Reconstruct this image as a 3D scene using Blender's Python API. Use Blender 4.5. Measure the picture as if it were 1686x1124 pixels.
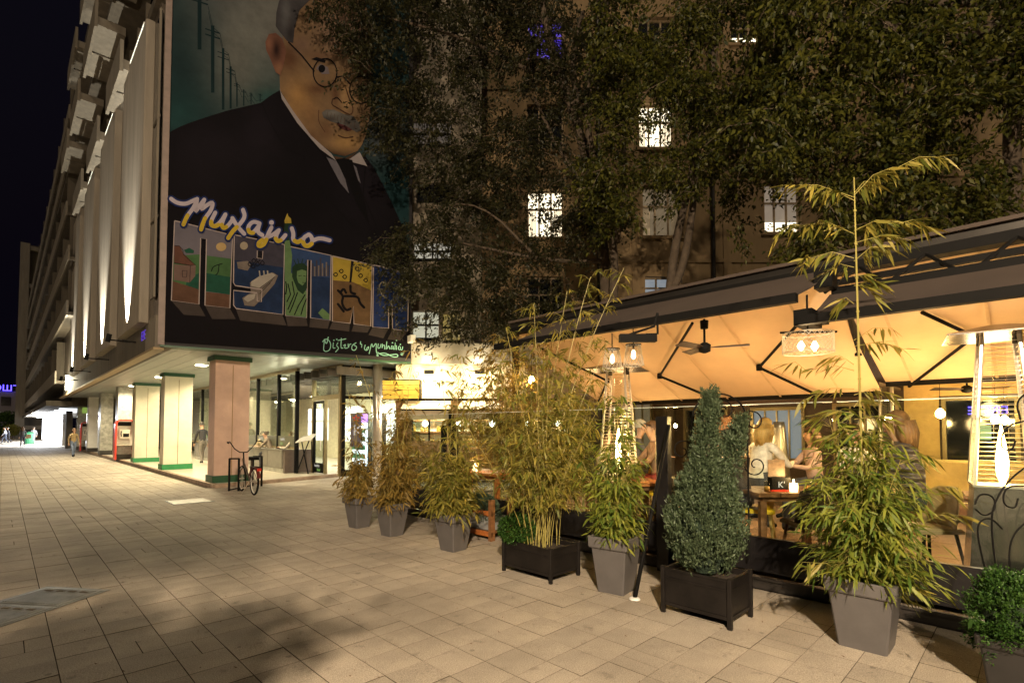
import bpy, bmesh, math, random
import numpy as np
from mathutils import Vector, Matrix
PI = math.pi
R_ = math.radians
for o in list(bpy.data.objects):
    bpy.data.objects.remove(o)
sc = bpy.context.scene
COL = sc.collection

# ------------------------------------------------------------------ camera
CAMH = 1.65
FOC = 850.0                       # focal length in pixels of a 1686 px wide frame
TH = R_(44.59)                    # the street runs TH to the left of the view
PITCH = R_(2.0)
cam = bpy.data.cameras.new('camera')
cam.sensor_width = 36.0
cam.lens = 36.0 * FOC / 1686.0
cam.shift_y = 0.0672
cam.clip_end = 600
cam.clip_start = 0.05
cam_o = bpy.data.objects.new('camera', cam)
cam_o.location = (0, 0, CAMH)
cam_o.rotation_euler = (PI / 2 + PITCH, 0, -TH)
COL.objects.link(cam_o)
sc.camera = cam_o

# ------------------------------------------------------------------ world, added fill sun, exposure
SUN_EL = R_(34)
w = bpy.data.worlds.new('World'); sc.world = w; w.use_nodes = True
nt = w.node_tree
bg = nt.nodes['Background']
sky = nt.nodes.new('ShaderNodeTexSky'); sky.sky_type = 'NISHITA'; sky.sun_disc = False
sky.sun_elevation = R_(-5.0); sky.sun_rotation = R_(200)
nmix = nt.nodes.new('ShaderNodeMixRGB'); nmix.blend_type = 'ADD'; nmix.inputs[0].default_value = 1
nmix.inputs[2].default_value = (0.0062, 0.0050, 0.0115, 1)
nt.links.new(sky.outputs[0], nmix.inputs[1]); nt.links.new(nmix.outputs[0], bg.inputs[0])
bg.inputs[1].default_value = 0.06

sl = bpy.data.lights.new('street_fill_sun', 'SUN'); sl.energy = 0.13; sl.angle = R_(1.6)  # weak parallel fill for the far walls, added beside the street lamp
sl.color = (1.0, 0.80, 0.55)
slo = bpy.data.objects.new('street_fill_sun', sl); COL.objects.link(slo)
SUN_H = Vector((math.sin(TH), math.cos(TH), 0)) + Vector((math.cos(TH), -math.sin(TH), 0)) * 0.07
SUN_H.normalize()
SUN_D = Vector((SUN_H.x * math.cos(SUN_EL), SUN_H.y * math.cos(SUN_EL), -math.sin(SUN_EL)))
slo.rotation_euler = SUN_D.to_track_quat('-Z', 'Y').to_euler()

sc.view_settings.view_transform = 'Standard'
sc.view_settings.look = 'None'
sc.view_settings.exposure = 2.5
sc.view_settings.gamma = 1.0
sc.view_settings.use_curve_mapping = False
sc.render.engine = 'CYCLES'
sc.cycles.use_denoising = True
sc.cycles.max_bounces = 6
sc.cycles.diffuse_bounces = 3
sc.cycles.glossy_bounces = 3
sc.cycles.transmission_bounces = 4
sc.cycles.transparent_max_bounces = 12
sc.cycles.caustics_reflective = False
sc.cycles.caustics_refractive = False
sc.cycles.sample_clamp_indirect = 4.0

# ------------------------------------------------------------------ geometry helpers
FH = Vector((math.sin(TH), math.cos(TH), 0)); RT = Vector((math.cos(TH), -math.sin(TH), 0))
FW = FH * math.cos(PITCH) + Vector((0, 0, math.sin(PITCH)))
UP = Vector((0, 0, math.cos(PITCH))) - FH * math.sin(PITCH)
CPY = 705 - FOC * math.tan(PITCH)
EYE = Vector((0, 0, CAMH))
def ray(px, py): return FW + RT * ((px - 843) / FOC) + UP * ((CPY - py) / FOC)
def at(px, py, d): return EYE + ray(px, py) * d              # point at depth d metres
def gp(px, py, z=0.0):
    r = ray(px, py); return EYE + r * ((z - CAMH) / r.z)
def onp(px, py, p0, n):
    r = ray(px, py); return EYE + r * ((Vector(p0) - EYE).dot(n) / r.dot(n))

class MB:
    def __init__(s, org=None, ex=None, ey=None, ez=None):
        s.v = []; s.f = []; s.m = []
        s.org = Vector(org) if org is not None else None
        s.ex = ex; s.ey = ey; s.ez = ez or Vector((0, 0, 1))
    def T(s, p):
        if s.org is None: return tuple(p)
        return tuple(s.org + s.ex * p[0] + s.ey * p[1] + s.ez * p[2])
    def add(s, vs, fs, m=0):
        b = len(s.v)
        s.v += [s.T(p) for p in vs]
        s.f += [tuple(i + b for i in f) for f in fs]
        s.m += [m] * len(fs)
    def box(s, x0, x1, y0, y1, z0, z1, m=0):
        if x0 > x1: x0, x1 = x1, x0
        if y0 > y1: y0, y1 = y1, y0
        if z0 > z1: z0, z1 = z1, z0
        s.add([(x0, y0, z0), (x1, y0, z0), (x1, y1, z0), (x0, y1, z0), (x0, y0, z1), (x1, y0, z1), (x1, y1, z1), (x0, y1, z1)],
              [(0, 3, 2, 1), (4, 5, 6, 7), (0, 1, 5, 4), (1, 2, 6, 5), (2, 3, 7, 6), (3, 0, 4, 7)], m)
    def bbox(s, x0, x1, y0, y1, z0, z1, b=0.01, m=0):          # box with chamfered vertical and top edges
        A = [(x0 + b, y0), (x1 - b, y0), (x1, y0 + b), (x1, y1 - b), (x1 - b, y1), (x0 + b, y1), (x0, y1 - b), (x0, y0 + b)]
        B = [(x0 + 2 * b, y0 + b), (x1 - 2 * b, y0 + b), (x1 - b, y0 + 2 * b), (x1 - b, y1 - 2 * b), (x1 - 2 * b, y1 - b), (x0 + 2 * b, y1 - b), (x0 + b, y1 - 2 * b), (x0 + b, y0 + 2 * b)]
        vs = [(a[0], a[1], z0) for a in A] + [(a[0], a[1], z1 - b) for a in A] + [(a[0], a[1], z1) for a in B]
        fs = [tuple(range(7, -1, -1)), tuple(range(16, 24))]
        for k in (0, 8):
            for i in range(8): fs.append((k + i, k + (i + 1) % 8, k + 8 + (i + 1) % 8, k + 8 + i))
        s.add(vs, fs, m)
    def tube(s, pts, r, n=8, m=0, cap=True):
        pts = [Vector(p) for p in pts]
        if len(pts) < 2: return
        rs = r if isinstance(r, (list, tuple)) else [r] * len(pts)
        vs = []; fs = []; prev = None
        for i, p in enumerate(pts):
            t = (pts[min(i + 1, len(pts) - 1)] - pts[max(i - 1, 0)])
            if t.length < 1e-9: t = Vector((0, 0, 1))
            t.normalize()
            a = prev if prev is not None else (Vector((0, 0, 1)) if abs(t.z) < .9 else Vector((1, 0, 0)))
            a = (a - t * a.dot(t))
            if a.length < 1e-6: a = t.orthogonal()
            a.normalize(); prev = a; b = t.cross(a)
            for k in range(n):
                an = 2 * PI * (k + .5) / n
                vs.append(p + (a * math.cos(an) + b * math.sin(an)) * rs[i])
        for i in range(len(pts) - 1):
            for k in range(n):
                fs.append((i * n + k, i * n + (k + 1) % n, (i + 1) * n + (k + 1) % n, (i + 1) * n + k))
        if cap:
            fs.append(tuple(range(n - 1, -1, -1))); fs.append(tuple(range((len(pts) - 1) * n, len(pts) * n)))
        s.add(vs, fs, m)
    def lathe(s, c, prof, n=16, m=0, sq=False):
        vs = []; fs = []
        off = PI / n if sq else 0
        for (r, z) in prof:
            for k in range(n):
                an = 2 * PI * k / n + off
                vs.append((c[0] + r * math.cos(an), c[1] + r * math.sin(an), c[2] + z))
        for i in range(len(prof) - 1):
            for k in range(n):
                fs.append((i * n + k, i * n + (k + 1) % n, (i + 1) * n + (k + 1) % n, (i + 1) * n + k))
        fs.append(tuple(range(n - 1, -1, -1))); fs.append(tuple(range((len(prof) - 1) * n, len(prof) * n)))
        s.add(vs, fs, m)
    def quad(s, a, b, c, d, m=0): s.add([a, b, c, d], [(0, 1, 2, 3)], m)
    def slab(s, pts, nrm, m=0):                               # polygon given a thickness vector
        n = len(pts); nv = Vector(nrm)
        vs = [tuple(p) for p in pts] + [tuple(Vector(p) + nv) for p in pts]
        s.add(vs, [tuple(range(n)), tuple(range(2 * n - 1, n - 1, -1))] + [(i, i + n, (i + 1) % n + n, (i + 1) % n) for i in range(n)], m)
    def build(s, name, mats, parent=None, smooth=False, local=False):
        me = bpy.data.meshes.new(name)
        v = s.v
        if parent is not None and not local:
            w0 = wloc(parent); v = [(p[0] - w0.x, p[1] - w0.y, p[2] - w0.z) for p in v]
        me.from_pydata(v, [], s.f)
        if not isinstance(mats, (list, tuple)): mats = [mats]
        for k in mats: me.materials.append(k)
        if len(mats) > 1: me.polygons.foreach_set('material_index', s.m)
        if smooth: me.polygons.foreach_set('use_smooth', [True] * len(me.polygons))
        me.update()
        o = bpy.data.objects.new(name, me); COL.objects.link(o)
        if parent is not None: o.parent = parent
        return o
def wloc(o):
    p = Vector((0, 0, 0))
    while o is not None: p += o.location; o = o.parent
    return p
def tag(o, label, cat, group=None, kind=None):
    if label: o['label'] = label
    if cat: o['category'] = cat
    if group: o['group'] = group
    if kind: o['kind'] = kind
    return o
def thing(name, label, cat, loc=(0, 0, 0), rz=0.0, group=None):
    o = bpy.data.objects.new(name, None); COL.objects.link(o)
    o.location = loc; o.rotation_euler = (0, 0, rz); o.empty_display_size = .1
    return tag(o, label, cat, group)
def struct(o): o['kind'] = 'structure'; return o
def copy_tree(o, parent=None):
    c = o.copy(); COL.objects.link(c)
    if parent is not None: c.parent = parent
    for ch in list(o.children): copy_tree(ch, c)
    return c
def dup(o, loc, rz, label):
    c = copy_tree(o); c.location = loc; c.rotation_euler = (0, 0, rz); c['label'] = label; return c

# ------------------------------------------------------------------ materials
def mat(name, col, rough=.6, metal=0.0, var=0.15, scale=6.0, bump=0.0, bscale=40.0, emit=None, es=0.0, island=0.0, objr=0.0, spec=0.5, coat=0.0):
    m = bpy.data.materials.new(name); m.use_nodes = True
    t = m.node_tree; b = t.nodes['Principled BSDF']
    b.inputs['Roughness'].default_value = rough; b.inputs['Metallic'].default_value = metal
    b.inputs['Specular IOR Level'].default_value = spec
    b.inputs['Coat Weight'].default_value = coat
    c4 = (col[0], col[1], col[2], 1)
    if var > 0 or island or objr:
        tc = t.nodes.new('ShaderNodeTexCoord')
        n = t.nodes.new('ShaderNodeTexNoise'); n.inputs['Scale'].default_value = scale; n.inputs['Detail'].default_value = 6; n.inputs['Roughness'].default_value = .65
        t.links.new(tc.outputs['Object'], n.inputs['Vector'])
        mr = t.nodes.new('ShaderNodeMapRange'); mr.inputs[1].default_value = .3; mr.inputs[2].default_value = .7
        mr.inputs[3].default_value = 1 - var; mr.inputs[4].default_value = 1 + var
        t.links.new(n.outputs[0], mr.inputs[0])
        last = mr.outputs[0]
        for (amt, src) in ((island, 'isl'), (objr, 'obj')):
            if not amt: continue
            if src == 'isl': g = t.nodes.new('ShaderNodeNewGeometry'); so = g.outputs['Random Per Island']
            else: g = t.nodes.new('ShaderNodeObjectInfo'); so = g.outputs['Random']
            q = t.nodes.new('ShaderNodeMapRange'); q.inputs[3].default_value = 1 - amt; q.inputs[4].default_value = 1 + amt
            t.links.new(so, q.inputs[0])
            mu = t.nodes.new('ShaderNodeMath'); mu.operation = 'MULTIPLY'; t.links.new(last, mu.inputs[0]); t.links.new(q.outputs[0], mu.inputs[1]); last = mu.outputs[0]
        vm = t.nodes.new('ShaderNodeVectorMath'); vm.operation = 'SCALE'; vm.inputs[0].default_value = col[:3]
        t.links.new(last, vm.inputs['Scale']); t.links.new(vm.outputs[0], b.inputs['Base Color'])
    else: b.inputs['Base Color'].default_value = c4
    if bump:
        tc = t.nodes.new('ShaderNodeTexCoord')
        n = t.nodes.new('ShaderNodeTexNoise'); n.inputs['Scale'].default_value = bscale; n.inputs['Detail'].default_value = 5
        t.links.new(tc.outputs['Object'], n.inputs['Vector'])
        bp = t.nodes.new('ShaderNodeBump'); bp.inputs['Strength'].default_value = bump; bp.inputs['Distance'].default_value = .02
        t.links.new(n.outputs[0], bp.inputs['Height']); t.links.new(bp.outputs[0], b.inputs['Normal'])
    if emit:
        b.inputs['Emission Color'].default_value = (*emit, 1); b.inputs['Emission Strength'].default_value = es
    return m
def glass(name, tint=(.9, .95, .92), refl=1.0, dark=0.0):
    m = bpy.data.materials.new(name); m.use_nodes = True; t = m.node_tree
    for n in list(t.nodes): t.nodes.remove(n)
    out = t.nodes.new('ShaderNodeOutputMaterial'); tr = t.nodes.new('ShaderNodeBsdfTransparent'); gl = t.nodes.new('ShaderNodeBsdfGlossy')
    tr.inputs[0].default_value = (*tint, 1); gl.inputs['Roughness'].default_value = .03; gl.inputs[0].default_value = (refl, refl, refl, 1)
    lw_ = t.nodes.new('ShaderNodeLayerWeight'); lw_.inputs[0].default_value = .5
    pw = t.nodes.new('ShaderNodeMath'); pw.operation = 'POWER'; pw.inputs[1].default_value = 4.0; t.links.new(lw_.outputs['Facing'], pw.inputs[0])
    fr = t.nodes.new('ShaderNodeMath'); fr.operation = 'MULTIPLY_ADD'; fr.inputs[1].default_value = .8; fr.inputs[2].default_value = .03; t.links.new(pw.outputs[0], fr.inputs[0])
    mx = t.nodes.new('ShaderNodeMixShader'); t.links.new(fr.outputs[0], mx.inputs[0]); t.links.new(tr.outputs[0], mx.inputs[1]); t.links.new(gl.outputs[0], mx.inputs[2])
    t.links.new(mx.outputs[0], out.inputs[0]); return m
def emis(name, col, s, base=None):
    return mat(name, base or (.1, .1, .1), var=0, emit=col, es=s)
def leafmat(name, c1, c2, trans=.35, rough=.5):
    m = bpy.data.materials.new(name); m.use_nodes = True; t = m.node_tree; b = t.nodes['Principled BSDF']
    b.inputs['Roughness'].default_value = rough; b.inputs['Specular IOR Level'].default_value = .35
    g = t.nodes.new('ShaderNodeNewGeometry'); oi = t.nodes.new('ShaderNodeObjectInfo')
    ad = t.nodes.new('ShaderNodeMath'); ad.operation = 'ADD'; t.links.new(g.outputs['Random Per Island'], ad.inputs[0]); t.links.new(oi.outputs['Random'], ad.inputs[1])
    fr = t.nodes.new('ShaderNodeMath'); fr.operation = 'FRACT'; t.links.new(ad.outputs[0], fr.inputs[0])
    cr = t.nodes.new('ShaderNodeValToRGB'); cr.color_ramp.elements[0].color = (*c1, 1); cr.color_ramp.elements[1].color = (*c2, 1)
    t.links.new(fr.outputs[0], cr.inputs[0]); t.links.new(cr.outputs[0], b.inputs['Base Color'])
    tl = t.nodes.new('ShaderNodeBsdfTranslucent'); t.links.new(cr.outputs[0], tl.inputs[0])
    mx = t.nodes.new('ShaderNodeMixShader'); mx.inputs[0].default_value = trans
    out = t.nodes['Material Output']
    t.links.new(b.outputs[0], mx.inputs[1]); t.links.new(tl.outputs[0], mx.inputs[2]); t.links.new(mx.outputs[0], out.inputs[0])
    return m
def granite(name, col, a=.36, objr=.09, island=0.0):
    m = mat(name, col, rough=.78, var=.16, scale=1.7, bump=.35, bscale=90, objr=objr, island=island)
    t = m.node_tree; b = t.nodes['Principled BSDF']; src = b.inputs['Base Color'].links[0].from_socket
    tc = t.nodes.new('ShaderNodeNewGeometry')
    n = t.nodes.new('ShaderNodeTexNoise'); n.inputs['Scale'].default_value = 130; n.inputs['Detail'].default_value = 3
    n2 = t.nodes.new('ShaderNodeTexNoise'); n2.inputs['Scale'].default_value = .9; n2.inputs['Detail'].default_value = 5
    t.links.new(tc.outputs['Position'], n.inputs['Vector']); t.links.new(tc.outputs['Position'], n2.inputs['Vector'])
    r1 = t.nodes.new('ShaderNodeMapRange'); r1.inputs[1].default_value = .3; r1.inputs[2].default_value = .7; r1.inputs[3].default_value = 1 - a; r1.inputs[4].default_value = 1 + a
    r2 = t.nodes.new('ShaderNodeMapRange'); r2.inputs[1].default_value = .35; r2.inputs[2].default_value = .65; r2.inputs[3].default_value = .80; r2.inputs[4].default_value = 1.1
    t.links.new(n.outputs[0], r1.inputs[0]); t.links.new(n2.outputs[0], r2.inputs[0])
    n3 = t.nodes.new('ShaderNodeTexNoise'); n3.inputs['Scale'].default_value = 7; n3.inputs['Detail'].default_value = 8; t.links.new(tc.outputs['Position'], n3.inputs['Vector'])
    r3 = t.nodes.new('ShaderNodeMapRange'); r3.inputs[1].default_value = .62; r3.inputs[2].default_value = .75; r3.inputs[3].default_value = 1; r3.inputs[4].default_value = .6
    t.links.new(n3.outputs[0], r3.inputs[0])
    vo = t.nodes.new('ShaderNodeTexVoronoi'); vo.inputs['Scale'].default_value = 3.3; t.links.new(tc.outputs['Position'], vo.inputs['Vector'])
    rv = t.nodes.new('ShaderNodeMapRange'); rv.inputs[1].default_value = .055; rv.inputs[2].default_value = .075; rv.inputs[3].default_value = .62; rv.inputs[4].default_value = 1.0
    t.links.new(vo.outputs['Distance'], rv.inputs[0])
    mq = t.nodes.new('ShaderNodeMath'); mq.operation = 'MULTIPLY'; t.links.new(r3.outputs[0], mq.inputs[0]); t.links.new(rv.outputs[0], mq.inputs[1]); r3 = mq
    mu = t.nodes.new('ShaderNodeMath'); mu.operation = 'MULTIPLY'; t.links.new(r1.outputs[0], mu.inputs[0]); t.links.new(r2.outputs[0], mu.inputs[1])
    mu2 = t.nodes.new('ShaderNodeMath'); mu2.operation = 'MULTIPLY'; t.links.new(mu.outputs[0], mu2.inputs[0]); t.links.new(r3.outputs[0], mu2.inputs[1])
    vs = t.nodes.new('ShaderNodeVectorMath'); vs.operation = 'SCALE'; t.links.new(src, vs.inputs[0]); t.links.new(mu2.outputs[0], vs.inputs['Scale'])
    t.links.new(vs.outputs[0], b.inputs['Base Color']); return m
def wood(name, col, scale=3):
    m = mat(name, col, rough=.45, var=.3, scale=scale, bump=.1, bscale=20)
    t = m.node_tree
    for n in t.nodes:
        if n.type == 'TEX_NOISE':
            mp = t.nodes.new('ShaderNodeMapping'); mp.inputs['Scale'].default_value = (1, 8, 8)
            l = n.inputs['Vector'].links[0]; s_ = l.from_socket; t.links.new(s_, mp.inputs[0]); t.links.new(mp.outputs[0], n.inputs['Vector'])
    return m

M = {}
M['slab'] = granite('paving_stone', (.40, .34, .268), objr=.07)
M['slab_far'] = granite('paving_stone_far', (.40, .34, .268), island=.07, objr=0)
M['joint'] = mat('joint_sand', (.12, .098, .07), .95, spec=.1)
M['asph'] = mat('ground_earth', (.08, .075, .065), .9)
M['conc'] = mat('facade_concrete', (.18, .155, .12), .85, var=.22, scale=1.6, bump=.3, bscale=25)
M['concd'] = mat('dark_concrete', (.08, .066, .048), .85, var=.3, scale=1.5, bump=.3, bscale=20)
M['fin'] = mat('fin_concrete', (.26, .225, .18), .8, var=.2, scale=1.2, bump=.2, bscale=18)
M['marbled'] = mat('dark_marble', (.10, .082, .065), .35, var=.5, scale=3)
M['marble'] = mat('grey_marble', (.33, .32, .28), .35, var=.45, scale=5)
M['soffit'] = mat('soffit_board', (.24, .26, .25), .45, var=.1, scale=1)
M['pillar'] = mat('cream_pillar_paint', (.62, .56, .44), .6, var=.10, scale=2.2, bump=.08, bscale=15)
M['pillarp'] = mat('pinkish_pillar_paint', (.50, .34, .27), .6, var=.14, scale=2.2, bump=.08, bscale=15)
M['green'] = mat('green_paint', (.02, .20, .06), .5)
M['dgreen'] = mat('dark_green_paint', (.015, .07, .03), .5)
M['floor'] = mat('arcade_terrazzo', (.55, .50, .40), .35, var=.12, scale=4)
M['curb'] = mat('curb_stone', (.33, .24, .17), .8, var=.3, scale=5)
M['black'] = mat('black_metal', (.007, .0065, .006), .65, var=.1, spec=.10)
M['blackp'] = mat('black_panel', (.010, .009, .010), .28, var=.3, scale=3, bump=.02)
M['dsteel'] = mat('dark_steel', (.05, .045, .04), .35, metal=.7)
M['steel'] = mat('stainless_steel', (.62, .57, .50), .30, metal=.75, var=.08)
M['brass'] = mat('bronze_frame', (.30, .24, .13), .35, metal=.6)
M['red'] = mat('red_enamel', (.55, .03, .015), .35)
M['white'] = mat('white_paint', (.75, .73, .68), .5, var=.06)
M['pot'] = mat('grey_plastic_pot', (.10, .092, .09), .5, var=.16, scale=3, bump=.05, bscale=60)
M['soil'] = mat('soil', (.03, .02, .013), .95, bump=.6, bscale=30)
M['planter'] = mat('black_painted_planter', (.011, .009, .008), .45, var=.5, scale=3, bump=.1, spec=.25)
M['bark'] = mat('bark', (.085, .062, .042), .9, var=.35, scale=6, bump=.6, bscale=12)
M['culm'] = mat('bamboo_culm', (.32, .27, .07), .5, var=.25, scale=8)
M['facade'] = mat('ochre_render', (.24, .165, .085), .9, var=.18, scale=1.2, bump=.15, bscale=10)
M['fab'] = mat('awning_fabric', (.70, .53, .34), .85, var=.10, scale=1.1, bump=.5, bscale=2.2)
M['fabt'] = mat('awning_top_fabric', (.062, .044, .034), .85, var=.12, scale=2)
def streak(m, z=.12):
    t = m.node_tree
    for n in list(t.nodes):
        if n.type == 'TEX_NOISE' and n.inputs['Scale'].default_value < 5:
            mp_ = t.nodes.new('ShaderNodeMapping'); mp_.inputs['Scale'].default_value = (2.2, 2.2, z); l = n.inputs['Vector'].links[0]; so = l.from_socket
            t.links.new(so, mp_.inputs[0]); t.links.new(mp_.outputs[0], n.inputs['Vector'])
for k_ in ('fin', 'conc', 'concd', 'facade'): streak(M[k_], .25)
M['glass'] = glass('window_glass')
M['dglass'] = mat('dark_window_glass', (.012, .014, .018), .06, var=0, spec=.8)
M['lit'] = emis('lit_window', (1, .86, .60), .42)
M['litdim'] = emis('dim_lit_window', (1, .72, .40), .022)
M['litblue'] = emis('bluish_window', (.80, .90, 1.0), .045)
M['litshop'] = emis('shop_light_panel', (1, .95, .78), .55)
M['litcool'] = emis('shop_window_cool_white', (.93, .97, 1.0), 1.6)
M['lamp'] = emis('lamp_disc', (1, .88, .55), 8)
M['bulb'] = emis('bulb_glow', (1, .62, .22), 45)
M['flame'] = emis('gas_flame', (1, .62, .22), 22)
M['candle'] = emis('candle_glow', (1, .62, .25), 7)
M['bluesign'] = emis('blue_neon_and_reflection', (.06, .04, 1.0), 1.4)
M['purple'] = emis('violet_reflection', (.12, .03, .9), .09)
M['wood'] = wood('table_wood', (.20, .09, .035))
M['woodl'] = wood('light_wood', (.50, .33, .10))
M['orangew'] = wood('orange_wood', (.42, .13, .03))
M['yellow'] = mat('yellow_plastic', (.65, .43, .02), .4, var=.05)
M['cushion'] = mat('cream_cushion', (.62, .48, .22), .8)
M['tile'] = granite('deck_tile', (.34, .22, .15), objr=.12)
M['skin'] = mat('skin', (.50, .29, .19), .55, var=.05)
def cm(n, c, r=.8): return mat(n, c, r, var=.12, scale=9)

# ------------------------------------------------------------------ lights of the place's lamps and of added fills
def point(loc, p, col=(1, .75, .42), rad=.05, name='lamp_or_fill_light', spot=None, aim=None, blend=.5):
    l = bpy.data.lights.new(name, 'SPOT' if spot else 'POINT'); l.energy = p; l.color = col; l.shadow_soft_size = rad
    o = bpy.data.objects.new(name, l); o.location = loc
    if spot:
        l.spot_size = R_(spot); l.spot_blend = blend
        o.rotation_euler = (Vector(aim) - Vector(loc)).to_track_quat('-Z', 'Y').to_euler()
    COL.objects.link(o); return o

# ------------------------------------------------------------------ text
def text_mesh(name, s, size, org, ex, ez, m, parent=None, extrude=.004, mirror=False, align='LEFT', flat=False):
    cu = bpy.data.curves.new(name, 'FONT'); cu.body = s; cu.size = size; cu.extrude = extrude; cu.align_x = align
    cu.resolution_u = 2
    t = bpy.data.objects.new(name, cu); COL.objects.link(t)
    dg = bpy.context.evaluated_depsgraph_get()
    me = bpy.data.meshes.new_from_object(t.evaluated_get(dg)); bpy.data.objects.remove(t)
    org = Vector(org); ex = Vector(ex); ez = Vector(ez); en = ex.cross(ez)
    w0 = wloc(parent) if parent is not None else Vector((0, 0, 0))
    for v in me.vertices:
        c = v.co.copy(); x = -c.x if mirror else c.x
        v.co = org + ex * x + ez * c.y + en * c.z - w0
    me.materials.clear(); me.materials.append(m); me.name = name
    o = bpy.data.objects.new(name, me); COL.objects.link(o)
    if parent is not None: o.parent = parent
    return o

# street lamp beside the viewer: the source of the main light on the paving
LAMP = Vector((3.2, 2.2, 0)) - SUN_D * 11.0
lt = thing('street_lamp', 'street lamp on a tall steel pole lighting the paving from behind', 'street lamp', (LAMP.x - 1.2, LAMP.y - .8, 0))
mb = MB(); mb.tube([(LAMP.x - 1.2, LAMP.y - .8, 0), (LAMP.x - 1.2, LAMP.y - .8, 5.6), (LAMP.x - .9, LAMP.y - .6, 6.3), (LAMP.x - .2, LAMP.y - .1, LAMP.z + .12)], [.09, .06, .05, .04], 10); mb.build('pole', M['dsteel'], lt)
mb = MB(); mb.lathe(tuple(LAMP), [(.24, .06), (.20, .16), (.05, .20)], 14); mb.build('lamp_head', M['dsteel'], lt)
mb = MB(); mb.lathe(tuple(LAMP), [(.05, -.03), (.16, .0), (.2, .055)], 14); mb.build('diffuser', emis('street_lamp_glow', (1, .8, .5), 20), lt)
point(LAMP - Vector((0, 0, .16)), 1800, (1.0, .79, .55), .13)

# ================================================================== GROUND
rng = random.Random(7)
g = MB(); g.quad((-80, -40, -.06), (120, -40, -.06), (120, 400, -.06), (-80, 400, -.06))
struct(g.build('ground', M['asph']))
PU0, PU1, PV0, PV1 = -6.2, 5.58, -1.55, 62.0
g = MB(); g.quad((PU0 - 20, PV0 - 8, -.03), (16, PV0 - 8, -.03), (16, 150, -.03), (PU0 - 20, 150, -.03))
pave = struct(g.build('pavement', M['joint']))
PIT = .31
cells = []
nu = int((PU1 - PU0) / PIT); nu2 = int((10.2 - PU0) / PIT); nv = int((PV1 - PV0) / PIT)
MAN = [(gp(-70, 995), 0), ]
hatch_c = gp(75, 985); hatch2_c = gp(312, 825)
def in_hatch(u, v): return False
for j in range(nv):
    row_shift = 0
    for i in range(nu2):
        u = PU0 + i * PIT; v = PV0 + j * PIT
        if u > 4.0 and v > 15.95 + (u - 4.0) * .2: continue
        if i >= nu and v < 9.5: continue
        if in_hatch(u + PIT / 2, v + PIT / 2): continue
        r = rng.random()
        if r < .045: cells += [(u, v, PIT / 2, PIT), (u + PIT / 2, v, PIT / 2, PIT)]
        elif r < .075: cells += [(u, v, PIT, PIT / 2), (u, v + PIT / 2, PIT, PIT / 2)]
        else: cells.append((u, v, PIT, PIT))
def slab_mb(mb, x0, x1, y0, y1, z, tilt=0):
    b = .0010
    mb.add([(x0, y0, -.03), (x1, y0, -.03), (x1, y1, -.03), (x0, y1, -.03), (x0, y0, z - b), (x1, y0, z - b), (x1, y1, z - b), (x0, y1, z - b),
            (x0 + b, y0 + b, z), (x1 - b, y0 + b, z + tilt), (x1 - b, y1 - b, z + tilt), (x0 + b, y1 - b, z)],
           [(0, 1, 5, 4), (1, 2, 6, 5), (2, 3, 7, 6), (3, 0, 4, 7), (4, 5, 9, 8), (5, 6, 10, 9), (6, 7, 11, 10), (7, 4, 8, 11)], 1)
    k = len(mb.v) - 4; mb.f.append((k, k + 1, k + 2, k + 3)); mb.m.append(0)
def seen(u, v):
    d = Vector((u, v, -CAMH)); D = d.dot(FW)
    if D < .5: return False
    x = 843 + FOC * d.dot(RT) / D; y = CPY - FOC * d.dot(UP) / D
    return -60 < x < 1740 and y < 1190
near = sorted([c for c in cells if seen(c[0] + .15, c[1] + .15) and c[2] == PIT and c[3] == PIT], key=lambda c: c[0] ** 2 + c[1] ** 2)[:300]
nearset = set((c[0], c[1]) for c in near)
GU, GV = .0022, .0012
smesh = []
for k in range(4):
    mb = MB(); slab_mb(mb, -PIT / 2 + GU, PIT / 2 - GU, -PIT / 2 + GV, PIT / 2 - GV, 0, (.0012, -.0012, .0006, 0)[k])
    me = bpy.data.meshes.new('paving_slab'); me.from_pydata(mb.v, [], mb.f); me.materials.append(M['slab']); me.materials.append(M['joint']); me.polygons.foreach_set('material_index', mb.m); smesh.append(me)
for c in near:
    o = bpy.data.objects.new('paving_slab', rng.choice(smesh)); o.parent = pave
    o.location = (c[0] + PIT / 2, c[1] + PIT / 2, rng.uniform(-.0018, .0018)); COL.objects.link(o)
mb = MB()
for c in cells:
    if (c[0], c[1]) in nearset and c[2] == PIT and c[3] == PIT: continue
    slab_mb(mb, c[0] + GU, c[0] + c[2] - GU, c[1] + GV, c[1] + c[3] - GV, rng.uniform(-.0015, .0015))
o = mb.build('paving_slab_field', [M['slab_far'], M['joint']], pave); o['kind'] = 'stuff'
g = MB(); g.quad((PU0 - 20, 62, -.004), (4.2, 62, -.004), (4.2, 150, -.004), (PU0 - 20, 150, -.004)); g.quad((-26, -9, -.004), (PU0, -9, -.004), (PU0, 62, -.004), (-26, 62, -.004))
struct(g.build('far_pavement', M['slab_far']))

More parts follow.
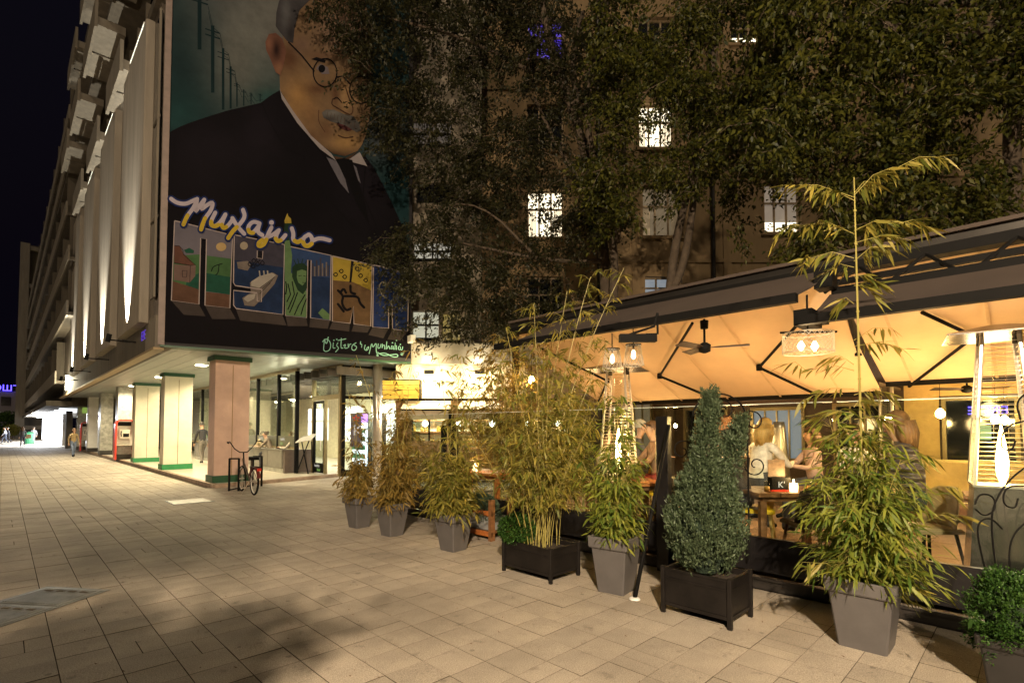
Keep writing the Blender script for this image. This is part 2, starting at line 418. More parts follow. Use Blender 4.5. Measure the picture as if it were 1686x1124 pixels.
# steel service hatch with ribbed lid
M['hatch'] = mat('worn_steel_lid', (.20, .20, .19), .5, metal=.4, var=.35, scale=5)
ha = gp(78, 967); hb = gp(176, 972); hc_ = gp(53, 1014); hx = (hb - ha).normalized(); hy_ = Vector((hx.y, -hx.x, 0)); HW = (hb - ha).length; HL = 1.25
if (hc_ - ha).dot(hy_) < 0: hy_ = -hy_
HL = max(1.0, min(1.8, (gp(-60, 1000) - ha).length))
h = thing('service_hatch', 'large ribbed steel access hatch turned at an angle in the paving at the left', 'hatch', tuple(ha))
mb = MB(ha, hx, hy_); mb.box(-.02, HW + .02, -.02, HL + .02, .0035, .008)
mb.build('frame', M['hatch'], h)
for k in range(2):
    mb = MB(ha, hx, hy_); y0 = .02 + k * (HL / 2); y1 = y0 + HL / 2 - .035
    mb.box(.02, HW - .02, y0, y1, .008, .012)
    nx = int((HW - .1) / .03)
    for q in range(nx):
        mb.box(.05 + q * .03, .064 + q * .03, y0 + .03, y1 - .03, .012, .016)
    mb.build('lid', M['hatch'], h)
    mb = MB(ha, hx, hy_)
    for q in range(4): mb.box(.12 + q * (HW - .3) / 3, .20 + q * (HW - .3) / 3, y0 + .08, y0 + .11, .016, .019)
    mb.build('lifting_keyhole', M['joint'], h)
h = thing('drain_cover', 'pale rectangular cover plate set in paving before the corner pillar', 'drain cover', (hatch2_c.x, hatch2_c.y, 0), R_(0))
mb = MB(); mb.bbox(-.36, .36, -.38, .38, 0.001, .008, .004); mb.build('plate', mat('pale_cover', (.62, .60, .54), .5, var=.15), h, local=True)
mb = MB(); mb.box(-.40, .40, -.42, -.38, 0, .011); mb.box(-.40, -.36, -.38, .42, 0, .011); mb.build('rim', M['hatch'], h, local=True)
# dropped leaves and litter on the paving
mb = MB()
for k in range(280):
    u = rng.uniform(.3, 5.2); v = rng.uniform(.7, 9); a = rng.uniform(0, PI); l = rng.uniform(.008, .03)
    mb.add([(u, v, .002), (u + l * math.cos(a), v + l * math.sin(a), .009), (u + l * .6 * math.cos(a + .5), v + l * .6 * math.sin(a + .5), .002)], [(0, 1, 2)])
tag(mb.build('leaf_litter', mat('dry_leaf', (.13, .07, .03), .9)), 'tiny dry leaf scraps strewn over the paving slabs', 'litter', kind='stuff')

# ================================================================== MURAL BUILDING (left)
MP0 = Vector((2.75, 15.37, 0)); MDIR = Vector((6.43, -1.5, 0)).normalized(); MN = Vector((MDIR.y, -MDIR.x, 0))   # MN points to the viewer
if MN.dot(Vector((0, -1, 0))) < 0: MN = -MN
ML = 6.60; SOF = 3.75; TOPZ = 21.0
bld = thing('corner_building', 'tall concrete corner block with painted side wall above an open arcade', 'building', (2.75, 15.37, 0))
mb = MB(MP0, MDIR, -MN); mb.box(0, ML, 0, .35, SOF, TOPZ); mb.build('side_wall', mat('mural_ground_paint', (.017, .014, .016), .75, var=.25, scale=1.2, bump=.1), bld)
mb = MB(MP0, MDIR, -MN); mb.box(-.04, .10, -.05, -.002, SOF, TOPZ, 0); mb.build('corner_strip', mat('corner_strip', (.22, .17, .15), .6), bld)
mb = MB(MP0, MDIR, -MN); mb.box(0, ML, -.01, .36, SOF - .05, SOF - .002); mb.build('edge_trim', M['dgreen'], bld)
WU = 2.68
# street facade
mb = MB(); mb.box(WU, WU + .35, 15.75, 46, SOF + .75, 12.75); mb.build('facade_wall', M['marbled'], bld)
band = MB()
for k in range(22):
    v0 = 15.48 + k * 1.25
    if v0 > 44: break
    b_ = MB(); b_.box(2.67, 3.05, v0 + .004, v0 + 1.246, SOF - .06, SOF + .75); b_.build('stone_panel', M['concd'] if k else M['conc'], bld)
mb = MB(); mb.box(2.63, 2.86, 15.45, 46, SOF - .12, SOF - .062); mb.build('edge_trim', mat('ochre_edge', (.30, .22, .12), .6), bld)
for k, (a, b) in enumerate(((16.3, 19.9), (21.6, 25.3), (27.1, 30.8), (32.6, 36.3))):
    mb = MB(); mb.bbox(2.45, 2.676, a, b, 4.42, 12.55, .03); mb.build('concrete_fin', M['fin'], bld)
    mb = MB(); mb.box(2.66, 2.678, b + .25, b + 1.5, 5.0, 12.2); mb.build('window', M['dglass'], bld)
mb = MB(); mb.box(2.655, 2.678, 15.52, 16.2, 5.0, 12.4); mb.build('window', M['dglass'], bld)
mb = MB()
for z in (7.0, 9.6): mb.box(2.63, 2.676, 15.5, 16.22, z, z + .07)
mb.box(2.60, 2.65, 15.46, 15.52, 4.95, 12.4); mb.build('window_frame', M['conc'], bld)
# slabs, trays and window storeys above the fins
for (z, uo, rows) in ((12.75, 2.22, ((19.0, 21.9), (24.3, 27.6), (29.8, 33.6))), (16.0, 1.92, ((17.2, 20.6), (22.6, 26.2), (28.3, 31.9), (33.5, 37.0))), (19.2, 1.9, ((18, 22), (24, 28), (30, 34)))):
    mb = MB(); mb.box(uo + .35, 3.2, 15.6, 46, z, z + .28); mb.build('floor_slab', M['concd'], bld)
    for (a, b) in rows:
        for (c, d) in ((a, (a + b) / 2 - .06), ((a + b) / 2 + .06, b)):
            mb = MB(); mb.box(uo + .10, 2.80, c, d, z - .30, z - .27); mb.box(uo, uo + .09, c - .05, d + .05, z - .42, z + .55)
            mb.box(uo + .09, 2.8, c, c + .07, z - .27, z); mb.box(uo + .09, 2.8, d - .07, d, z - .27, z); mb.box(2.7, 2.8, c + .07, d - .07, z - .27, z)
            mb.build('balcony_tray', M['conc'], bld)
    mb = MB(); mb.box(3.25, 3.3, 15.6, 46, z + .28, z + 2.9); mb.build('window_band', M['dglass'], bld)
    for k in range(20):
        v0 = 15.7 + k * 1.5; mb = MB(); mb.box(3.02, 3.24, v0, v0 + .16, z + .28, z + 2.9); mb.build('mullion', M['conc'], bld)
for (a, b) in ((22.2, 24.1), (27.8, 29.6), (16.6, 18.8)):
    t = thing('tube_light', 'thin fluorescent tube under the slab edge %s' % {22.2: 'between the two nearest trays', 27.8: 'between the farther trays', 16.6: 'nearest the painted corner'}[a], 'light')
    mb = MB(); mb.box(2.44, 2.54, a, b, 12.56, 12.60); mb.build('housing', M['white'], t)
    mb = MB(); mb.tube([(2.49, a + .1, 12.54), (2.49, b - .1, 12.54)], .02, 6); mb.build('tube', emis('fluoro', (.85, 1, .85), 1.2), t)
# soffit of planks
mb = MB(); MPe = MP0 + MDIR * ML
for k in range(1):
    mb.slab([(2.87, 15.6, SOF + .03), (MPe.x, MPe.y + .36, SOF + .03), (12.5, 14.2, SOF + .03), (12.5, 46, SOF + .03), (2.87, 46, SOF + .03)], (0, 0, .12))
mb.build('soffit_backing', M['soffit'], bld)
for k in range(24):
    u0 = 2.88 + k * .40
    vs = 15.78 - (u0 - 2.75 + .4) * (1.5 / 6.43)
    mb = MB(); mb.box(u0 + .006, u0 + .394, max(vs, 14.3), 45.9, SOF + .0, SOF + .028); mb.build('soffit_plank', M['soffit'], bld)
# pillars
for k, (v0, mm) in enumerate(((16.45, M['pillarp']), (22.95, M['pillar']), (28.9, M['pillar']))):
    p = MB(); p.box(4.30, 4.755, v0, v0 + .62, .10, SOF - .003); p.box(4.765, 5.22, v0, v0 + .62, .10, SOF - .003); p.box(4.755, 4.765, v0 + .01, v0 + .61, .1, SOF - .003)
    po = p.build('pillar', mm, bld); 
    p = MB(); p.box(4.26, 5.26, v0 - .04, v0 + .66, .10, .30); p.build('green_plinth', M['green'] if k else M['dgreen'], po)
    p = MB(); p.box(4.25, 5.27, v0 - .05, v0 + .67, SOF - .13, SOF - .002); p.build('green_cap', M['dgreen'], po)
    p = MB(); p.box(4.752, 4.770, v0 - .004, v0 + .001, .3, SOF - .25); p.build('seam', mat('rust_seam', (.25, .16, .06), .8), po)
for k, (x0, x1, yb, mm) in enumerate(((192, 219, 756, 'marble'), (164, 187, 748.5, 'marble'), (144, 162, 743.5, 'white'), (126, 142, 740.5, 'marble'), (108, 119, 738, 'concd'))):
    a = gp(x0, yb, .1); b = gp(x1, yb, .1); 
    mb = MB(); mb.box(a.x, b.x, a.y, a.y + .8, .1, SOF - .01); mb.build('stone_pier', M[mm], bld)
    mb = MB(); mb.box(a.x - .02, b.x + .02, a.y - .02, a.y + .6, .1, .35); mb.build('pier_base', M['dsteel'], bld)
mb = MB(); mb.box(5.3, 12, 46, 46.3, .1, SOF); mb.box(9.5, 9.8, 33, 46, .1, SOF); mb.build('back_wall', M['concd'], bld)
# arcade floor with kerb stones
mb = MB(); mb.slab([(4.32, 16.12, -.02), (8.6, 17.0, -.02), (8.9, 15.6, -.02), (13, 14.8, -.02), (13, 62, -.02), (4.32, 62, -.02)], (0, 0, .12)); arc = struct(mb.build('arcade_floor', M['floor']))
for k in range(60):
    v0 = 16.1 + k * .75; mb = MB(); mb.box(4.17, 4.316, v0 + .004, v0 + .746, -.02, .102); mb.build('kerb_stone', M['curb'], arc)
ka = Vector((4.32, 16.10, 0)); kb = Vector((8.6, 16.98, 0)); kd = (kb - ka).normalized(); kn = Vector((kd.y, -kd.x, 0))
for k in range(7):
    mb = MB(ka, kd, kn); mb.box(k * .62 + .004 - .14, k * .62 + .616 - .14, 0.002, .15, -.02, .102); mb.build('kerb_stone', M['curb'], arc)
# soffit lamps
CL = [((4.6, 19.2), 'nearest the corner pillar'), ((4.5, 24.9), 'behind the second pillar'), ((4.5, 31.0), 'behind the third pillar'), ((4.5, 34.6), 'before the marble piers'),
      ((6.3, 22.0), 'by the shop window, nearer'), ((6.3, 28.5), 'by the shop window, farther')]
for k, ((u, v), s) in enumerate(CL):
    t = thing('ceiling_light', 'round glowing arcade ceiling light ' + s, 'ceiling light', (u, v, SOF), group='round ceiling lights under the arcade')
    mb = MB(); mb.lathe((u, v, SOF), [(.19, -.03), (.20, -.02), (.20, -.002)], 20); mb.build('rim', M['white'], t)
    mb = MB(); mb.lathe((u, v, SOF), [(.10, -.048), (.165, -.042), (.18, -.031)], 20); mb.build('diffuser', M['lamp'], t, smooth=True)
    point((u, v, SOF - .10), 170 if k < 4 else 100, (1, .84, .52), .14, spot=168, aim=(u, v, 0), blend=.35)
# spotlights for the fins
for k, v in enumerate((18.1, 23.4, 28.9, 34.5)):
    t = thing('facade_spotlight', 'black arm spotlight at the foot of the %s lit fin' % ['nearest', 'second', 'third', 'farthest'][k], 'spotlight', (2.72, v, 4.1), group='spotlights lighting the fins')
    mb = MB(); mb.tube([(2.72, v, 4.12), (2.0, v, 4.12)], .022, 8); mb.build('arm', M['black'], t)
    mb = MB(); mb.tube([(2.02, v, 4.06), (2.06, v, 4.28)], .06, 10); mb.build('lamp_head', M['black'], t)
    point((2.14, v, 4.36), (1050, 950, 850, 600)[k], (1, .95, .80), .03, 'spotlight_beam', spot=58, aim=(2.46, v, 5.5), blend=.8)
t = thing('wall_lamp', 'glaring white wall lamp over the far arcade', 'lamp', (2.7, 39.5, 4.2))
mb = MB(); mb.box(2.55, 2.71, 39.2, 39.8, 3.9, 4.7); mb.build('diffuser', emis('wall_lamp_glow', (1, .93, .7), 9), t)
mb = MB(); mb.box(2.5, 2.75, 39.15, 39.85, 4.71, 4.78); mb.build('cap', M['black'], t)
point((2.2, 39.3, 4.3), 160, (1, .88, .6), .15)

# ------------------------------------------------------------------ mural painting (flat print on the side wall)
LAY = [0]
def mp(px, py, k):
    p = onp(px, py, MP0, MN); return p + MN * (.004 * k)
def c3(pts): return [(250 + x / 2.677, y / 2.677) for x, y in pts]
def c4(pts): return [(250 + x / 3.306, 300 + y / 3.306) for x, y in pts]
def c5(pts): return [(260 + x / 5.62, 350 + y / 5.62) for x, y in pts]
def c6(pts): return [(500 + x / 5.354, 400 + y / 5.354) for x, y in pts]
def paint(n, c, var=.3, sc_=2.5): 
    g_ = sum(c) / 3; c = tuple(v * .82 + g_ * .18 for v in c); c = tuple(((v / 255) ** 2.2) for v in c); k = .66
    return mat('paint_' + n, (c[0] * k, c[1] * k * 1.16, c[2] * k * 1.3), .85, var=var, scale=sc_, spec=.15)
class Art:
    def __init__(s): s.mb = MB(); s.mats = []; s.k = 0
    def poly(s, pts, m, k):
        if m not in s.mats: s.mats.append(m)
        vs = [mp(x, y, k) for x, y in pts]
        s.mb.add(vs, [tuple(range(len(vs)))], s.mats.index(m))
    def line(s, pts, wd, m, k, closed=False, round_=True):
        if m not in s.mats: s.mats.append(m)
        P = [Vector((x, y, 0)) for x, y in pts]
        # smooth the stroke
        for _ in range(2 if round_ else 0):
            Q = [P[0]]
            for a, b in zip(P[:-1], P[1:]): Q += [a * .75 + b * .25, a * .25 + b * .75]
            Q.append(P[-1]); P = Q
        if closed: P.append(P[0])
        L = []; Rr = []
        for i, p in enumerate(P):
            t = (P[min(i + 1, len(P) - 1)] - P[max(i - 1, 0)])
            if t.length < 1e-6: t = Vector((1, 0, 0))
            t.normalize(); n = Vector((-t.y, t.x, 0)) * wd / 2
            L.append(p + n); Rr.append(p - n)
        vs = [mp(p.x, p.y, k) for p in L + Rr]; n = len(P)
        s.mb.add(vs, [(i, i + 1, n + i + 1, n + i) for i in range(n - 1)], s.mats.index(m))
        if round_:
            for e, c in ((0, P[0]), (1, P[-1])):
                s.disc(c.x, c.y, wd / 2, wd / 2, m, k + .2 + .1 * e, 10)
    def disc(s, x, y, rx, ry, m, k, n=20):
        s.poly([(x + rx * math.cos(2 * PI * i / n), y + ry * math.sin(2 * PI * i / n)) for i in range(n)], m, k)
    def build(s, name, parent): return s.mb.build(name, s.mats, parent)
def softpaint(name):
    m = bpy.data.materials.new(name); m.use_nodes = True; t = m.node_tree; b = t.nodes['Principled BSDF']; b.inputs['Roughness'].default_value = .85; b.inputs['Specular IOR Level'].default_value = .15
    at_ = t.nodes.new('ShaderNodeAttribute'); at_.attribute_name = 'paint'; g = t.nodes.new('ShaderNodeNewGeometry')
    n = t.nodes.new('ShaderNodeTexNoise'); n.inputs['Scale'].default_value = 2.2; n.inputs['Detail'].default_value = 9; n.inputs['Roughness'].default_value = .7; t.links.new(g.outputs['Position'], n.inputs['Vector'])
    r = t.nodes.new('ShaderNodeMapRange'); r.inputs[1].default_value = .3; r.inputs[2].default_value = .7; r.inputs[3].default_value = .78; r.inputs[4].default_value = 1.2; t.links.new(n.outputs[0], r.inputs[0])
    v = t.nodes.new('ShaderNodeVectorMath'); v.operation = 'SCALE'; t.links.new(at_.outputs['Color'], v.inputs[0]); t.links.new(r.outputs[0], v.inputs['Scale']); t.links.new(v.outputs[0], b.inputs['Base Color']); return m
SOFT = softpaint('brushed_wall_paint')
from mathutils.geometry import delaunay_2d_cdt
def plin(c): return np.array([(c[0] / 255) ** 2.2 * .8, (c[1] / 255) ** 2.2 * .8 * 1.16, (c[2] / 255) ** 2.2 * .8 * 1.3])
def soft(name, pts, base, blobs, k, step=6.0):
    xs = [p[0] for p in pts]; ys = [p[1] for p in pts]; V = [Vector(p) for p in pts]; nb = len(V)
    y = min(ys) + step / 2; j_ = 0
    while y < max(ys):
        x = min(xs) + (step / 2 if j_ % 2 else step)
        while x < max(xs):
            if pin(pts, x, y): V.append(Vector((x, y)))
            x += step
        y += step; j_ += 1
    vo, eo, fo, *_ = delaunay_2d_cdt(V, [], [list(range(nb))], 1, 1e-4)
    me = bpy.data.meshes.new(name); w0 = wloc(bld); me.from_pydata([tuple(mp(v.x, v.y, k) - w0) for v in vo], [], [tuple(f) for f in fo])
    X = np.array([[v.x, v.y] for v in vo]); Cc_ = np.tile(plin(base), (len(X), 1))
    for (bx_, by_, rx, ry, c, st_) in blobs:
        a = np.clip(st_ * np.exp(-(((X[:, 0] - bx_) / rx) ** 2 + ((X[:, 1] - by_) / ry) ** 2)), 0, 1)[:, None]; Cc_ = Cc_ * (1 - a) + plin(c) * a
    at_ = me.color_attributes.new('paint', 'FLOAT_COLOR', 'POINT'); at_.data.foreach_set('color', np.concatenate([Cc_, np.ones((len(X), 1))], 1).astype(np.float32).ravel())
    me.materials.append(SOFT); o = bpy.data.objects.new(name, me); COL.objects.link(o); o.parent = bld; return o
def pin(poly, x, y):
    c = False; n = len(poly)
    for i in range(n):
        x1, y1 = poly[i]; x2, y2 = poly[(i + 1) % n]
        if (y1 > y) != (y2 > y) and x < (x2 - x1) * (y - y1) / (y2 - y1) + x1: c = not c
    return c
def B3(L): return [(250 + x / 2.677, y / 2.677, rx / 2.677, ry / 2.677, c, a) for x, y, rx, ry, c, a in L]
P_ = {n: paint(n, c, *a) for n, c, a in (
    ('teal', (38, 54, 54), (.35, .5)), ('cloud', (84, 78, 74), (.3, .6)), ('haze', (60, 68, 66), (.3, .8)), ('suit', (27, 22, 27), (.2, 2)), ('suit2', (16, 13, 17), (.2, 2)), ('pole', (24, 44, 46), (.1, 2)),
    ('face', (122, 88, 62), (.18, 1.2)), ('faced', (88, 56, 38), (.3, 1.5)), ('facel', (150, 112, 72), (.15, 1.5)), ('hair', (70, 64, 62), (.4, 4)), ('ear', (98, 64, 50), (.2, 2)), ('eard', (42, 28, 26), (.2, 2)),
    ('line', (22, 18, 22), (.1, 2)), ('stache', (88, 82, 88), (.3, 6)), ('lip', (100, 52, 50), (.2, 3)), ('shirt', (160, 138, 132), (.12, 3)), ('shirtd', (104, 92, 96), (.2, 3)), ('eyew', (120, 100, 100), (.1, 3)),
    ('lilac', (190, 164, 168), (.08, 3)), ('yel', (205, 160, 36), (.15, 4)), ('blue', (32, 44, 92), (.2, 3)), ('frame', (180, 150, 140), (.1, 3)), ('skyl', (112, 98, 104), (.12, 2)), ('grass', (70, 100, 56), (.25, 3)),
    ('dgrass', (34, 78, 58), (.25, 3)), ('earth', (102, 66, 48), (.25, 3)), ('house', (120, 88, 76), (.15, 4)), ('roof', (104, 62, 48), (.2, 4)), ('sea', (34, 48, 78), (.35, 3)), ('night', (66, 58, 68), (.3, 2)),
    ('moon', (165, 140, 112), (.1, 4)), ('ship', (120, 100, 88), (.2, 5)), ('shipl', (164, 144, 126), (.15, 5)), ('sky2', (48, 66, 104), (.2, 3)), ('green', (98, 122, 72), (.15, 4)), ('greend', (36, 56, 36), (.2, 4)),
    ('gold', (180, 140, 40), (.15, 4)), ('brown', (112, 78, 48), (.2, 4)), ('shade', (74, 60, 54), (.25, 2)), ('mint', (150, 205, 175), (.1, 3)), ('navy', (34, 48, 92), (.3, 3)), ('redp', (150, 50, 48), (.1, 3)), ('sun', (196, 150, 90), (.1, 4)))}
mural = thing('unused', '', '')
bpy.data.objects.remove(mural)
A = Art()
soft('mural_backdrop', [(274, -190), (672, -220), (674, 420), (640, 430), (272, 235)], (38, 54, 54), [(430, 20, 95, 110, (112, 106, 98), .95), (400, 100, 45, 60, (104, 98, 90), .85), (375, -40, 60, 60, (78, 74, 72), .8), (470, 120, 60, 45, (62, 72, 68), .7), (345, 60, 18, 70, (56, 64, 64), .5), (450, 60, 20, 60, (100, 90, 84), .4),
      (300, 120, 40, 120, (24, 40, 42), .7), (295, 190, 40, 40, (36, 62, 60), .6), (440, 160, 30, 18, (34, 66, 62), .7), (635, 225, 40, 40, (74, 70, 70), .8), (660, 330, 50, 60, (30, 52, 54), .8)], 1)
soft('mural_suit', [(272, 222)] + c3([(120, 562), (160, 545), (240, 518), (330, 490), (480, 455), (520, 425), (562, 400), (640, 500), (800, 700), (940, 690), (975, 735), (1000, 780), (1060, 900), (1118, 1030)]) + [(674, 420), (676, 590), (270, 563)], (20, 16, 20),
     [(350, 250, 60, 40, (34, 28, 33), .6), (430, 220, 30, 50, (34, 28, 33), .6), (330, 300, 60, 40, (27, 22, 26), .6), (600, 300, 40, 60, (30, 24, 30), .5), (470, 520, 200, 40, (24, 19, 20), .6), (470, 330, 60, 40, (12, 10, 13), .7)], 4, 9)
# poles and wires
for (x, y0, y1, wd) in ((210, -30, 220, 17), (268, 115, 410, 15), (314, 215, 485, 11), (347, 295, 480, 9), (375, 366, 472, 6), (405, 396, 468, 5), (437, 410, 462, 4), (477, 415, 450, 4)):
    A.line(c3([(x, y0), (x, y1)]), wd / 2.677, P_['pole'], 3.4, round_=False)
    hgt = (y1 - y0) * .11
    for q in (0.10, .2):
        yy = y0 + (y1 - y0) * q * .8; hw = wd * 2.2
        A.line(c3([(x - hw, yy - hw * .3), (x + hw, yy + hw * .35)]), wd * .35 / 2.677, P_['pole'], 3.45, round_=False)
PX = [(248, 30), (300, 150), (338, 240), (366, 318), (386, 378), (412, 404), (440, 420), (490, 440)]
for (x0, y0), (x1, y1) in zip(PX[:-1], PX[1:]):
    for dz in (0, 22): A.line(c3([(x0, y0 + dz), ((x0 * .6 + x1 * .4), (y0 * .35 + y1 * .65) + dz + 14), (x1, y1 + dz)]), .7, P_['pole'], 3.5, round_=False)
A.build('mural_background', bld)
A = Art()
soft('mural_face', c3([(575, 160), (545, 100), (565, 10), (620, -80), (740, -130), (850, -100), (935, 0), (965, 120), (968, 250), (962, 400), (963, 500), (942, 600), (925, 640), (905, 668), (850, 690), (800, 680), (745, 640), (700, 600), (660, 545), (620, 490), (565, 400), (562, 330), (590, 230)]), (116, 88, 64),
     B3([(645, 430, 55, 80, (150, 108, 66), .9), (850, 140, 110, 90, (128, 98, 84), .8), (605, 260, 45, 60, (78, 46, 32), .8), (800, 690, 110, 38, (52, 32, 26), .9), (700, 500, 40, 90, (122, 86, 56), .6), (730, 395, 60, 28, (84, 54, 38), .8), (850, 420, 20, 70, (160, 120, 82), .9), (808, 420, 18, 50, (84, 54, 38), .8),
         (855, 628, 60, 34, (158, 116, 72), .9), (960, 330, 40, 150, (72, 50, 42), .8), (690, 610, 50, 30, (84, 54, 38), .7), (770, 575, 30, 40, (92, 60, 42), .6), (740, 250, 60, 20, (92, 62, 48), .6), (905, 455, 40, 30, (140, 104, 74), .6), (660, 200, 40, 40, (104, 78, 66), .7)]), 6, 3.2)
soft('mural_hair', c3([(545, 120), (548, 60), (560, 10), (620, -90), (760, -140), (740, -30), (690, 10), (650, 50), (628, 130), (622, 195), (595, 185), (575, 160)]), (62, 56, 56), B3([(590, 60, 22, 90, (96, 90, 88), .7), (610, 150, 20, 40, (44, 38, 38), .8), (660, -10, 40, 30, (84, 78, 76), .6)]), 9, 3)
soft('mural_ear', c3([(500, 190), (515, 155), (545, 150), (575, 175), (592, 230), (578, 300), (566, 338), (545, 322), (520, 260), (503, 225)]), (104, 68, 54), B3([(548, 225, 20, 45, (34, 22, 22), .95), (515, 190, 14, 26, (128, 84, 66), .7), (560, 310, 18, 26, (140, 96, 72), .8)]), 10, 2.2)
A.line(c3([(600, 190), (660, 250), (715, 320)]), 2.2, P_['line'], 12, round_=False)
def ring(cx, cy, rx, ry, wd, m, k):
    A.line(c3([(cx + rx * math.cos(a * PI / 12), cy + ry * math.sin(a * PI / 12)) for a in range(25)]), wd, m, k, round_=False)
ring(762, 325, 52, 62, 2.0, P_['line'], 12.2); ring(920, 400, 50, 60, 2.0, P_['line'], 12.3)
A.line(c3([(812, 345), (840, 340), (872, 375)]), 2.0, P_['line'], 12.4, round_=False)
A.poly(c3([(722, 305), (742, 285), (775, 300), (782, 330), (750, 330)]), P_['eyew'], 9.2); A.disc(*c3([(748, 307)])[0], 5.5, 6.5, P_['line'], 9.6)
A.poly(c3([(700, 265), (725, 256), (765, 268), (762, 282), (725, 272)]), P_['line'], 9.4)
A.poly(c3([(900, 385), (930, 370), (950, 400), (925, 412)]), P_['line'], 9.5)
A.line(c3([(795, 440), (790, 465), (815, 478), (850, 500), (878, 512), (888, 480), (868, 440), (850, 380)]), 2.0, P_['faced'], 9.7)
A.line(c3([(800, 440), (815, 430), (835, 455)]), 1.6, P_['line'], 9.9)
A.line(c3([(735, 490), (732, 540), (762, 585)]), 1.2, P_['faced'], 8.8)
soft('mural_moustache', c3([(748, 500), (765, 487), (800, 487), (850, 508), (885, 515), (912, 545), (920, 580), (900, 586), (850, 556), (790, 540), (755, 522)]), (88, 80, 74), B3([(800, 500, 40, 10, (112, 102, 94), .8), (780, 530, 30, 12, (56, 48, 46), .8), (890, 565, 18, 20, (66, 56, 54), .7)]), 10, 2.2)
for q in range(9): A.line(c3([(775 + q * 15, 495 + q * 5), (770 + q * 15, 520 + q * 6)]), .5, P_['faced'], 10.3 + q * .01, round_=False)
A.poly(c3([(812, 545), (850, 556), (882, 575), (860, 582), (828, 568)]), P_['lip'], 10.5)
A.line(c3([(820, 600), (850, 612), (885, 606)]), 2, P_['faced'], 9)
A.poly(c3([(562, 388), (572, 440), (640, 545), (740, 660), (812, 712), (790, 680), (700, 600), (620, 490), (568, 410)]), P_['shirt'], 9)
A.poly(c3([(800, 690), (850, 700), (905, 672), (860, 712), (820, 716)]), P_['faced'], 9.1)
A.poly(c3([(858, 712), (915, 673), (948, 735), (900, 722)]), P_['shirt'], 9.3)
A.poly(c3([(768, 695), (815, 714), (850, 790), (868, 855), (830, 810)]), P_['shirtd'], 9.4)
A.poly(c3([(880, 722), (900, 740), (920, 812), (892, 780)]), P_['shirtd'], 9.5)
A.poly(c3([(808, 705), (845, 700), (882, 708), (890, 740), (940, 900), (955, 990), (900, 900), (860, 800), (830, 745)]), P_['suit2'], 9.8)
A.line(c3([(485, 460), (520, 540), (560, 610), (600, 665), (668, 690), (675, 750), (760, 860), (885, 1000)]), 1.3, P_['suit2'], 6, round_=False)
A.line(c3([(940, 740), (930, 860), (990, 1000)]), 1.3, P_['suit2'], 6.1, round_=False)
A.line(c3([(600, 480), (700, 620), (790, 730), (870, 860)]), 1.6, P_['suit2'], 6.2, round_=False)
A.build('mural_portrait', bld)
# block letters with pictures inside
A = Art()
FR = P_['frame']
def letter(pts, fill, k=6):
    A.poly(pts, fill, k); A.line(pts + [pts[0]], 1.7, FR, k + 4, round_=False)
L1 = c5([(155, 80), (690, 215), (665, 885), (435, 860), (450, 250), (395, 240), (380, 850), (125, 815)])
letter(L1, P_['skyl'])
A.poly(c5([(145, 400), (390, 390), (386, 700), (250, 700), (137, 640)]), P_['grass'], 7); A.poly(c5([(450, 400), (680, 430), (672, 760), (440, 730)]), P_['grass'], 7)
A.poly(c5([(270, 610), (386, 560), (383, 715), (255, 700)]), P_['dgrass'], 7.5); A.poly(c5([(443, 560), (674, 600), (670, 762), (440, 728)]), P_['dgrass'], 7.5)
A.poly(c5([(136, 635), (384, 715), (381, 848), (127, 813)]), P_['earth'], 7.8); A.poly(c5([(440, 735), (670, 762), (666, 882), (436, 858)]), P_['earth'], 7.8)
A.poly(c5([(150, 480), (305, 495), (350, 490), (345, 590), (295, 650), (146, 625)]), P_['house'], 8); A.poly(c5([(152, 310), (200, 308), (235, 380), (345, 485), (300, 495), (150, 470)]), P_['roof'], 8.4)
A.line(c5([(152, 308), (200, 315), (232, 350), (235, 390), (300, 450), (350, 490), (300, 492), (150, 468)]), .9, P_['line'], 8.8, round_=False)
A.line(c5([(225, 540), (270, 540), (265, 600), (228, 600), (225, 540)]), .8, P_['line'], 8.9, round_=False); A.line(c5([(300, 495), (295, 650)]), .8, P_['line'], 8.9, round_=False)
A.poly(c5([(240, 350), (290, 330), (335, 355), (330, 380), (260, 378)]), P_['dgrass'], 8)
A.disc(*c5([(585, 320)])[0], 8.5, 7, P_['sun'], 8); A.line(c5([(495, 545), (510, 500), (595, 475)]), 1.3, P_['line'], 8.8); A.line(c5([(565, 485), (558, 560), (535, 580)]), 1.3, P_['line'], 8.9)
L2 = c5([(705, 210), (1170, 300), (1155, 945), (725, 890), (700, 860), (700, 722), (915, 745), (918, 820), (955, 828), (962, 715), (715, 678), (698, 650)])
letter(L2, P_['sea'])
A.poly(c5([(707, 215), (1166, 305), (1160, 510), (960, 480), (703, 440)]), P_['night'], 7)
A.poly(c5([(918, 355), (970, 365), (966, 430), (916, 425)]), P_['suit'], 9.2); A.line(c5([(918, 355), (916, 425), (966, 430), (970, 360)]), 1.3, FR, 9.8, round_=False)
A.disc(*c5([(795, 310)])[0], 6.5, 6.5, P_['moon'], 8); 
A.poly(c5([(730, 460), (830, 450), (860, 490), (830, 540), (740, 520)]), P_['ship'], 7.6)
for (x, y) in ((850, 480), (885, 450), (925, 440), (880, 500), (920, 480), (965, 470)): A.line(c5([(x, y - 22), (x + 24, y), (x, y + 22), (x - 22, y), (x, y - 22)]), 1.4, P_['line'], 8.2)
A.poly(c5([(850, 650), (930, 600), (1060, 555), (1110, 585), (1080, 660), (960, 800), (890, 870), (800, 860), (780, 790), (860, 745)]), P_['ship'], 8.4)
A.poly(c5([(862, 640), (940, 590), (1050, 560), (1090, 580), (1000, 660), (940, 700), (862, 680)]), P_['shipl'], 8.8)
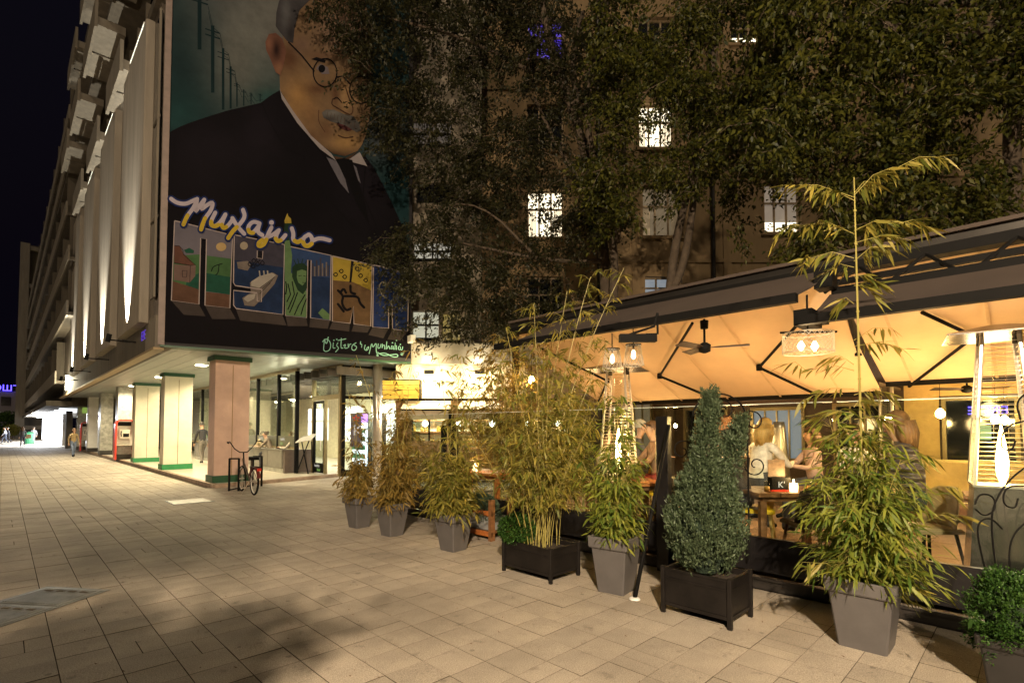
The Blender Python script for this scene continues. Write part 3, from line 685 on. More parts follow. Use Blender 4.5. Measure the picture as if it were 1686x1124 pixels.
A.poly(c5([(790, 800), (830, 765), (905, 750), (890, 800), (830, 830)]), P_['shipl'], 8.9)
for x in (945, 985, 1020): A.line(c5([(x, 600), (x - 8, 540)]), 2.2, P_['shipl'], 9.1, round_=False)
for q in range(3): A.line(c5([(940, 700 + q * 26), (1080 - q * 20, 600 + q * 26)]), .8, P_['line'], 9.3, round_=False)
L3 = c5([(1185, 310), (1600, 400), (1590, 1000), (1410, 975), (1415, 445), (1385, 440), (1372, 975), (1180, 955)])
letter(L3, P_['sky2'])
A.poly(c5([(1418, 590), (1592, 605), (1588, 990), (1412, 968)]), P_['sea'], 7)
for q, hh in enumerate((120, 90, 150, 100, 170, 120, 80, 130, 100)): A.poly(c5([(1424 + q * 18, 590), (1438 + q * 18, 592), (1438 + q * 18, 592 - hh), (1424 + q * 18, 590 - hh)]), P_['ship'] if q % 2 else P_['night'], 7.5)
A.poly(c5([(1480, 930), (1520, 885), (1588, 945), (1586, 992), (1530, 985)]), P_['green'], 8); 
# plain robed figure raising a torch
A.poly(c5([(1172, 640), (1170, 260), (1215, 255), (1240, 400), (1228, 560), (1290, 600), (1375, 740), (1372, 970), (1180, 950)]), P_['green'], 11)
A.poly(c5([(1240, 510), (1270, 480), (1340, 470), (1380, 500), (1378, 700), (1340, 760), (1290, 720), (1240, 600)]), P_['greend'], 11.4)
A.poly(c5([(1285, 545), (1330, 530), (1372, 545), (1366, 640), (1335, 680), (1295, 650), (1282, 600)]), P_['green'], 11.8)
for a, b in (((1255, 440), (1275, 485)), ((1290, 430), (1300, 475)), ((1340, 430), (1325, 475)), ((1372, 450), (1355, 482))): A.line(c5([a, b]), 1.4, P_['greend'], 11.9, round_=False)
for a, b, c in (((1200, 660), (1225, 760), (1190, 830)), ((1240, 640), (1260, 760), (1200, 900)), ((1290, 740), (1250, 850), (1215, 930)), ((1360, 760), (1300, 860), (1260, 950)), ((1372, 800), (1340, 880), (1320, 950)), ((1180, 640), (1190, 700), (1180, 760))): A.line(c5([a, b, c]), 1.8, P_['line'], 12, round_=False)
A.line(c5([(1300, 590), (1325, 585)]), 1, P_['line'], 12.1); A.line(c5([(1345, 588), (1362, 592)]), 1, P_['line'], 12.1); A.line(c5([(1335, 650), (1352, 652)]), 1, P_['line'], 12.1)
A.poly(c5([(1170, 100), (1240, 100), (1232, 200), (1220, 262), (1178, 262), (1165, 180)]), P_['greend'], 12.2)
A.poly(c5([(1168, 80), (1195, 10), (1205, 40), (1228, 60), (1232, 105), (1172, 105)]), P_['gold'], 12.4)
L4 = c6([(250, 118), (600, 195), (588, 735), (440, 715), (436, 560), (405, 710), (250, 692)])
letter(L4, P_['brown'])
A.poly(c6([(254, 123), (597, 198), (592, 420), (430, 345), (256, 330)]), P_['gold'], 7)
A.poly(c6([(415, 160), (440, 165), (418, 350), (400, 350)]), P_['suit'], 8)
for pts in (((300, 420), (350, 470), (330, 530), (370, 600), (410, 580)), ((360, 470), (480, 470), (490, 530), (530, 570)), ((320, 440), (350, 400), (370, 440)), ((410, 380), (410, 440), (450, 450)), ((300, 540), (350, 605))): A.line(c6(pts), 4.0, P_['line'], 8.5)
A.poly(c6([(405, 488), (455, 490), (452, 525), (405, 522)]), P_['brown'], 9.5)
for (x, y) in ((280, 280), (330, 250), (360, 300), (470, 230), (500, 290), (545, 330)): A.line(c6([(x - 20, y), (x, y - 20), (x + 20, y), (x, y + 22), (x - 20, y)]), 1.6, P_['line'], 8)
L5 = c6([(612, 196), (925, 270), (912, 778), (780, 760), (775, 560), (745, 560), (745, 752), (605, 742)])
letter(L5, P_['navy'])
A.line(c6([(735, 370), (690, 340), (660, 380), (670, 430), (700, 470)]), 2, P_['shipl'], 8); A.line(c6([(840, 425), (880, 390)]), 4, P_['redp'], 8)
# extruded undersides
for pts in (c5([(125, 817), (380, 852), (440, 960), (240, 945)]), c5([(436, 862), (665, 887), (720, 985), (500, 985)]), c5([(722, 893), (1150, 948), (1190, 1045), (760, 1000)]), c5([(1180, 957), (1372, 978), (1385, 1050), (1200, 1050)]),
            c5([(1408, 978), (1590, 1003), (1570, 1075), (1400, 1060)]), c6([(250, 697), (405, 715), (400, 780), (225, 760)]), c6([(440, 720), (588, 740), (560, 790), (420, 780)]), c6([(605, 745), (745, 757), (700, 840), (570, 810)]), c6([(780, 765), (912, 782), (850, 860), (735, 850)])):
    A.poly(pts, P_['shade'], 5)
A.build('mural_block_letters', bld)
# brush script word
A = Art()
ST = [[(105, 95), (135, 118), (185, 125), (225, 105), (246, 96), (230, 140), (195, 185), (172, 235)], [(246, 96), (240, 150), (236, 168), (262, 130), (285, 100)], [(285, 100), (262, 160), (300, 128), (335, 110), (322, 160), (288, 200), (268, 262)],
      [(345, 170), (322, 215), (322, 240), (345, 245), (375, 220), (400, 180)], [(400, 180), (378, 232), (388, 256), (410, 246), (438, 210)], [(495, 155), (508, 190), (480, 232), (440, 270), (415, 308)], [(438, 200), (455, 230), (480, 262), (502, 285)],
      [(585, 228), (550, 216), (522, 245), (526, 276), (552, 280), (582, 240)], [(585, 228), (572, 275), (600, 292)], [(650, 250), (634, 280), (608, 345), (580, 355), (578, 332), (612, 310), (655, 292), (690, 265)], [(690, 265), (672, 300), (682, 326), (704, 318), (725, 292)],
      [(760, 255), (770, 285), (765, 318), (790, 332), (820, 312)], [(852, 288), (822, 306), (820, 342), (848, 352), (874, 328), (866, 298), (852, 288)], [(872, 322), (912, 306), (965, 320)]]
for i, s_ in enumerate(ST): A.line(c4(s_), 12.5, P_['blue'], 14 + i * .02)
for i, s_ in enumerate(ST): A.line(c4(s_), 6.6, P_['lilac'], 15.2 + i * .02)
A.disc(*c4([(650, 224)])[0], 6.5, 6.5, P_['blue'], 15); A.disc(*c4([(650, 224)])[0], 4, 4, P_['lilac'], 16)
for i, s_ in enumerate(([(195, 185), (180, 215), (172, 235)], [(290, 200), (275, 235), (268, 262)], [(322, 218), (324, 240), (345, 245), (362, 236)], [(380, 235), (388, 256), (405, 248)], [(462, 248), (440, 270), (415, 308)], [(524, 262), (530, 278), (550, 280)],
             [(622, 315), (608, 345), (580, 355), (578, 334), (600, 318)], [(672, 310), (682, 326), (700, 320)], [(775, 322), (790, 332), (808, 322)], [(822, 330), (830, 350), (850, 352), (868, 338)])): A.line(c4(s_), 6.8, P_['yel'], 16 + i * .02)
A.build('mural_script_word', bld)
A = Art()
SG = [[(180, 870), (170, 960), (230, 950), (240, 880), (200, 840), (165, 870)], [(180, 850), (200, 900), (215, 830)], [(260, 880), (255, 930), (275, 925)], [(300, 880), (285, 905), (310, 925), (290, 950), (280, 960)], [(330, 840), (325, 930), (345, 925)], [(300, 860), (370, 845)], [(350, 905), (370, 890), (355, 930), (385, 925)],
      [(390, 890), (392, 930), (400, 895), (415, 890)], [(440, 900), (470, 915), (450, 950), (420, 940), (425, 900), (460, 880)], [(500, 870), (498, 895), (512, 890), (508, 920)], [(540, 900), (530, 940), (560, 950), (575, 910), (555, 925), (550, 940)],
      [(575, 975), (600, 870), (605, 930), (640, 870), (635, 960), (660, 1000), (640, 990)], [(655, 890), (650, 930), (672, 925), (678, 895)], [(690, 890), (688, 935), (695, 900), (712, 900), (712, 935)], [(730, 870), (725, 935)], [(735, 930), (745, 900), (758, 935)], [(775, 905), (765, 935), (785, 930), (785, 900), (792, 938)],
      [(805, 880), (802, 938)], [(815, 905), (815, 940)], [(840, 910), (828, 930), (842, 942)], [(850, 915), (852, 945), (868, 940), (870, 915)], [(885, 950), (865, 995), (850, 975), (885, 965)], [(660, 975), (720, 968), (780, 1005), (830, 1005), (825, 978), (770, 985), (700, 995), (650, 965)]]
for i, s_ in enumerate(SG): A.line(c6(s_), 1.35, P_['mint'], 6 + i * .02)
for (x, y) in ((265, 858), (290, 850), (780, 880), (815, 860), (850, 895)): A.disc(*c6([(x, y)])[0], 1.2, 1.2, P_['mint'], 6.6, 8)
A.build('mural_signature', bld)
# small sign box at the end of the wall
t = thing('security_camera', 'small white camera box fixed at the right end of the painted wall', 'camera')
p = mp(674, 560, 10); mb = MB(p, MDIR, MN); mb.box(-.08, .08, 0, .3, -.1, .12); mb.build('housing', M['white'], t)
mb = MB(p, MDIR, MN); mb.box(-.03, .03, -.1, .0, -.2, .0); mb.build('bracket', M['black'], t)
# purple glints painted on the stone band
t = tag(text_mesh('painted_neon_reflection', 'ЕРЕ', .34, (2.662, 17.3, 4.05), (0, -1, 0), (0, 0, 1), M['purple']), 'faint violet neon reflection painted as glowing letters on the stone band beside the corner', 'sign')

# ------------------------------------------------------------------ far street buildings
fb = thing('balcony_block', 'long office block with stacked concrete balconies down the street', 'building', (3, 46, 0))
mb = MB(); mb.box(3.3, 9, 46.2, 105, 3.2, 19.6); mb.build('wall', M['concd'], fb)
for zi, zH in enumerate((3.03, 6.1, 8.95, 12.0, 15.0, 17.4)):
    z = zH + CAMH - .3; v0 = 41.6 if zi == 0 else 34.6 if zi < 3 else 37
    mb = MB(); mb.box(2.25, 3.28, v0, 104, z, z + .18); mb.build('balcony_slab', M['concd'], fb)
    mb = MB(); mb.box(2.16, 2.24, v0 - .02, 104, z - .02, z + .75); mb.build('balcony_parapet', M['conc'], fb)
    for k in range(14):
        v = v0 + 1.5 + k * 4.6
        if v < 103: mb = MB(); mb.box(2.3, 3.2, v, v + .12, z + .181, z + 2.7); mb.build('divider', M['concd'], fb)
        if v + 3.5 < 103: mb = MB(); mb.box(3.24, 3.288, v + .8, v + 3.6, z + .6, z + 2.3); mb.build('window', M['dglass'] if (k * 7 + zi * 3) % 9 else M['litdim'], fb)
mb = MB(); mb.box(2.0, 3.3, 46, 104, 3.15, 3.5); mb.build('canopy', M['concd'], fb)
mb = MB(); mb.box(5.2, 5.5, 46.4, 62, .1, 3.1); mb.build('dark_shopfront', M['blackp'], fb)
for k in range(7):
    a = 62 + k * 5.0; mb = MB(); mb.box(3.9, 4.0, a + .1, a + 4.8, .15, 2.9); mb.build('lit_shop_window', M['litcool'], fb)
    mb = MB(); mb.box(3.84, 4.05, a - .12, a + .1, .1, 3.1); mb.build('mullion', M['white'], fb)
for k in range(8):
    a = 50 + k * 5.0; mb = MB(); mb.box(2.9, 4.4, a, a + .3, 2.95, 3.12); mb.build('canopy_blade', emis('canopy_glow', (.9, .95, 1), .5), fb)
point((2.6, 70, 2.6), 500, (.95, .97, 1), .5); point((2.4, 85, 2.6), 500, (.95, .97, 1), .5)
eb = thing('glazed_stair_block', 'framed concrete block with glowing stair windows at the street end', 'building', (1.5, 112, 0))
mb = MB(); mb.box(1.6, 8, 112.5, 125, .0, 31); mb.build('wall', M['concd'], eb)
for z in (1.5, 4.5, 8.2, 13, 18, 24, 30): mb = MB(); mb.box(1.4, 7, 111.6, 112.4, z, z + .6); mb.build('floor_band', M['conc'], eb)
mb = MB(); mb.box(1.3, 2.4, 111.5, 112.45, 0, 31); mb.build('corner_post', M['conc'], eb)
mb = MB(); mb.box(3.3, 6.8, 112.3, 112.46, 5.3, 13); mb.build('lit_window', emis('stair_glow', (1, .88, .62), .7), eb)
mb = MB(); mb.box(3.4, 6.6, 112.3, 112.46, 25, 29.5); mb.build('lit_window', emis('stair_dim', (.9, .75, .25), .08), eb)
for k in range(4): mb = MB(); mb.box(3.3, 6.8, 112.2, 112.29, 5.6 + k * .9, 5.75 + k * .9); mb.build('shelf', M['wood'], eb)
gb = thing('grey_far_block', 'plain grey building with a blue roof sign beyond the trees', 'building', (-8, 150, 0))
mb = MB(); mb.box(-40, 2.0, 150, 160, 0, 9.4); mb.build('wall', mat('far_grey', (.20, .18, .20), .9), gb)
for i in range(8):
    for j in range(2): mb = MB(); mb.box(-20 + i * 2.8, -18.6 + i * 2.8, 149.9, 149.99, 3.2 + j * 3.2, 5.0 + j * 3.2); mb.build('window', M['dglass'], gb)
text_mesh('roof_sign', 'ПОШТА', 1.7, (-2.9, 149.8, 9.45), (1, 0, 0), (0, 0, 1), M['bluesign'], gb, extrude=.05)

# ================================================================== leaves
def leaf_mesh(name, P, D, L, W, m, parent=None, droop=.25, seed=0, simple=False, kind=None):
    r = np.random.default_rng(seed); n = len(P)
    P = np.asarray(P, float); D = np.asarray(D, float); D /= np.linalg.norm(D, axis=1)[:, None] + 1e-9
    S = np.cross(D, r.normal(size=(n, 3)) * .6 + np.array([0, 0, 1.0])); S /= np.linalg.norm(S, axis=1)[:, None] + 1e-9
    L = np.broadcast_to(L, (n,))[:, None] * r.uniform(.7, 1.2, (n, 1)); W = np.broadcast_to(W, (n,))[:, None] * r.uniform(.8, 1.15, (n, 1))
    z = np.zeros((n, 3)); z[:, 2] = -1; dr = z * L * droop
    if simple:
        N_ = np.cross(S, D) * W * .2
        V = np.stack([P, P + D * L * .45 + S * W * .5 + N_, P + D * L + dr, P + D * L * .45 - S * W * .5 + N_], 1).reshape(-1, 3)
        F = (np.arange(n)[:, None] * 4 + np.array([0, 1, 2, 0, 2, 3])[None]).reshape(-1); ls = 3; nf = 2 * n
        starts = np.arange(nf) * 3; tot = np.full(nf, 3)
    else:
        V = np.stack([P, P + D * L * .28 + S * W * .5 + dr * .08, P + D * L * .28 - S * W * .5 + dr * .08, P + D * L * .65 + S * W * .38 + dr * .4, P + D * L * .65 - S * W * .38 + dr * .4, P + D * L + dr], 1).reshape(-1, 3)
        F = (np.arange(n)[:, None] * 6 + np.array([0, 1, 2, 1, 3, 4, 2, 3, 5, 4])[None]).reshape(-1); nf = 3 * n
        tot = np.tile([3, 4, 3], n); starts = np.concatenate([[0], np.cumsum(tot)[:-1]])
    if parent is not None:
        w0 = wloc(parent); V = V - np.array([w0.x, w0.y, w0.z])
    me = bpy.data.meshes.new(name); me.vertices.add(len(V)); me.vertices.foreach_set('co', V.astype(np.float32).ravel())
    me.loops.add(len(F)); me.loops.foreach_set('vertex_index', F.astype(np.int32)); me.polygons.add(nf)
    me.polygons.foreach_set('loop_start', starts.astype(np.int32)); me.polygons.foreach_set('loop_total', tot.astype(np.int32))
    me.materials.append(m); me.update(calc_edges=True); me.validate()
    o = bpy.data.objects.new(name, me); COL.objects.link(o)
    if parent is not None: o.parent = parent
    if kind: o['kind'] = kind
    return o
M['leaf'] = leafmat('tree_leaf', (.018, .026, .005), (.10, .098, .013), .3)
M['leafd'] = leafmat('tree_leaf_painted_shade', (.014, .016, .006), (.042, .040, .013), .3)  # darker leaf copy, the left tree's shade put into its colour
M['bleaf'] = leafmat('bamboo_leaf', (.11, .13, .020), (.34, .27, .05), .35)
M['bleafg'] = leafmat('bamboo_leaf_green', (.07, .13, .02), (.28, .29, .04), .35)
M['bleafo'] = leafmat('bamboo_leaf_ochre', (.15, .11, .025), (.34, .22, .05), .35)
M['cyp'] = leafmat('cypress_spray', (.045, .070, .034), (.10, .135, .070), .15)
M['thu'] = leafmat('thuja_spray', (.015, .05, .008), (.06, .13, .02), .2)

def scroll_blobs(spec): return spec

# ================================================================== OLD BUILDING (behind the trees) + glazed wing
DB = 19.0
def bpt(px, py, d): 
    k = d / FW.dot(FH); r = ray(px, py); return EYE + r * (d / r.dot(FH))
def loc2(px, py, d):
    p = bpt(px, py, d); q = p - EYE; return q.dot(RT), p.z
def frameMB(d): return MB(Vector((FH.x * d, FH.y * d, 0)), RT, FH)
def wall_holes(mb, x0, x1, z0, z1, holes, y0, y1, m=0):
    xs = sorted({x0, x1} | {h[0] for h in holes} | {h[2] for h in holes}); zs = sorted({z0, z1} | {h[1] for h in holes} | {h[3] for h in holes})
    for zi in range(len(zs) - 1):
        run = None
        for xi in range(len(xs) - 1):
            cx = (xs[xi] + xs[xi + 1]) / 2; cz = (zs[zi] + zs[zi + 1]) / 2
            solid = not any(h[0] < cx < h[2] and h[1] < cz < h[3] for h in holes)
            if solid: run = run if run is not None else xs[xi]
            if (not solid or xi == len(xs) - 2) and run is not None:
                e = xs[xi + 1] if solid else xs[xi]; mb.box(run, e, y0, y1, zs[zi], zs[zi + 1], m); run = None
ob = thing('old_apartment_house', 'tall ochre apartment house with a few lit windows behind the trees', 'building', tuple(bpt(1150, 705, DB).xy) + (0,))
WIN = [(868, 312, 928, 390, 'lit'), (1050, 170, 1110, 243, 'lit'), (1258, 300, 1320, 382, 'shade'), (1203, 22, 1252, 72, 'half'), (1058, 305, 1125, 388, 'dim'), (1062, 455, 1124, 500, 'blue'), (868, 172, 928, 246, 'dark'), (1258, 165, 1320, 240, 'dark'),
       (868, 30, 928, 100, 'purple'), (1050, 28, 1110, 100, 'dark'), (1440, 300, 1500, 382, 'dark'), (1440, 160, 1500, 240, 'dark'), (868, 455, 928, 530, 'dark'), (1258, 450, 1320, 520, 'dark')]
holes = []
for (a, b, c, d, k) in WIN:
    x0, z1 = loc2(a, b, DB); x1, z0 = loc2(c, d, DB); holes.append((x0, z0, x1, z1, k))
mb = frameMB(DB); wall_holes(mb, loc2(792, 705, DB)[0], 30, 0, 22, [h[:4] for h in holes], 0, .4); mb.build('wall', M['facade'], ob)
for (x0, z0, x1, z1, k) in holes:
    mb = frameMB(DB); cx = (x0 + x1) / 2; w_ = .05
    zt = z0 + (z1 - z0) * .62
    mb.box(x0, x0 + w_, .18, .26, z0, z1); mb.box(x1 - w_, x1, .18, .26, z0, z1); mb.box(x0 + w_, x1 - w_, .18, .26, z0, z0 + w_); mb.box(x0 + w_, x1 - w_, .18, .26, z1 - w_, z1)
    q = (x1 - x0) / 3
    mb.box(x0 + q - .03, x0 + q + .03, .185, .255, z0 + w_, z1 - w_); mb.box(x1 - q - .03, x1 - q + .03, .185, .255, z0 + w_, z1 - w_); mb.box(x0 + w_, x1 - w_, .19, .25, zt - .03, zt + .03)
    wo = mb.build('window', mat('window_frame_paint', (.30, .22, .13), .6), ob)
    mm = {'lit': M['lit'], 'dim': M['litdim'], 'blue': M['litblue'], 'purple': emis('violet_neon_reflection', (.10, .04, .9), .10)}.get(k, M['dglass'])  # violet pane glows in place of neon reflected on the house
    if k == 'shade':
        mb = frameMB(DB); mb.box(x0 + w_, x1 - w_, .27, .28, z0, z0 + (z1 - z0) * .25); mb.build('pane', M['lit'], wo)
        mb = frameMB(DB); mb.box(x0 + w_, x1 - w_, .262, .272, z0 + (z1 - z0) * .26, z1); mb.build('blind', emis('drawn_blind', (1, .8, .6), .030, (.3, .28, .26)), wo)
    elif k == 'half':
        mb = frameMB(DB); mb.box(x0 + w_, x1 - w_, .27, .28, z0, z0 + (z1 - z0) * .35); mb.build('pane', M['lit'], wo)
        mb = frameMB(DB); mb.box(x0 + w_, x1 - w_, .262, .272, z0 + (z1 - z0) * .36, z1); mb.build('blind', M['dglass'], wo)
    else:
        mb = frameMB(DB); mb.box(x0 + w_, x1 - w_, .27, .28, z0, z1); mb.build('pane', mm, wo)
    if k in ('lit', 'dim'):
        for e in (0, 1):
            mb = frameMB(DB); xa = x0 + w_ if not e else x1 - w_ - .30
            for s_ in range(6): mb.box(xa + s_ * .05, xa + s_ * .05 + .03, .285 if k == 'x' else .262, .268, z0, zt)
            mb.build('curtain', mat('curtain', (.5, .42, .3), .9, emit=(1, .70, .38), es=.07 if k == 'lit' else .012), wo)  # curtain emission stands for room light coming through the cloth
    mb = frameMB(DB); mb.box(x0 - .15, x1 + .15, -.12, -.002, z0 - .14, z0 - .03); mb.build('sill', M['facade'], wo)
for z in (5.35, 8.65, 11.9, 15.2): mb = frameMB(DB); mb.box(loc2(792, 705, DB)[0], 30, -.07, -.002, z - .85, z - .72); mb.build('string_course', M['facade'], ob)
for px in (1172, 985):
    mb = frameMB(DB); x = loc2(px, 400, DB)[0]; mb.tube([(x, -.14, 0.2), (x, -.14, 20)], .075, 8); mb.box(x - .02, x + .02, -.1, -.002, 6, 6.05); mb.build('drainpipe', M['dsteel'], ob)
for px in (1190, 1040, 1380): mb = frameMB(DB); x = loc2(px, 400, DB)[0]; mb.box(x, x + .3, -.06, -.002, 3.5, 20); mb.build('pilaster', M['facade'], ob)
# glazed wing
DW = 17.3
wg = thing('stair_wing', 'narrow rendered wing with lit stair windows between mural wall and trees', 'building', tuple(bpt(740, 705, DW).xy) + (0,))
WW = [(679, 198, 742, 238, 'w'), (681, 398, 742, 426, 'w2'), (679, 512, 722, 556, 'g'), (728, 516, 758, 560, 'y'), (686, 300, 740, 330, 'd')]
hl = []
for (a, b, c, d, k) in WW:
    x0, z1 = loc2(a, b, DW); x1, z0 = loc2(c, d, DW); hl.append((x0, z0, x1, z1, k))
xa = loc2(672, 600, DW)[0]; xb = loc2(792, 600, DW)[0]; zb = loc2(700, 658, DW)[1]
mb = frameMB(DW); wall_holes(mb, xa, xb, zb, 21, [h[:4] for h in hl], 0, .3); mb.build('wall', mat('wing_render', (.26, .22, .17), .9), wg)
for (x0, z0, x1, z1, k) in hl:
    mb = frameMB(DW); mb.box(x0, x1, .2, .22, z0, z1)
    mm = {'w': emis('blind_glow', (1, .8, .65), .012), 'w2': emis('stair_white', (1, .93, .75), .07), 'g': emis('stair_greenish', (.95, .93, .68), .09), 'y': emis('stair_yellow', (1, .72, .2), .05), 'd': M['dglass']}[k]
    po = mb.build('window', mm, wg)
    mb = frameMB(DW); mb.box(x0, x1, -.04, .02, z0 - .09, z0); mb.box(x0, x1, .1, .15, (z0 + z1) / 2 - .03, (z0 + z1) / 2 + .03); mb.box((x0 + x1) / 2 - .025, (x0 + x1) / 2 + .025, .08, .14, z0, z1); mb.build('frame', M['black'], po)
# bright low building with timber sign and white awnings
DL = 16.6
lb = thing('kiosk_building', 'low floodlit white walled shop with concrete fascia behind the bamboos', 'building', tuple(bpt(740, 705, DL).xy) + (0,))
x0 = loc2(652, 600, DL)[0]; x1 = loc2(1000, 600, DL)[0]; zt = loc2(700, 567, DL)[1]; zm = loc2(700, 600, DL)[1]; zc = loc2(700, 659, DL)[1]
M['wallw'] = mat('white_wall', (.74, .66, .50), .85, var=.08, scale=2)
mb = frameMB(DL); mb.box(loc2(677, 600, DL)[0], x1, -.25, .25, zm, zt); mb.build('fascia', mat('fascia_concrete', (.36, .33, .28), .8, var=.2, scale=2), lb)
xw = loc2(868, 600, DL)[0]
mb = frameMB(DL); mb.box(x0, xw, 0, .25, zc, zm - .003); mb.build('upper_wall', M['wallw'], lb)
mb = frameMB(DL); mb.box(xw, x1, 0, .25, zc, zm - .003); mb.build('upper_wall', M['facade'], lb)
hz = loc2(700, 690, DL)[1]; 
hs = [(loc2(682, 0, DL)[0], 1.25, loc2(738, 0, DL)[0], hz), (loc2(750, 0, DL)[0], .9, loc2(835, 0, DL)[0], hz), (loc2(860, 0, DL)[0], 1.0, loc2(930, 0, DL)[0], hz), (loc2(945, 0, DL)[0], 1.0, loc2(990, 0, DL)[0], hz)]
mb = frameMB(DL); wall_holes(mb, x0, x1, 0.0, zc - .003, hs, .02, .2); mb.build('lower_wall', wood('lower_timber', (.30, .17, .06)), lb)
for k, h_ in enumerate(hs):
    mb = frameMB(DL); mb.box(h_[0], h_[2], .12, .125, h_[1], h_[3]); gw = mb.build('window', M['glass'], lb)
    mb = frameMB(DL)
    for e in range(3): xx = h_[0] + (h_[2] - h_[0]) * e / 2; mb.box(xx - .025, xx + .025, .06, .11, h_[1], h_[3])
    mb.box(h_[0], h_[2], .055, .105, h_[1] - .05, h_[1]); mb.build('frame', M['black'], gw)
mb = frameMB(DL); mb.box(x0, x1, 1.6, 1.7, 0, 4.2); mb.box(x0, x1, .25, 1.6, 3.0, 3.05); mb.build('back_wall', M['wallw'], lb)
# shelves with bottles inside the kiosk
sh = thing('bar_shelf', 'bar shelving loaded with bottles and glasses behind the kiosk windows', 'shelf', tuple(bpt(760, 705, DL + 1.4).xy) + (0,))
mb = frameMB(DL)
for z in (1.1, 1.5, 1.9): mb.box(x0 + .1, x1 - .1, 1.25, 1.58, z, z + .04)
mb.box(x0 + .1, x1 - .1, .8, 1.24, .1, 1.0); mb.build('shelf_board', M['wood'], sh)
mb = frameMB(DL)
for k in range(150):
    x = x0 + .2 + k * (x1 - x0 - .4) / 150; z = rng.choice((1.14, 1.54, 1.94)); hh = rng.uniform(.16, .3); mb.lathe((x, 1.4, z), [(.032, 0), (.034, hh * .6), (.012, hh * .75), (.012, hh)], 6)
tag(mb.build('bottle_row', mat('bottle_glass', (.25, .16, .04), .2, var=.9, scale=4)), 'rows of bottles standing on the kiosk bar shelves', 'bottles', kind='stuff')
for px, pw in ((690, 5), (722, 5), (775, 5), (812, 5), (890, 5), (960, 4)): q = bpt(px, 690, DL + .7); point((q.x, q.y, 2.35), 26, (1, .9, .68), .08)
for k in range(5):
    q = bpt(700 + k * 55, 697, DL + .9); t = thing('pendant_lamp', 'small white pendant glowing inside the kiosk, %s from the left' % ['first', 'second', 'third', 'fourth', 'fifth'][k], 'lamp', tuple(q), group='kiosk pendants')
    mb = MB(); mb.lathe(tuple(q), [(.02, .1), (.08, .06), (.1, 0), (.08, -.06), (.02, -.1)], 12); mb.build('globe', emis('globe', (1, .93, .75), 5), t, smooth=True)
    mb = MB(); mb.tube([q + Vector((0, 0, .1)), q + Vector((0, 0, .9))], .006, 5); mb.build('cord', M['black'], t)
# wall lamps washing the white wall
for k, px in enumerate((707, 790)):
    q = bpt(px, 613, DL); c = Vector((q.x, q.y, q.z)) - FH * .14
    t = thing('wall_washer', 'small box lamp washing the white kiosk wall, %s from the left' % ['first', 'second', 'third', 'fourth'][k], 'lamp', tuple(c), group='wall washers')
    mb = MB(c, RT, FH); mb.box(-.14, .14, -.06, .10, -.06, .06); mb.build('housing', M['black'], t)
    if k < 2: point(c - FH * .30 + Vector((0, 0, -.35)), 15, (1, .80, .46), .10); point(c - FH * .30 + Vector((0, 0, .32)), 4, (1, .84, .52), .10)
# timber sign box
sx0, sz1 = loc2(630, 626, DL - .5); sx1, sz0 = loc2(690, 657, DL - .5)
t = thing('timber_sign_box', 'box sign of glowing yellow planks above the kiosk corner', 'sign', tuple(bpt(660, 657, DL - .5)))
for k in range(4):
    mb = frameMB(DL - .5); a = sz0 + (sz1 - sz0) * k / 4; mb.box(sx0, sx1, 0, .3, a + .006, sz0 + (sz1 - sz0) * (k + 1) / 4 - .006); mb.build('plank', mat('yellow_plank', (.60, .40, .06), .5, var=.25, scale=3), t)
mb = frameMB(DL - .5); mb.box(sx0 - .03, sx1 + .03, .02, .32, sz1, sz1 + .03); mb.box(sx1, sx1 + .03, .02, .32, sz0, sz1); mb.build('frame', M['black'], t)
point(bpt(662, 612, DL - 1.2), 14, (1, .78, .35), .08)
# white sloped awnings
for k, (pa, pb) in enumerate(((659, 742), (752, 842))):
    a0, za = loc2(pa + 8, 661, DL - .1); a1, _ = loc2(pb - (0 if k == 0 else 30), 661, DL - .1)
    b0, zb_ = loc2(pa, 674, DL - .9); b1, _ = loc2(pb, 674, DL - .9)
    F0 = lambda x, d, z: Vector((FH.x * d, FH.y * d, z)) + RT * x
    t = thing('window_awning', 'white folding awning over the %s kiosk window' % ('left' if k == 0 else 'right'), 'awning', tuple(F0(a0, DL - .1, za)), group='white kiosk awnings')
    mb = MB(); mb.slab([F0(a0, DL - .1, za), F0(a1, DL - .1, za), F0(b1, DL - .9, zb_), F0(b0, DL - .9, zb_)], (0, 0, .02)); mb.build('canopy', mat('white_canvas', (.78, .74, .62), .8), t)
    mb = MB(); mb.slab([F0(b0, DL - .91, zb_ - .03), F0(b1, DL - .91, zb_ - .03), F0(b1, DL - .91, zb_ - .30), F0(b0, DL - .91, zb_ - .30)], FH * .01); mb.build('valance', mat('beige_canvas', (.45, .38, .26), .8), t)
    mb = MB(); mb.tube([F0(b0, DL - .93, zb_ - .01), F0(b1, DL - .93, zb_ - .01)], .025, 6); mb.build('front_bar', M['black'], t)
mb = frameMB(DL - 1.0); xs_, zz_ = loc2(655, 659, DL - 1.0); mb.box(xs_, loc2(1000, 659, DL - 1.0)[0], 0, .08, zz_, zz_ + .06)
tag(mb.build('gutter_rail', M['black']), 'long thin dark rail running above the white kiosk awnings', 'rail')
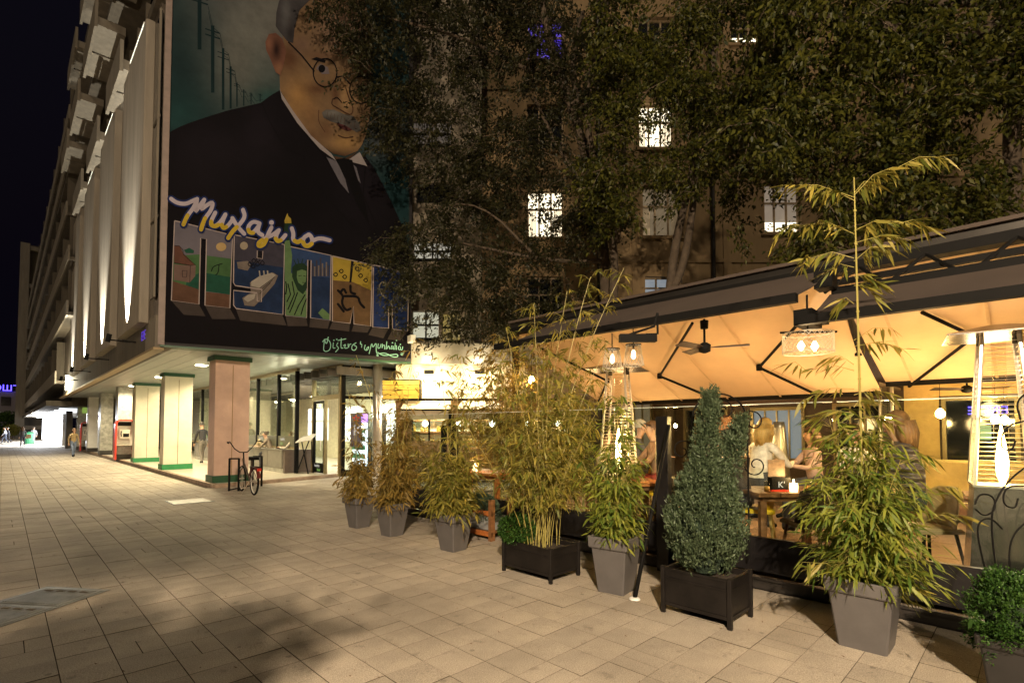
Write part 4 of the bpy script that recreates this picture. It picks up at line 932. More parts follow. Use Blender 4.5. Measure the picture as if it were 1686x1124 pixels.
# black posts and closed black parasol by the kiosk
for (px0, y0, y1, wpx, d, s_) in ((743, 676, 800, 6, 13.5, 'tall thin black post in front of the kiosk windows'), (731, 700, 780, 5, 12.5, 'short black post just left of the kiosk parasol')):
    mb = MB(); q = at(px0, y0, d); mb.box(q.x - .05, q.x + .05, q.y - .05, q.y + .05, 0, q.z); tag(mb.build('post', M['black']), s_, 'post')
q = at(749, 760, 11.5); t = thing('closed_parasol', 'folded black parasol standing behind the potted bamboos', 'parasol', (q.x, q.y, 0))
mb = MB(); mb.lathe((q.x, q.y, 0), [(.03, .8), (.12, .95), (.10, 1.4), (.06, 1.72), (.02, 1.74)], 10); mb.build('canopy', M['black'], t, smooth=True)
mb = MB(); mb.tube([(q.x, q.y, 0), (q.x, q.y, 1.8)], .02, 8); mb.build('pole', M['dsteel'], t)
# ================================================================== SHOP UNDER THE ARCADE
def pu(px, py, u): return onp(px, py, (u, 0, 0), Vector((1, 0, 0)))
sf = thing('shop_front', 'glazed shop front with bronze frames under the arcade', 'shop', (7.25, 18.2, .1))
SU = 7.25
posts = [18.05, 19.7, 21.9, 24.3, 27.0, 30.0, 33.0]
mb = MB(); mb.box(SU - .02, SU + .10, 18.0, 33, 3.64, SOF - .003); mb.box(SU - .02, SU + .10, 18.0, 33, .94, 1.0); mb.build('rail', M['brass'], sf)
for a, b in zip(posts[:-1], posts[1:]):
    mb = MB(); mb.box(SU - .03, SU + .09, a - .05, a + .05, .10, 3.64); mb.build('post', M['black'], sf)
    mb = MB(); mb.box(SU + .02, SU + .03, a + .05, b - .05, 1.38, 3.64); mb.build('glass_pane', M['glass'], sf)
    mb = MB(); mb.box(SU - .005, SU + .03, a + .05, b - .05, 1.0, 1.38); sg = mb.build('sign_strip', mat('olive_strip', (.09, .09, .06), .5), sf)
    for k, (tx, dv, dz, c) in enumerate((('healthy', .15, 1.22, 'white'), ('food', .75, 1.22, 'lime'), ('fast', .2, 1.06, 'lime'), ('food salad', .8, 1.06, 'white'))):
        if (b - a) > dv + .9 * 1.0: text_mesh('lettering', tx, .15, (SU - .006, b - .1 - dv, dz), (0, -1, 0), (0, 0, 1), M.setdefault('t_' + c, emis('print_' + c, (1, .95, .85) if c == 'white' else (.3, .8, .1), .10)), sg, extrude=.001)
mb = MB(); mb.box(6.95, SU - .04, 18.4, 30, .25, .86); mb.box(6.9, SU - .031, 18.3, 30, .862, .91); cnt = mb.build('counter', mat('counter_grey', (.14, .13, .11), .5), sf)
for k in range(8): mb = MB(); mb.box(6.935, 6.949, 18.45 + k * 1.4, 19.8 + k * 1.4, .27, .85); mb.build('counter_panel', mat('counter_panel', (.18, .165, .14), .5), sf)
mb = MB(); mb.box(6.96, 8.0, 18.25, 18.39, .1, .90); mb.build('counter_end', mat('brown_panel', (.13, .10, .085), .6), sf)
mb = MB(); mb.box(6.97, 7.2, 18.4, 30, .101, .249); mb.build('counter_plinth', M['marble'], sf)
# entrance
EU = 7.85
mb = MB()
for v in (18.0, 15.95): mb.box(EU - .05, EU + .07, v - .06, v + .06, .1, SOF - .003)
mb.box(EU - .05, EU + .07, 16.01, 17.94, 2.62, 2.78); mb.box(EU - .04, EU + .06, 16.01, 17.94, 3.62, SOF - .003); mb.box(EU - .04, EU + .06, 17.0, 17.08, .1, 2.62); mb.build('entrance_frame', M['brass'], sf)
mb = MB(); mb.box(EU, EU + .01, 16.01, 17.94, 2.78, 3.62); mb.build('transom_pane', M['glass'], sf)
def door(y0, y1, nm):
    mb = MB(); b = .07
    mb.box(EU - .03, EU + .03, y0, y0 + b, .12, 2.6); mb.box(EU - .03, EU + .03, y1 - b, y1, .12, 2.6); mb.box(EU - .03, EU + .03, y0 + b, y1 - b, 2.52, 2.6); mb.box(EU - .03, EU + .03, y0 + b, y1 - b, .12, .45)
    d = mb.build('door', M['black'], sf)
    mb = MB(); mb.box(EU - .004, EU + .004, y0 + b, y1 - b, .45, 2.52); mb.build('pane', M['glass'], d)
    mb = MB(); mb.tube([(EU - .09, y0 + .12, .9), (EU - .09, y0 + .12, 1.4)], .015, 6); mb.build('handle', M['steel'], d); return d
d1 = door(17.09, 17.93, 'l')
text_mesh('lettering', 'healthy', .14, (EU - .034, 17.8, .32), (0, -1, 0), (0, 0, 1), M['t_white'], d1, extrude=.001); text_mesh('lettering', 'food', .14, (EU - .034, 17.6, .18), (0, -1, 0), (0, 0, 1), M['t_lime'], d1, extrude=.001)
# front glazing towards the bamboos
fa = Vector((7.85, 15.85, 0)); fd = Vector((3.6, -.85, 0)).normalized(); fn = Vector((-fd.y, fd.x, 0))
mb = MB(fa, fd, fn)
for x in (0.05, 1.15, 2.3, 3.5): mb.box(x - .05, x + .05, -.05, .05, .1, 3.7)
mb.box(0, 3.6, -.04, .04, 2.62, 2.72); mb.box(0, 3.6, -.045, .045, 3.62, 3.72); mb.box(0, 3.6, -.04, .04, .1, .3); mb.build('front_frame', M['black'], sf)
mb = MB(fa, fd, fn); mb.box(0.1, 3.45, 0, .008, .3, 2.62); mb.box(0.1, 3.45, 0, .008, 2.72, 3.62); mb.build('glass_pane', M['glass'], sf)
mb = MB(fa, fd, fn); mb.box(.28, .62, -.03, -.01, 1.05, 2.15); st = mb.build('window_sticker', mat('grey_vinyl', (.10, .09, .12), .5), sf)
text_mesh('lettering', 'K', .5, fa + fd * .34 - fn * .034 + Vector((0, 0, 1.42)), fd, (0, 0, 1), M['t_white'], st, extrude=.002)
mb = MB(fa - fn * .036, fd, fn)
for x in range(5):
    mb.add([(.45 + .14 * math.cos(2 * PI * (x + .25) / 5 + PI / 2 - PI / 10), 0, 1.98 + .14 * math.sin(2 * PI * (x + .25) / 5 + PI / 2 - PI / 10)), (.45 + .06 * math.cos(2 * PI * (x + .75) / 5 + PI / 2 - PI / 10), 0, 1.98 + .06 * math.sin(2 * PI * (x + .75) / 5 + PI / 2 - PI / 10)), (.45 + .06 * math.cos(2 * PI * (x - .25) / 5 + PI / 2 - PI / 10), 0, 1.98 + .06 * math.sin(2 * PI * (x - .25) / 5 + PI / 2 - PI / 10))], [(0, 1, 2)])
mb.build('star_emblem', M['red'], st)
q = at(621, 700, 17.0); mb = MB(); mb.tube([(q.x, q.y, .1), (q.x, q.y, SOF)], .15, 20); tag(mb.build('steel_column', M['steel'], smooth=True), 'round polished steel column between shop glazing and kiosk', 'column')
# inside the shop
mb = MB(); mb.box(12.6, 12.8, 15.2, 33, .1, 3.7); mb.box(7.9, 12.6, 33, 33.2, .1, 3.7); mb.build('back_wall', mat('shop_wall', (.60, .54, .40), .8), sf)
for k in range(30): mb = MB(); mb.box(7.4, 12.5, 15.3 + k * .6, 15.42 + k * .6, 3.35, 3.6); mb.build('ceiling_slat', M['concd'], sf)
for (a, b) in ((20.2, 22.3), (23.2, 25.6), (27, 29.5), (17.3, 18.7)):
    for (z0, z1) in ((1.0, 2.0), (2.08, 2.75)): mb = MB(); mb.box(12.55, 12.59, a, b, z0, z1); mb.build('light_panel', M['litshop'], sf)
for k, (u, v) in enumerate(((8.6, 19.6), (8.8, 22.2), (9.0, 24.5), (10.2, 20.6), (10.4, 17.6))):
    t = thing('pendant_lamp', 'wide cone pendant glowing over the shop tables, number %s from the door' % ['one', 'two', 'three', 'four', 'five'][k], 'lamp', (u, v, 2.9), group='shop pendants')
    t['label'] = ['cone pendant lamp nearest the shop entrance window', 'cone pendant lamp in the middle shop window', 'cone pendant lamp farthest left in the shop windows', 'cone pendant lamp deep inside the shop behind the middle post', 'cone pendant lamp deep inside the shop behind the door'][k]
    mb = MB(); mb.lathe((u, v, 2.9), [(.24, -.02), (.12, .12), (.03, .18)], 16); mb.build('shade', M['brass'], t)
    mb = MB(); mb.lathe((u, v, 2.86), [(.02, -.06), (.12, -.02), (.14, .03)], 12); mb.build('bulb', emis('pendant_glow', (1, .93, .7), 6), t)
    mb = MB(); mb.tube([(u, v, 3.08), (u, v, 3.6)], .008, 5); mb.build('cord', M['black'], t)
    point((u, v, 2.65), 34, (1, .90, .62), .1)
fr = thing('drinks_fridge', 'tall lit drinks fridge with magenta top behind the entrance', 'fridge', (9.2, 16.6, .1))
mb = MB(); mb.box(9.0, 9.7, 16.2, 17.3, .1, 2.2); mb.build('cabinet', M['dsteel'], fr)
mb = MB(); mb.box(8.96, 8.995, 16.25, 17.25, .35, 1.85); mb.build('glass_door', emis('fridge_glow', (.85, .95, 1), .55), fr)
mb = MB(); mb.box(8.95, 8.995, 16.25, 17.25, 1.87, 2.15); mb.build('top_sign', emis('magenta_sign', (.6, .25, 1), .5), fr)
mb = MB()
for z in (.6, .9, 1.2, 1.5):
    for k in range(12): mb.lathe((8.93, 16.32 + k * .08, z), [(.025, 0), (.028, .13), (.012, .17), (.012, .2)], 6)
mb.build('bottles', mat('drink_bottle', (.08, .25, .12), .3, var=.8, scale=9), fr)['kind'] = 'stuff'
# menu stand
q = gp(500, 779, .1); ms = thing('menu_stand', 'slanted white menu board on crossed wooden legs by the entrance', 'menu stand', (q.x, q.y, .1))
mb = MB(Vector((q.x, q.y, .1)), RT, FH)
for s_ in (-1, 1): mb.tube([(-.22 * s_, -.12 + .05 * s_, 0), (.13 * s_, .1, 1.12)], .02, 6); 
mb.tube([(.25, .2, 0), (.22, .1, 1.1)], .02, 6); mb.build('leg', M['black'], ms)
mb = MB(Vector((q.x, q.y, .1)), RT, FH); mb.slab([(-.26, -.12, 1.05), (.26, -.05, 1.15), (.36, .2, 1.36), (-.12, .15, 1.26)], (0, 0, .02)); mb.build('board', M['white'], ms)

# phone booths
def booth(x0, y0, w_, label):
    t = thing('phone_booth', label, 'phone booth', (x0, y0, .1), group='red pay phones at the piers')
    H_ = 2.0
    def arch(r0, r1, d0, d1, m, nm):
        mb = MB(); pts = []
        for (x, z) in ((-r0, 0), (-r0, H_ - .22), (-r0 + .07, H_ - .07), (-r0 + .22, H_), (r0 - .22, H_), (r0 - .07, H_ - .07), (r0, H_ - .22), (r0, 0)): pts.append((x, z))
        inn = [(x * r1 / r0, min(z, H_ - (r0 - r1)) if z > .1 else 0) for x, z in pts]
        for (a, b, c, d) in zip(pts[:-1], pts[1:], inn[1:], inn[:-1]):
            f = [(w_ / 2 + p[0], 0, p[1]) for p in (a, b, c, d)]
            mb.slab(f, (0, d1, 0))
        mb.build(nm, m, t, local=True)
    arch(w_ / 2, w_ / 2 - .07, 0, .55, M['red'], 'hood')
    mb = MB(); mb.box(.08, w_ - .08, .35, .38, .72, H_ - .09); mb.build('back_panel', mat('booth_panel', (.52, .50, .42), .4), t, local=True)
    mb = MB(); mb.box(.14, w_ - .14, .30, .345, H_ - .32, H_ - .14); mb.build('sign_panel', M['black'], t, local=True)
    mb = MB(); mb.box(.2, w_ - .2, .2, .345, 1.05, 1.5); ph = mb.build('telephone', M['steel'], t, local=True)
    mb = MB(); mb.tube([(.27, .17, 1.15), (.25, .15, 1.28), (.27, .17, 1.42)], .025, 6); mb.build('handset', M['black'], ph, local=True)
    mb = MB(); mb.box(.34, w_ - .24, .185, .198, 1.12, 1.3); mb.build('keypad', M['black'], ph, local=True)
    mb = MB(); mb.box(.07, w_ - .07, .02, .4, .70, .73); mb.build('shelf', M['steel'], t, local=True)
    return t
q = gp(188, 757, .1); booth(q.x, q.y - .1, .82, 'red framed pay phone on the marble pier nearest the pillars')
q = gp(131, 742, .1); booth(q.x, q.y - .1, .82, 'red framed pay phone farther down, beyond the white pier')
q = gp(148, 741, .1); mb = MB(); mb.box(q.x + .1, q.x + .8, q.y - .05, q.y, 2.35, 2.6)
tag(mb.build('street_plate', emis('blue_plate', (.25, .25, .9), .10)), 'small blue and white plate high on the pale pier', 'sign')
q = gp(130, 740.5, .1); mb = MB(); mb.lathe((q.x + .4, q.y - .1, 2.95), [(.28, -.2), (.3, 0), (.28, .2)], 14)
tag(mb.build('round_sign', emis('green_round', (.45, .7, .12), .08)), 'round glowing green sign above the farther pay phone', 'sign')

# ================================================================== BICYCLE AND RACK
q0 = gp(418, 815); 
bk = thing('bicycle', 'small wheeled city bicycle with high handlebars leaning on the rack by the corner pillar', 'bicycle', (q0.x, q0.y, 0), R_(0))
bx = Vector((.05, 1, 0)).normalized(); by = Vector((bx.y, -bx.x, 0)); bk.scale = (1.1, 1.1, 1.1)
def BM(): return MB(Vector((0, 0, 0)), bx, by)
lean = .06
def wheel(x, nm):
    m_ = BM(); n = 26; rr = .285
    m_.tube([(x + rr * math.cos(2 * PI * k / n), lean * (rr + rr * math.sin(2 * PI * k / n)) * .5, .305 + rr * math.sin(2 * PI * k / n)) for k in range(n + 1)], .022, 8, cap=False)
    wh = m_.build('wheel', M['black'], bk, local=True)
    m_ = BM(); m_.tube([(x + .262 * math.cos(2 * PI * k / n), lean * .15, .305 + .262 * math.sin(2 * PI * k / n)) for k in range(n + 1)], .011, 6, cap=False); m_.build('rim', mat('white_rim', (.75, .72, .65), .3), wh, local=True)
    m_ = BM()
    for k in range(18): a = 2 * PI * k / 18; m_.tube([(x, .01, .305), (x + .26 * math.cos(a), .01, .305 + .26 * math.sin(a))], .0022, 3)
    m_.tube([(x, -.05, .305), (x, .07, .305)], .02, 8); m_.build('spokes', M['steel'], wh, local=True)
wheel(0, 'rear'); wheel(1.02, 'front')
M['bikef'] = mat('bike_frame', (.12, .09, .07), .3, metal=.6)
m_ = BM(); m_.tube([(.95, .02, .70), (.40, .02, .30)], .022, 8); m_.tube([(.97, .02, .78), (.91, .02, .60)], .026, 8); m_.tube([(.40, .02, .28), (.28, .02, .78)], .018, 8); m_.tube([(.40, .0, .29), (0, -.04, .31)], .011, 6); m_.tube([(.40, .04, .29), (0, .06, .31)], .011, 6)
m_.tube([(.30, -.01, .62), (0, -.04, .31)], .009, 6); m_.tube([(.30, .04, .62), (0, .07, .31)], .009, 6); m_.build('frame', M['bikef'], bk, local=True)
m_ = BM(); m_.tube([(.92, .02, .60), (.97, -.04, .50), (1.02, -.05, .305)], .012, 6); m_.tube([(.92, .02, .60), (.97, .08, .50), (1.02, .08, .305)], .012, 6); m_.build('fork', M['bikef'], bk, local=True)
m_ = BM(); m_.tube([(.95, .02, .78), (.98, .02, .92)], .016, 8); m_.tube([(.80, -.36, 1.17), (.90, -.30, 1.19), (.97, -.18, 1.02), (.98, -.06, .93), (.98, .10, .93), (.97, .20, 1.03), (.90, .30, 1.20), (.80, .36, 1.19)], .012, 8); m_.build('handlebar', M['black'], bk, local=True)
m_ = BM(); m_.tube([(.84, -.36, 1.175), (.70, -.37, 1.16)], .019, 8); m_.tube([(.84, .36, 1.19), (.70, .37, 1.18)], .019, 8); m_.build('grips', M['black'], bk, local=True)
m_ = BM(); m_.slab([(.12, -.09, .84), (.12, .13, .84), (.28, .08, .86), (.42, .04, .85), (.42, .0, .85), (.28, -.04, .86)], (0, 0, -.06)); m_.build('saddle', M['black'], bk, local=True)
m_ = BM(); m_.tube([(.27, .02, .76), (.26, .02, .86)], .013, 6); m_.tube([(-.18, -.05, .64), (.25, -.03, .64)], .007, 5); m_.tube([(-.18, .09, .64), (.25, .06, .64)], .007, 5); m_.tube([(-.18, -.05, .64), (-.18, .09, .64)], .007, 5); m_.tube([(-.1, .08, .64), (0, .08, .31)], .006, 5); m_.tube([(-.1, -.05, .64), (0, -.05, .31)], .006, 5); m_.build('carrier', M['dsteel'], bk, local=True)
m_ = BM(); n = 12; arc_ = [(.335 * math.cos(a) , .01, .305 + .335 * math.sin(a)) for a in [R_(20 + k * 12) for k in range(13)]]
for a, b in zip(arc_[:-1], arc_[1:]): m_.slab([(a[0], -.03, a[2]), (a[0], .05, a[2]), (b[0], .05, b[2]), (b[0], -.03, b[2])], (0, 0, .004))
m_.build('mudguard', mat('dark_red_guard', (.10, .02, .015), .35), bk, local=True)
m_ = BM(); m_.box(-.34, -.31, -.03, .05, .56, .62); m_.build('tail_light', M['red'], bk, local=True)
m_ = BM(); m_.tube([(.40, -.09, .30), (.40, -.09, .14)], .008, 5); m_.tube([(.40, .12, .30), (.40, .12, .45)], .008, 5); m_.box(.35, .45, -.17, -.09, .13, .15); m_.box(.35, .45, .12, .20, .44, .46); m_.lathe((.40, .09, .30), [(.08, -.003), (.08, .003)], 12); m_.build('cranks', M['steel'], bk, local=True)
m_ = BM(); m_.tube([(.30, -.03, .27), (.22, -.20, .02)], .008, 5); m_.build('kickstand', M['steel'], bk, local=True)
rk = thing('bike_rack', 'black square tube bike rack of two hoops beside the corner pillar', 'bike rack', (4.45, 15.3, 0))
for (px0, px1, pyb) in ((377, 390, 808), (416, 426, 800)):
    a = gp(px0, pyb); b = a + RT * .25
    mb = MB(); s_ = .022
    for p in (a, b): mb.box(p.x - s_, p.x + s_, p.y - s_, p.y + s_, 0, .86)
    mb.tube([(a.x, a.y, .85), (b.x, b.y, .85)], .028, 4); mb.build('hoop', M['black'], rk)
a = gp(377, 808) ; b = gp(416, 800); mb = MB(); mb.tube([(a.x, a.y, .03), (b.x, b.y, .03)], .02, 4); mb.build('base_bar', M['black'], rk)

# ================================================================== PEOPLE
CL_ = {}
def cmat(c, r=.8):
    k = (round(c[0], 3), round(c[1], 3), round(c[2], 3))
    if k not in CL_: CL_[k] = mat('cloth', c, r, var=.25, scale=14, bump=.25, bscale=22)
    return CL_[k]
def quilt(c):
    m = cmat(c); t = m.node_tree; b = t.nodes['Principled BSDF']; tc = t.nodes.new('ShaderNodeTexCoord'); wv = t.nodes.new('ShaderNodeTexWave'); wv.bands_direction = 'Z'; wv.inputs['Scale'].default_value = 3.6; wv.inputs['Distortion'].default_value = 1.2
    bp = t.nodes.new('ShaderNodeBump'); bp.inputs['Distance'].default_value = .05; bp.inputs['Strength'].default_value = .9; t.links.new(tc.outputs['Object'], wv.inputs[0]); t.links.new(wv.outputs[1], bp.inputs['Height']); t.links.new(bp.outputs[0], b.inputs['Normal']); b.inputs['Roughness'].default_value = .45
quilt_c = (.085, .065, .075)
def person(label, loc, yaw, pose='stand', top=(.1, .1, .1), legs=(.05, .05, .08), hairc=(.05, .03, .02), hair='short', scale=1.0, lean=.15, seat=.5, group=None, armf=.5, skin=None, puffy=0):
    """x right, y the way the person faces, z up; origin under the hips on the floor."""
    J = {}; E = []; sx = 1.0
    hz = .95 if pose != 'sit' else seat + .10
    def j(n, x, y, z, r, mt): J[n] = (Vector((x, y, z)), r, mt)
    ly = math.sin(lean); lz = math.cos(lean)
    j('pelvis', 0, 0, hz, .135, 1); j('belly', 0, .16 * ly, hz + .17 * lz, .125 + puffy * .5, 0); j('chest', 0, .36 * ly, hz + .36 * lz, .145 + puffy, 0); j('collar', 0, .50 * ly, hz + .49 * lz, .085 + puffy * .5, 0)
    j('neck', 0, .58 * ly, hz + .565 * lz, .048, 2); hy = .60 * ly + .03; hzz = hz + .62 * lz
    j('jaw', 0, hy + .01, hzz + .03, .068, 2); j('head', 0, hy, hzz + .12, .092, 2); j('crown', 0, hy - .015, hzz + .17, .078, 2); j('nose', 0, hy + .115, hzz + .085, .013, 2)
    E += [('pelvis', 'belly'), ('belly', 'chest'), ('chest', 'collar'), ('collar', 'neck'), ('neck', 'jaw'), ('jaw', 'head'), ('head', 'crown'), ('head', 'nose')]
    for s in (-1, 1):
        n = 'L' if s < 0 else 'R'; ph = s if pose == 'walk' else 0
        sh = Vector((.175 * s, .47 * ly, hz + .45 * lz)); j(n + 'sh', *sh, .062 + puffy * .6, 0); E.append(('collar', n + 'sh'))
        if pose == 'sit':
            el = sh + Vector((.07 * s, .14 + .1 * armf, -.24)); wr = el + Vector((-.10 * s, .22, .02 + .02 * armf))
        else:
            el = sh + Vector((.05 * s, -.05 - .10 * ph, -.27)); wr = el + Vector((-.01 * s, .10 - .06 * ph, -.23))
        j(n + 'el', *el, .047 + puffy * .5, 0); j(n + 'wr', *wr, .032 + puffy * .3, 0)
        dv = (wr - el).normalized(); pm = wr + dv * .07; j(n + 'hand', *pm, .030, 2); E += [(n + 'sh', n + 'el'), (n + 'el', n + 'wr'), (n + 'wr', n + 'hand')]
        side = dv.cross(Vector((s, 0, 0))).normalized() if abs(dv.x) < .9 else Vector((0, 0, 1)); up_ = dv.cross(side)
        for f in range(4):
            o_ = up_ * (.026 * (f - 1.5)) ; L = (.055, .065, .06, .048)[f]
            j(n + 'f%da' % f, *(pm + dv * .045 + o_), .009, 2); j(n + 'f%db' % f, *(pm + dv * (.045 + L) + o_ + Vector((0, 0, -.018))), .007, 2); E += [(n + 'hand', n + 'f%da' % f), (n + 'f%da' % f, n + 'f%db' % f)]
        j(n + 'th', *(pm + dv * .02 - up_ * .055), .009, 2); E.append((n + 'hand', n + 'th'))
        hp = Vector((.09 * s, 0, hz - .03)); j(n + 'hip', *hp, .095, 1); E.append(('pelvis', n + 'hip'))
        if pose == 'sit': kn = Vector((.13 * s, .44, seat + .04)); an = Vector((.12 * s, .40, .09))
        elif pose == 'walk': kn = Vector((.09 * s, .12 + .13 * s, .50)); an = Vector((.09 * s, .02 + .26 * s, .10 + (.06 if s < 0 else 0)))
        else: kn = Vector((.10 * s, .02, .50)); an = Vector((.11 * s, 0, .09))
        j(n + 'kn', *kn, .062, 1); j(n + 'an', *an, .042, 1); j(n + 'toe', an.x + .02 * s, an.y + .17, .045, .035, 3); j(n + 'heel', an.x, an.y - .04, .045, .038, 3)
        E += [(n + 'hip', n + 'kn'), (n + 'kn', n + 'an'), (n + 'an', n + 'toe'), (n + 'an', n + 'heel')]
    names = list(J); idx = {n: i for i, n in enumerate(names)}
    bm = bmesh.new(); sk = bm.verts.layers.skin.verify(); vs = []
    for n in names:
        v = bm.verts.new(J[n][0]); v[sk].radius = (J[n][1], J[n][1]); vs.append(v)
        if n == 'pelvis': v[sk].use_root = True
    for n in ('chest', 'belly', 'pelvis'): vs[idx[n]][sk].radius = (J[n][1] * 1.15, J[n][1] * .85)
    for a, b in E: bm.edges.new((vs[idx[a]], vs[idx[b]]))
    me = bpy.data.meshes.new('tmp'); bm.to_mesh(me); bm.free(); o = bpy.data.objects.new('tmp', me); COL.objects.link(o)
    o.modifiers.new('s', 'SKIN').use_smooth_shade = True; sb = o.modifiers.new('b', 'SUBSURF'); sb.levels = 1; sb.render_levels = 1
    dg = bpy.context.evaluated_depsgraph_get(); me2 = bpy.data.meshes.new_from_object(o.evaluated_get(dg)); bpy.data.objects.remove(o)
    me2.materials.clear()
    for c in (cmat(top), cmat(legs), M['skin'], M['black']): me2.materials.append(c)
    segs = [(J[a][0], J[b][0], J[b][2] if J[b][2] == J[a][2] or b in ('neck', 'Lhand', 'Rhand', 'Ltoe', 'Rtoe', 'Lheel', 'Rheel') else J[b][2], max(J[a][1], J[b][1])) for a, b in E]
    cs = np.array([p.center for p in me2.polygons]); best = np.full(len(cs), 1e9); mi = np.zeros(len(cs), int)
    for a, b, m_i, r in segs:
        a = np.array(a); b = np.array(b); ab = b - a; t_ = np.clip(((cs - a) @ ab) / (ab @ ab + 1e-9), 0, 1); d = np.linalg.norm(cs - (a + t_[:, None] * ab), axis=1) - r * .5
        k = d < best; best[k] = d[k]; mi[k] = m_i
    me2.polygons.foreach_set('material_index', mi.astype(np.int32)); me2.polygons.foreach_set('use_smooth', [True] * len(mi)); me2.update()
    t = thing('person', label, 'person', loc, yaw, group); t.scale = (scale,) * 3
    me2.name = 'body'; bo = bpy.data.objects.new('body', me2); COL.objects.link(bo); bo.parent = t
    # hair
    hc = Vector((0, hy - .012, hzz + .125)); mb = MB(); n = 14; V = []; F = []
    for a in range(7):
        th = a / 6 * (PI * .56)
        for b in range(n):
            ph = 2 * PI * b / n; fr_ = math.sin(ph)
            cut = 1.0 if fr_ < .35 else .62
            tt = th * cut; rr = 1 + .05 * math.sin(b * 5 + a)
            V.append(hc + Vector((.104 * rr * math.sin(tt) * math.cos(ph), .112 * rr * math.sin(tt) * math.sin(ph), .122 * rr * math.cos(tt))))
    for a in range(6):
        for b in range(n): F.append((a * n + b, a * n + (b + 1) % n, (a + 1) * n + (b + 1) % n, (a + 1) * n + b))
    mb.add(V, F)
    if hair == 'long':
        for k in range(13):
            an = PI + PI * k / 12; x = .098 * math.cos(an); y = .10 * math.sin(an) - .012
            mb.tube([hc + Vector((x, y, .02)), hc + Vector((x * 1.1, y * 1.15 - .01, -.10)), hc + Vector((x * .95, y * 1.1 - .02, -.24 - .03 * (k % 3)))], [.034, .036, .010], 6)
    if hair == 'tail': mb.tube([hc + Vector((0, -.10, .04)), hc + Vector((0, -.17, 0)), hc + Vector((0, -.18, -.16))], [.03, .04, .01], 8)
    if hair == 'bun': mb.lathe(tuple(hc + Vector((0, -.09, .08))), [(.02, -.05), (.055, 0), (.02, .05)], 8)
    mb.build('hair', cmat(hairc, .6), t, smooth=True, local=True)
    for s in (-1, 1):
        mb = MB(); mb.lathe((.033 * s, hy + .078, hzz + .112), [(.002, -.010), (.011, 0), (.002, .010)], 8); mb.build('eye', M['black'], t, smooth=True, local=True)
        mb = MB(); mb.lathe((.094 * s, hy + .0, hzz + .10), [(.006, -.03), (.016, .0), (.008, .03)], 8); mb.build('ear', M['skin'], t, smooth=True, local=True)
    mb = MB(); mb.tube([(-.022, hy + .080, hzz + .045), (0, hy + .088, hzz + .043), (.022, hy + .080, hzz + .045)], .005, 5); mb.build('mouth', cmat((.30, .08, .06)), t, local=True)
    return t
YAW_L = PI / 2 - TH            # faces left in the picture
YAW_R = -PI / 2 - TH
YAW_AW = -TH; YAW_TO = PI - TH
q = gp(120, 752); person('blurred pedestrian in a beige jacket and blue jeans walking toward the viewer along the street', (q.x, q.y, 0), PI + .2, 'walk', (.35, .25, .12), (.16, .20, .30), (.18, .10, .05), 'short', .92)
q = gp(333, 763, .1); person('man in a dark jacket walking away under the arcade behind the pillars', (q.x, q.y, .1), .1, 'walk', (.025, .022, .025), (.15, .13, .11), (.05, .04, .03), 'short', 1.02)
q = gp(37, 735); person('distant person in a dark coat carrying a brown bag on the street', (q.x, q.y, 0), .2, 'stand', (.04, .035, .03), (.03, .03, .04), (.1, .05, .02), 'long', 1.0)
q = gp(55.5, 729.8); person('distant pale figure beside the glowing shop windows', (q.x, q.y, 0), .2, 'walk', (.30, .30, .30), (.2, .2, .2), (.1, .08, .06), 'short', 1.0)
q = gp(9, 729.5); person('distant walker in a white shirt at the far left edge', (q.x, q.y, 0), PI / 2, 'walk', (.5, .5, .55), (.12, .14, .2), (.05, .04, .03), 'short', 1.0)
q = gp(14, 729.0); person('distant walker in a black jacket next to the white shirted one', (q.x, q.y, 0), PI / 2, 'walk', (.02, .02, .03), (.03, .03, .04), (.05, .04, .03), 'short', 1.0)
mb = MB(); q = gp(36, 735); mb.slab([(q.x + .25, q.y - .1, .75), (q.x + .6, q.y - .1, .75), (q.x + .58, q.y - .1, 1.1), (q.x + .27, q.y - .1, 1.1)], (0, .12, 0)); tag(mb.build('handbag', cmat((.25, .15, .07))), 'brown bag carried by the distant dark coated person', 'bag')
q = gp(48, 731); mb = MB(); mb.lathe((q.x, q.y, 0), [(.35, 0), (.4, 1.1), (.42, 1.15), (.1, 1.3)], 12); tag(mb.build('waste_bin', cmat((.03, .15, .07), .4)), 'green street bin near the glowing shop windows', 'bin')
for (px, py, dd, yw, top, hr, hs, lab) in ((422, 716, 20.5, YAW_R, (.34, .27, .16), (.04, .03, .02), 'short', 'diner leaning right in the leftmost lit shop window'), (449, 719, 19.5, YAW_L, (.25, .2, .15), (.06, .04, .02), 'bun', 'diner with dark hair behind the middle shop window'), (492, 717, 18.5, YAW_L, (.55, .5, .42), (.2, .12, .05), 'short', 'diner in a pale shirt behind the right shop window')):
    p = at(px, py, dd); person(lab, (p.x, p.y, .1), yw, 'sit', top, (.05, .05, .06), hr, hs, .95, .45, .62)

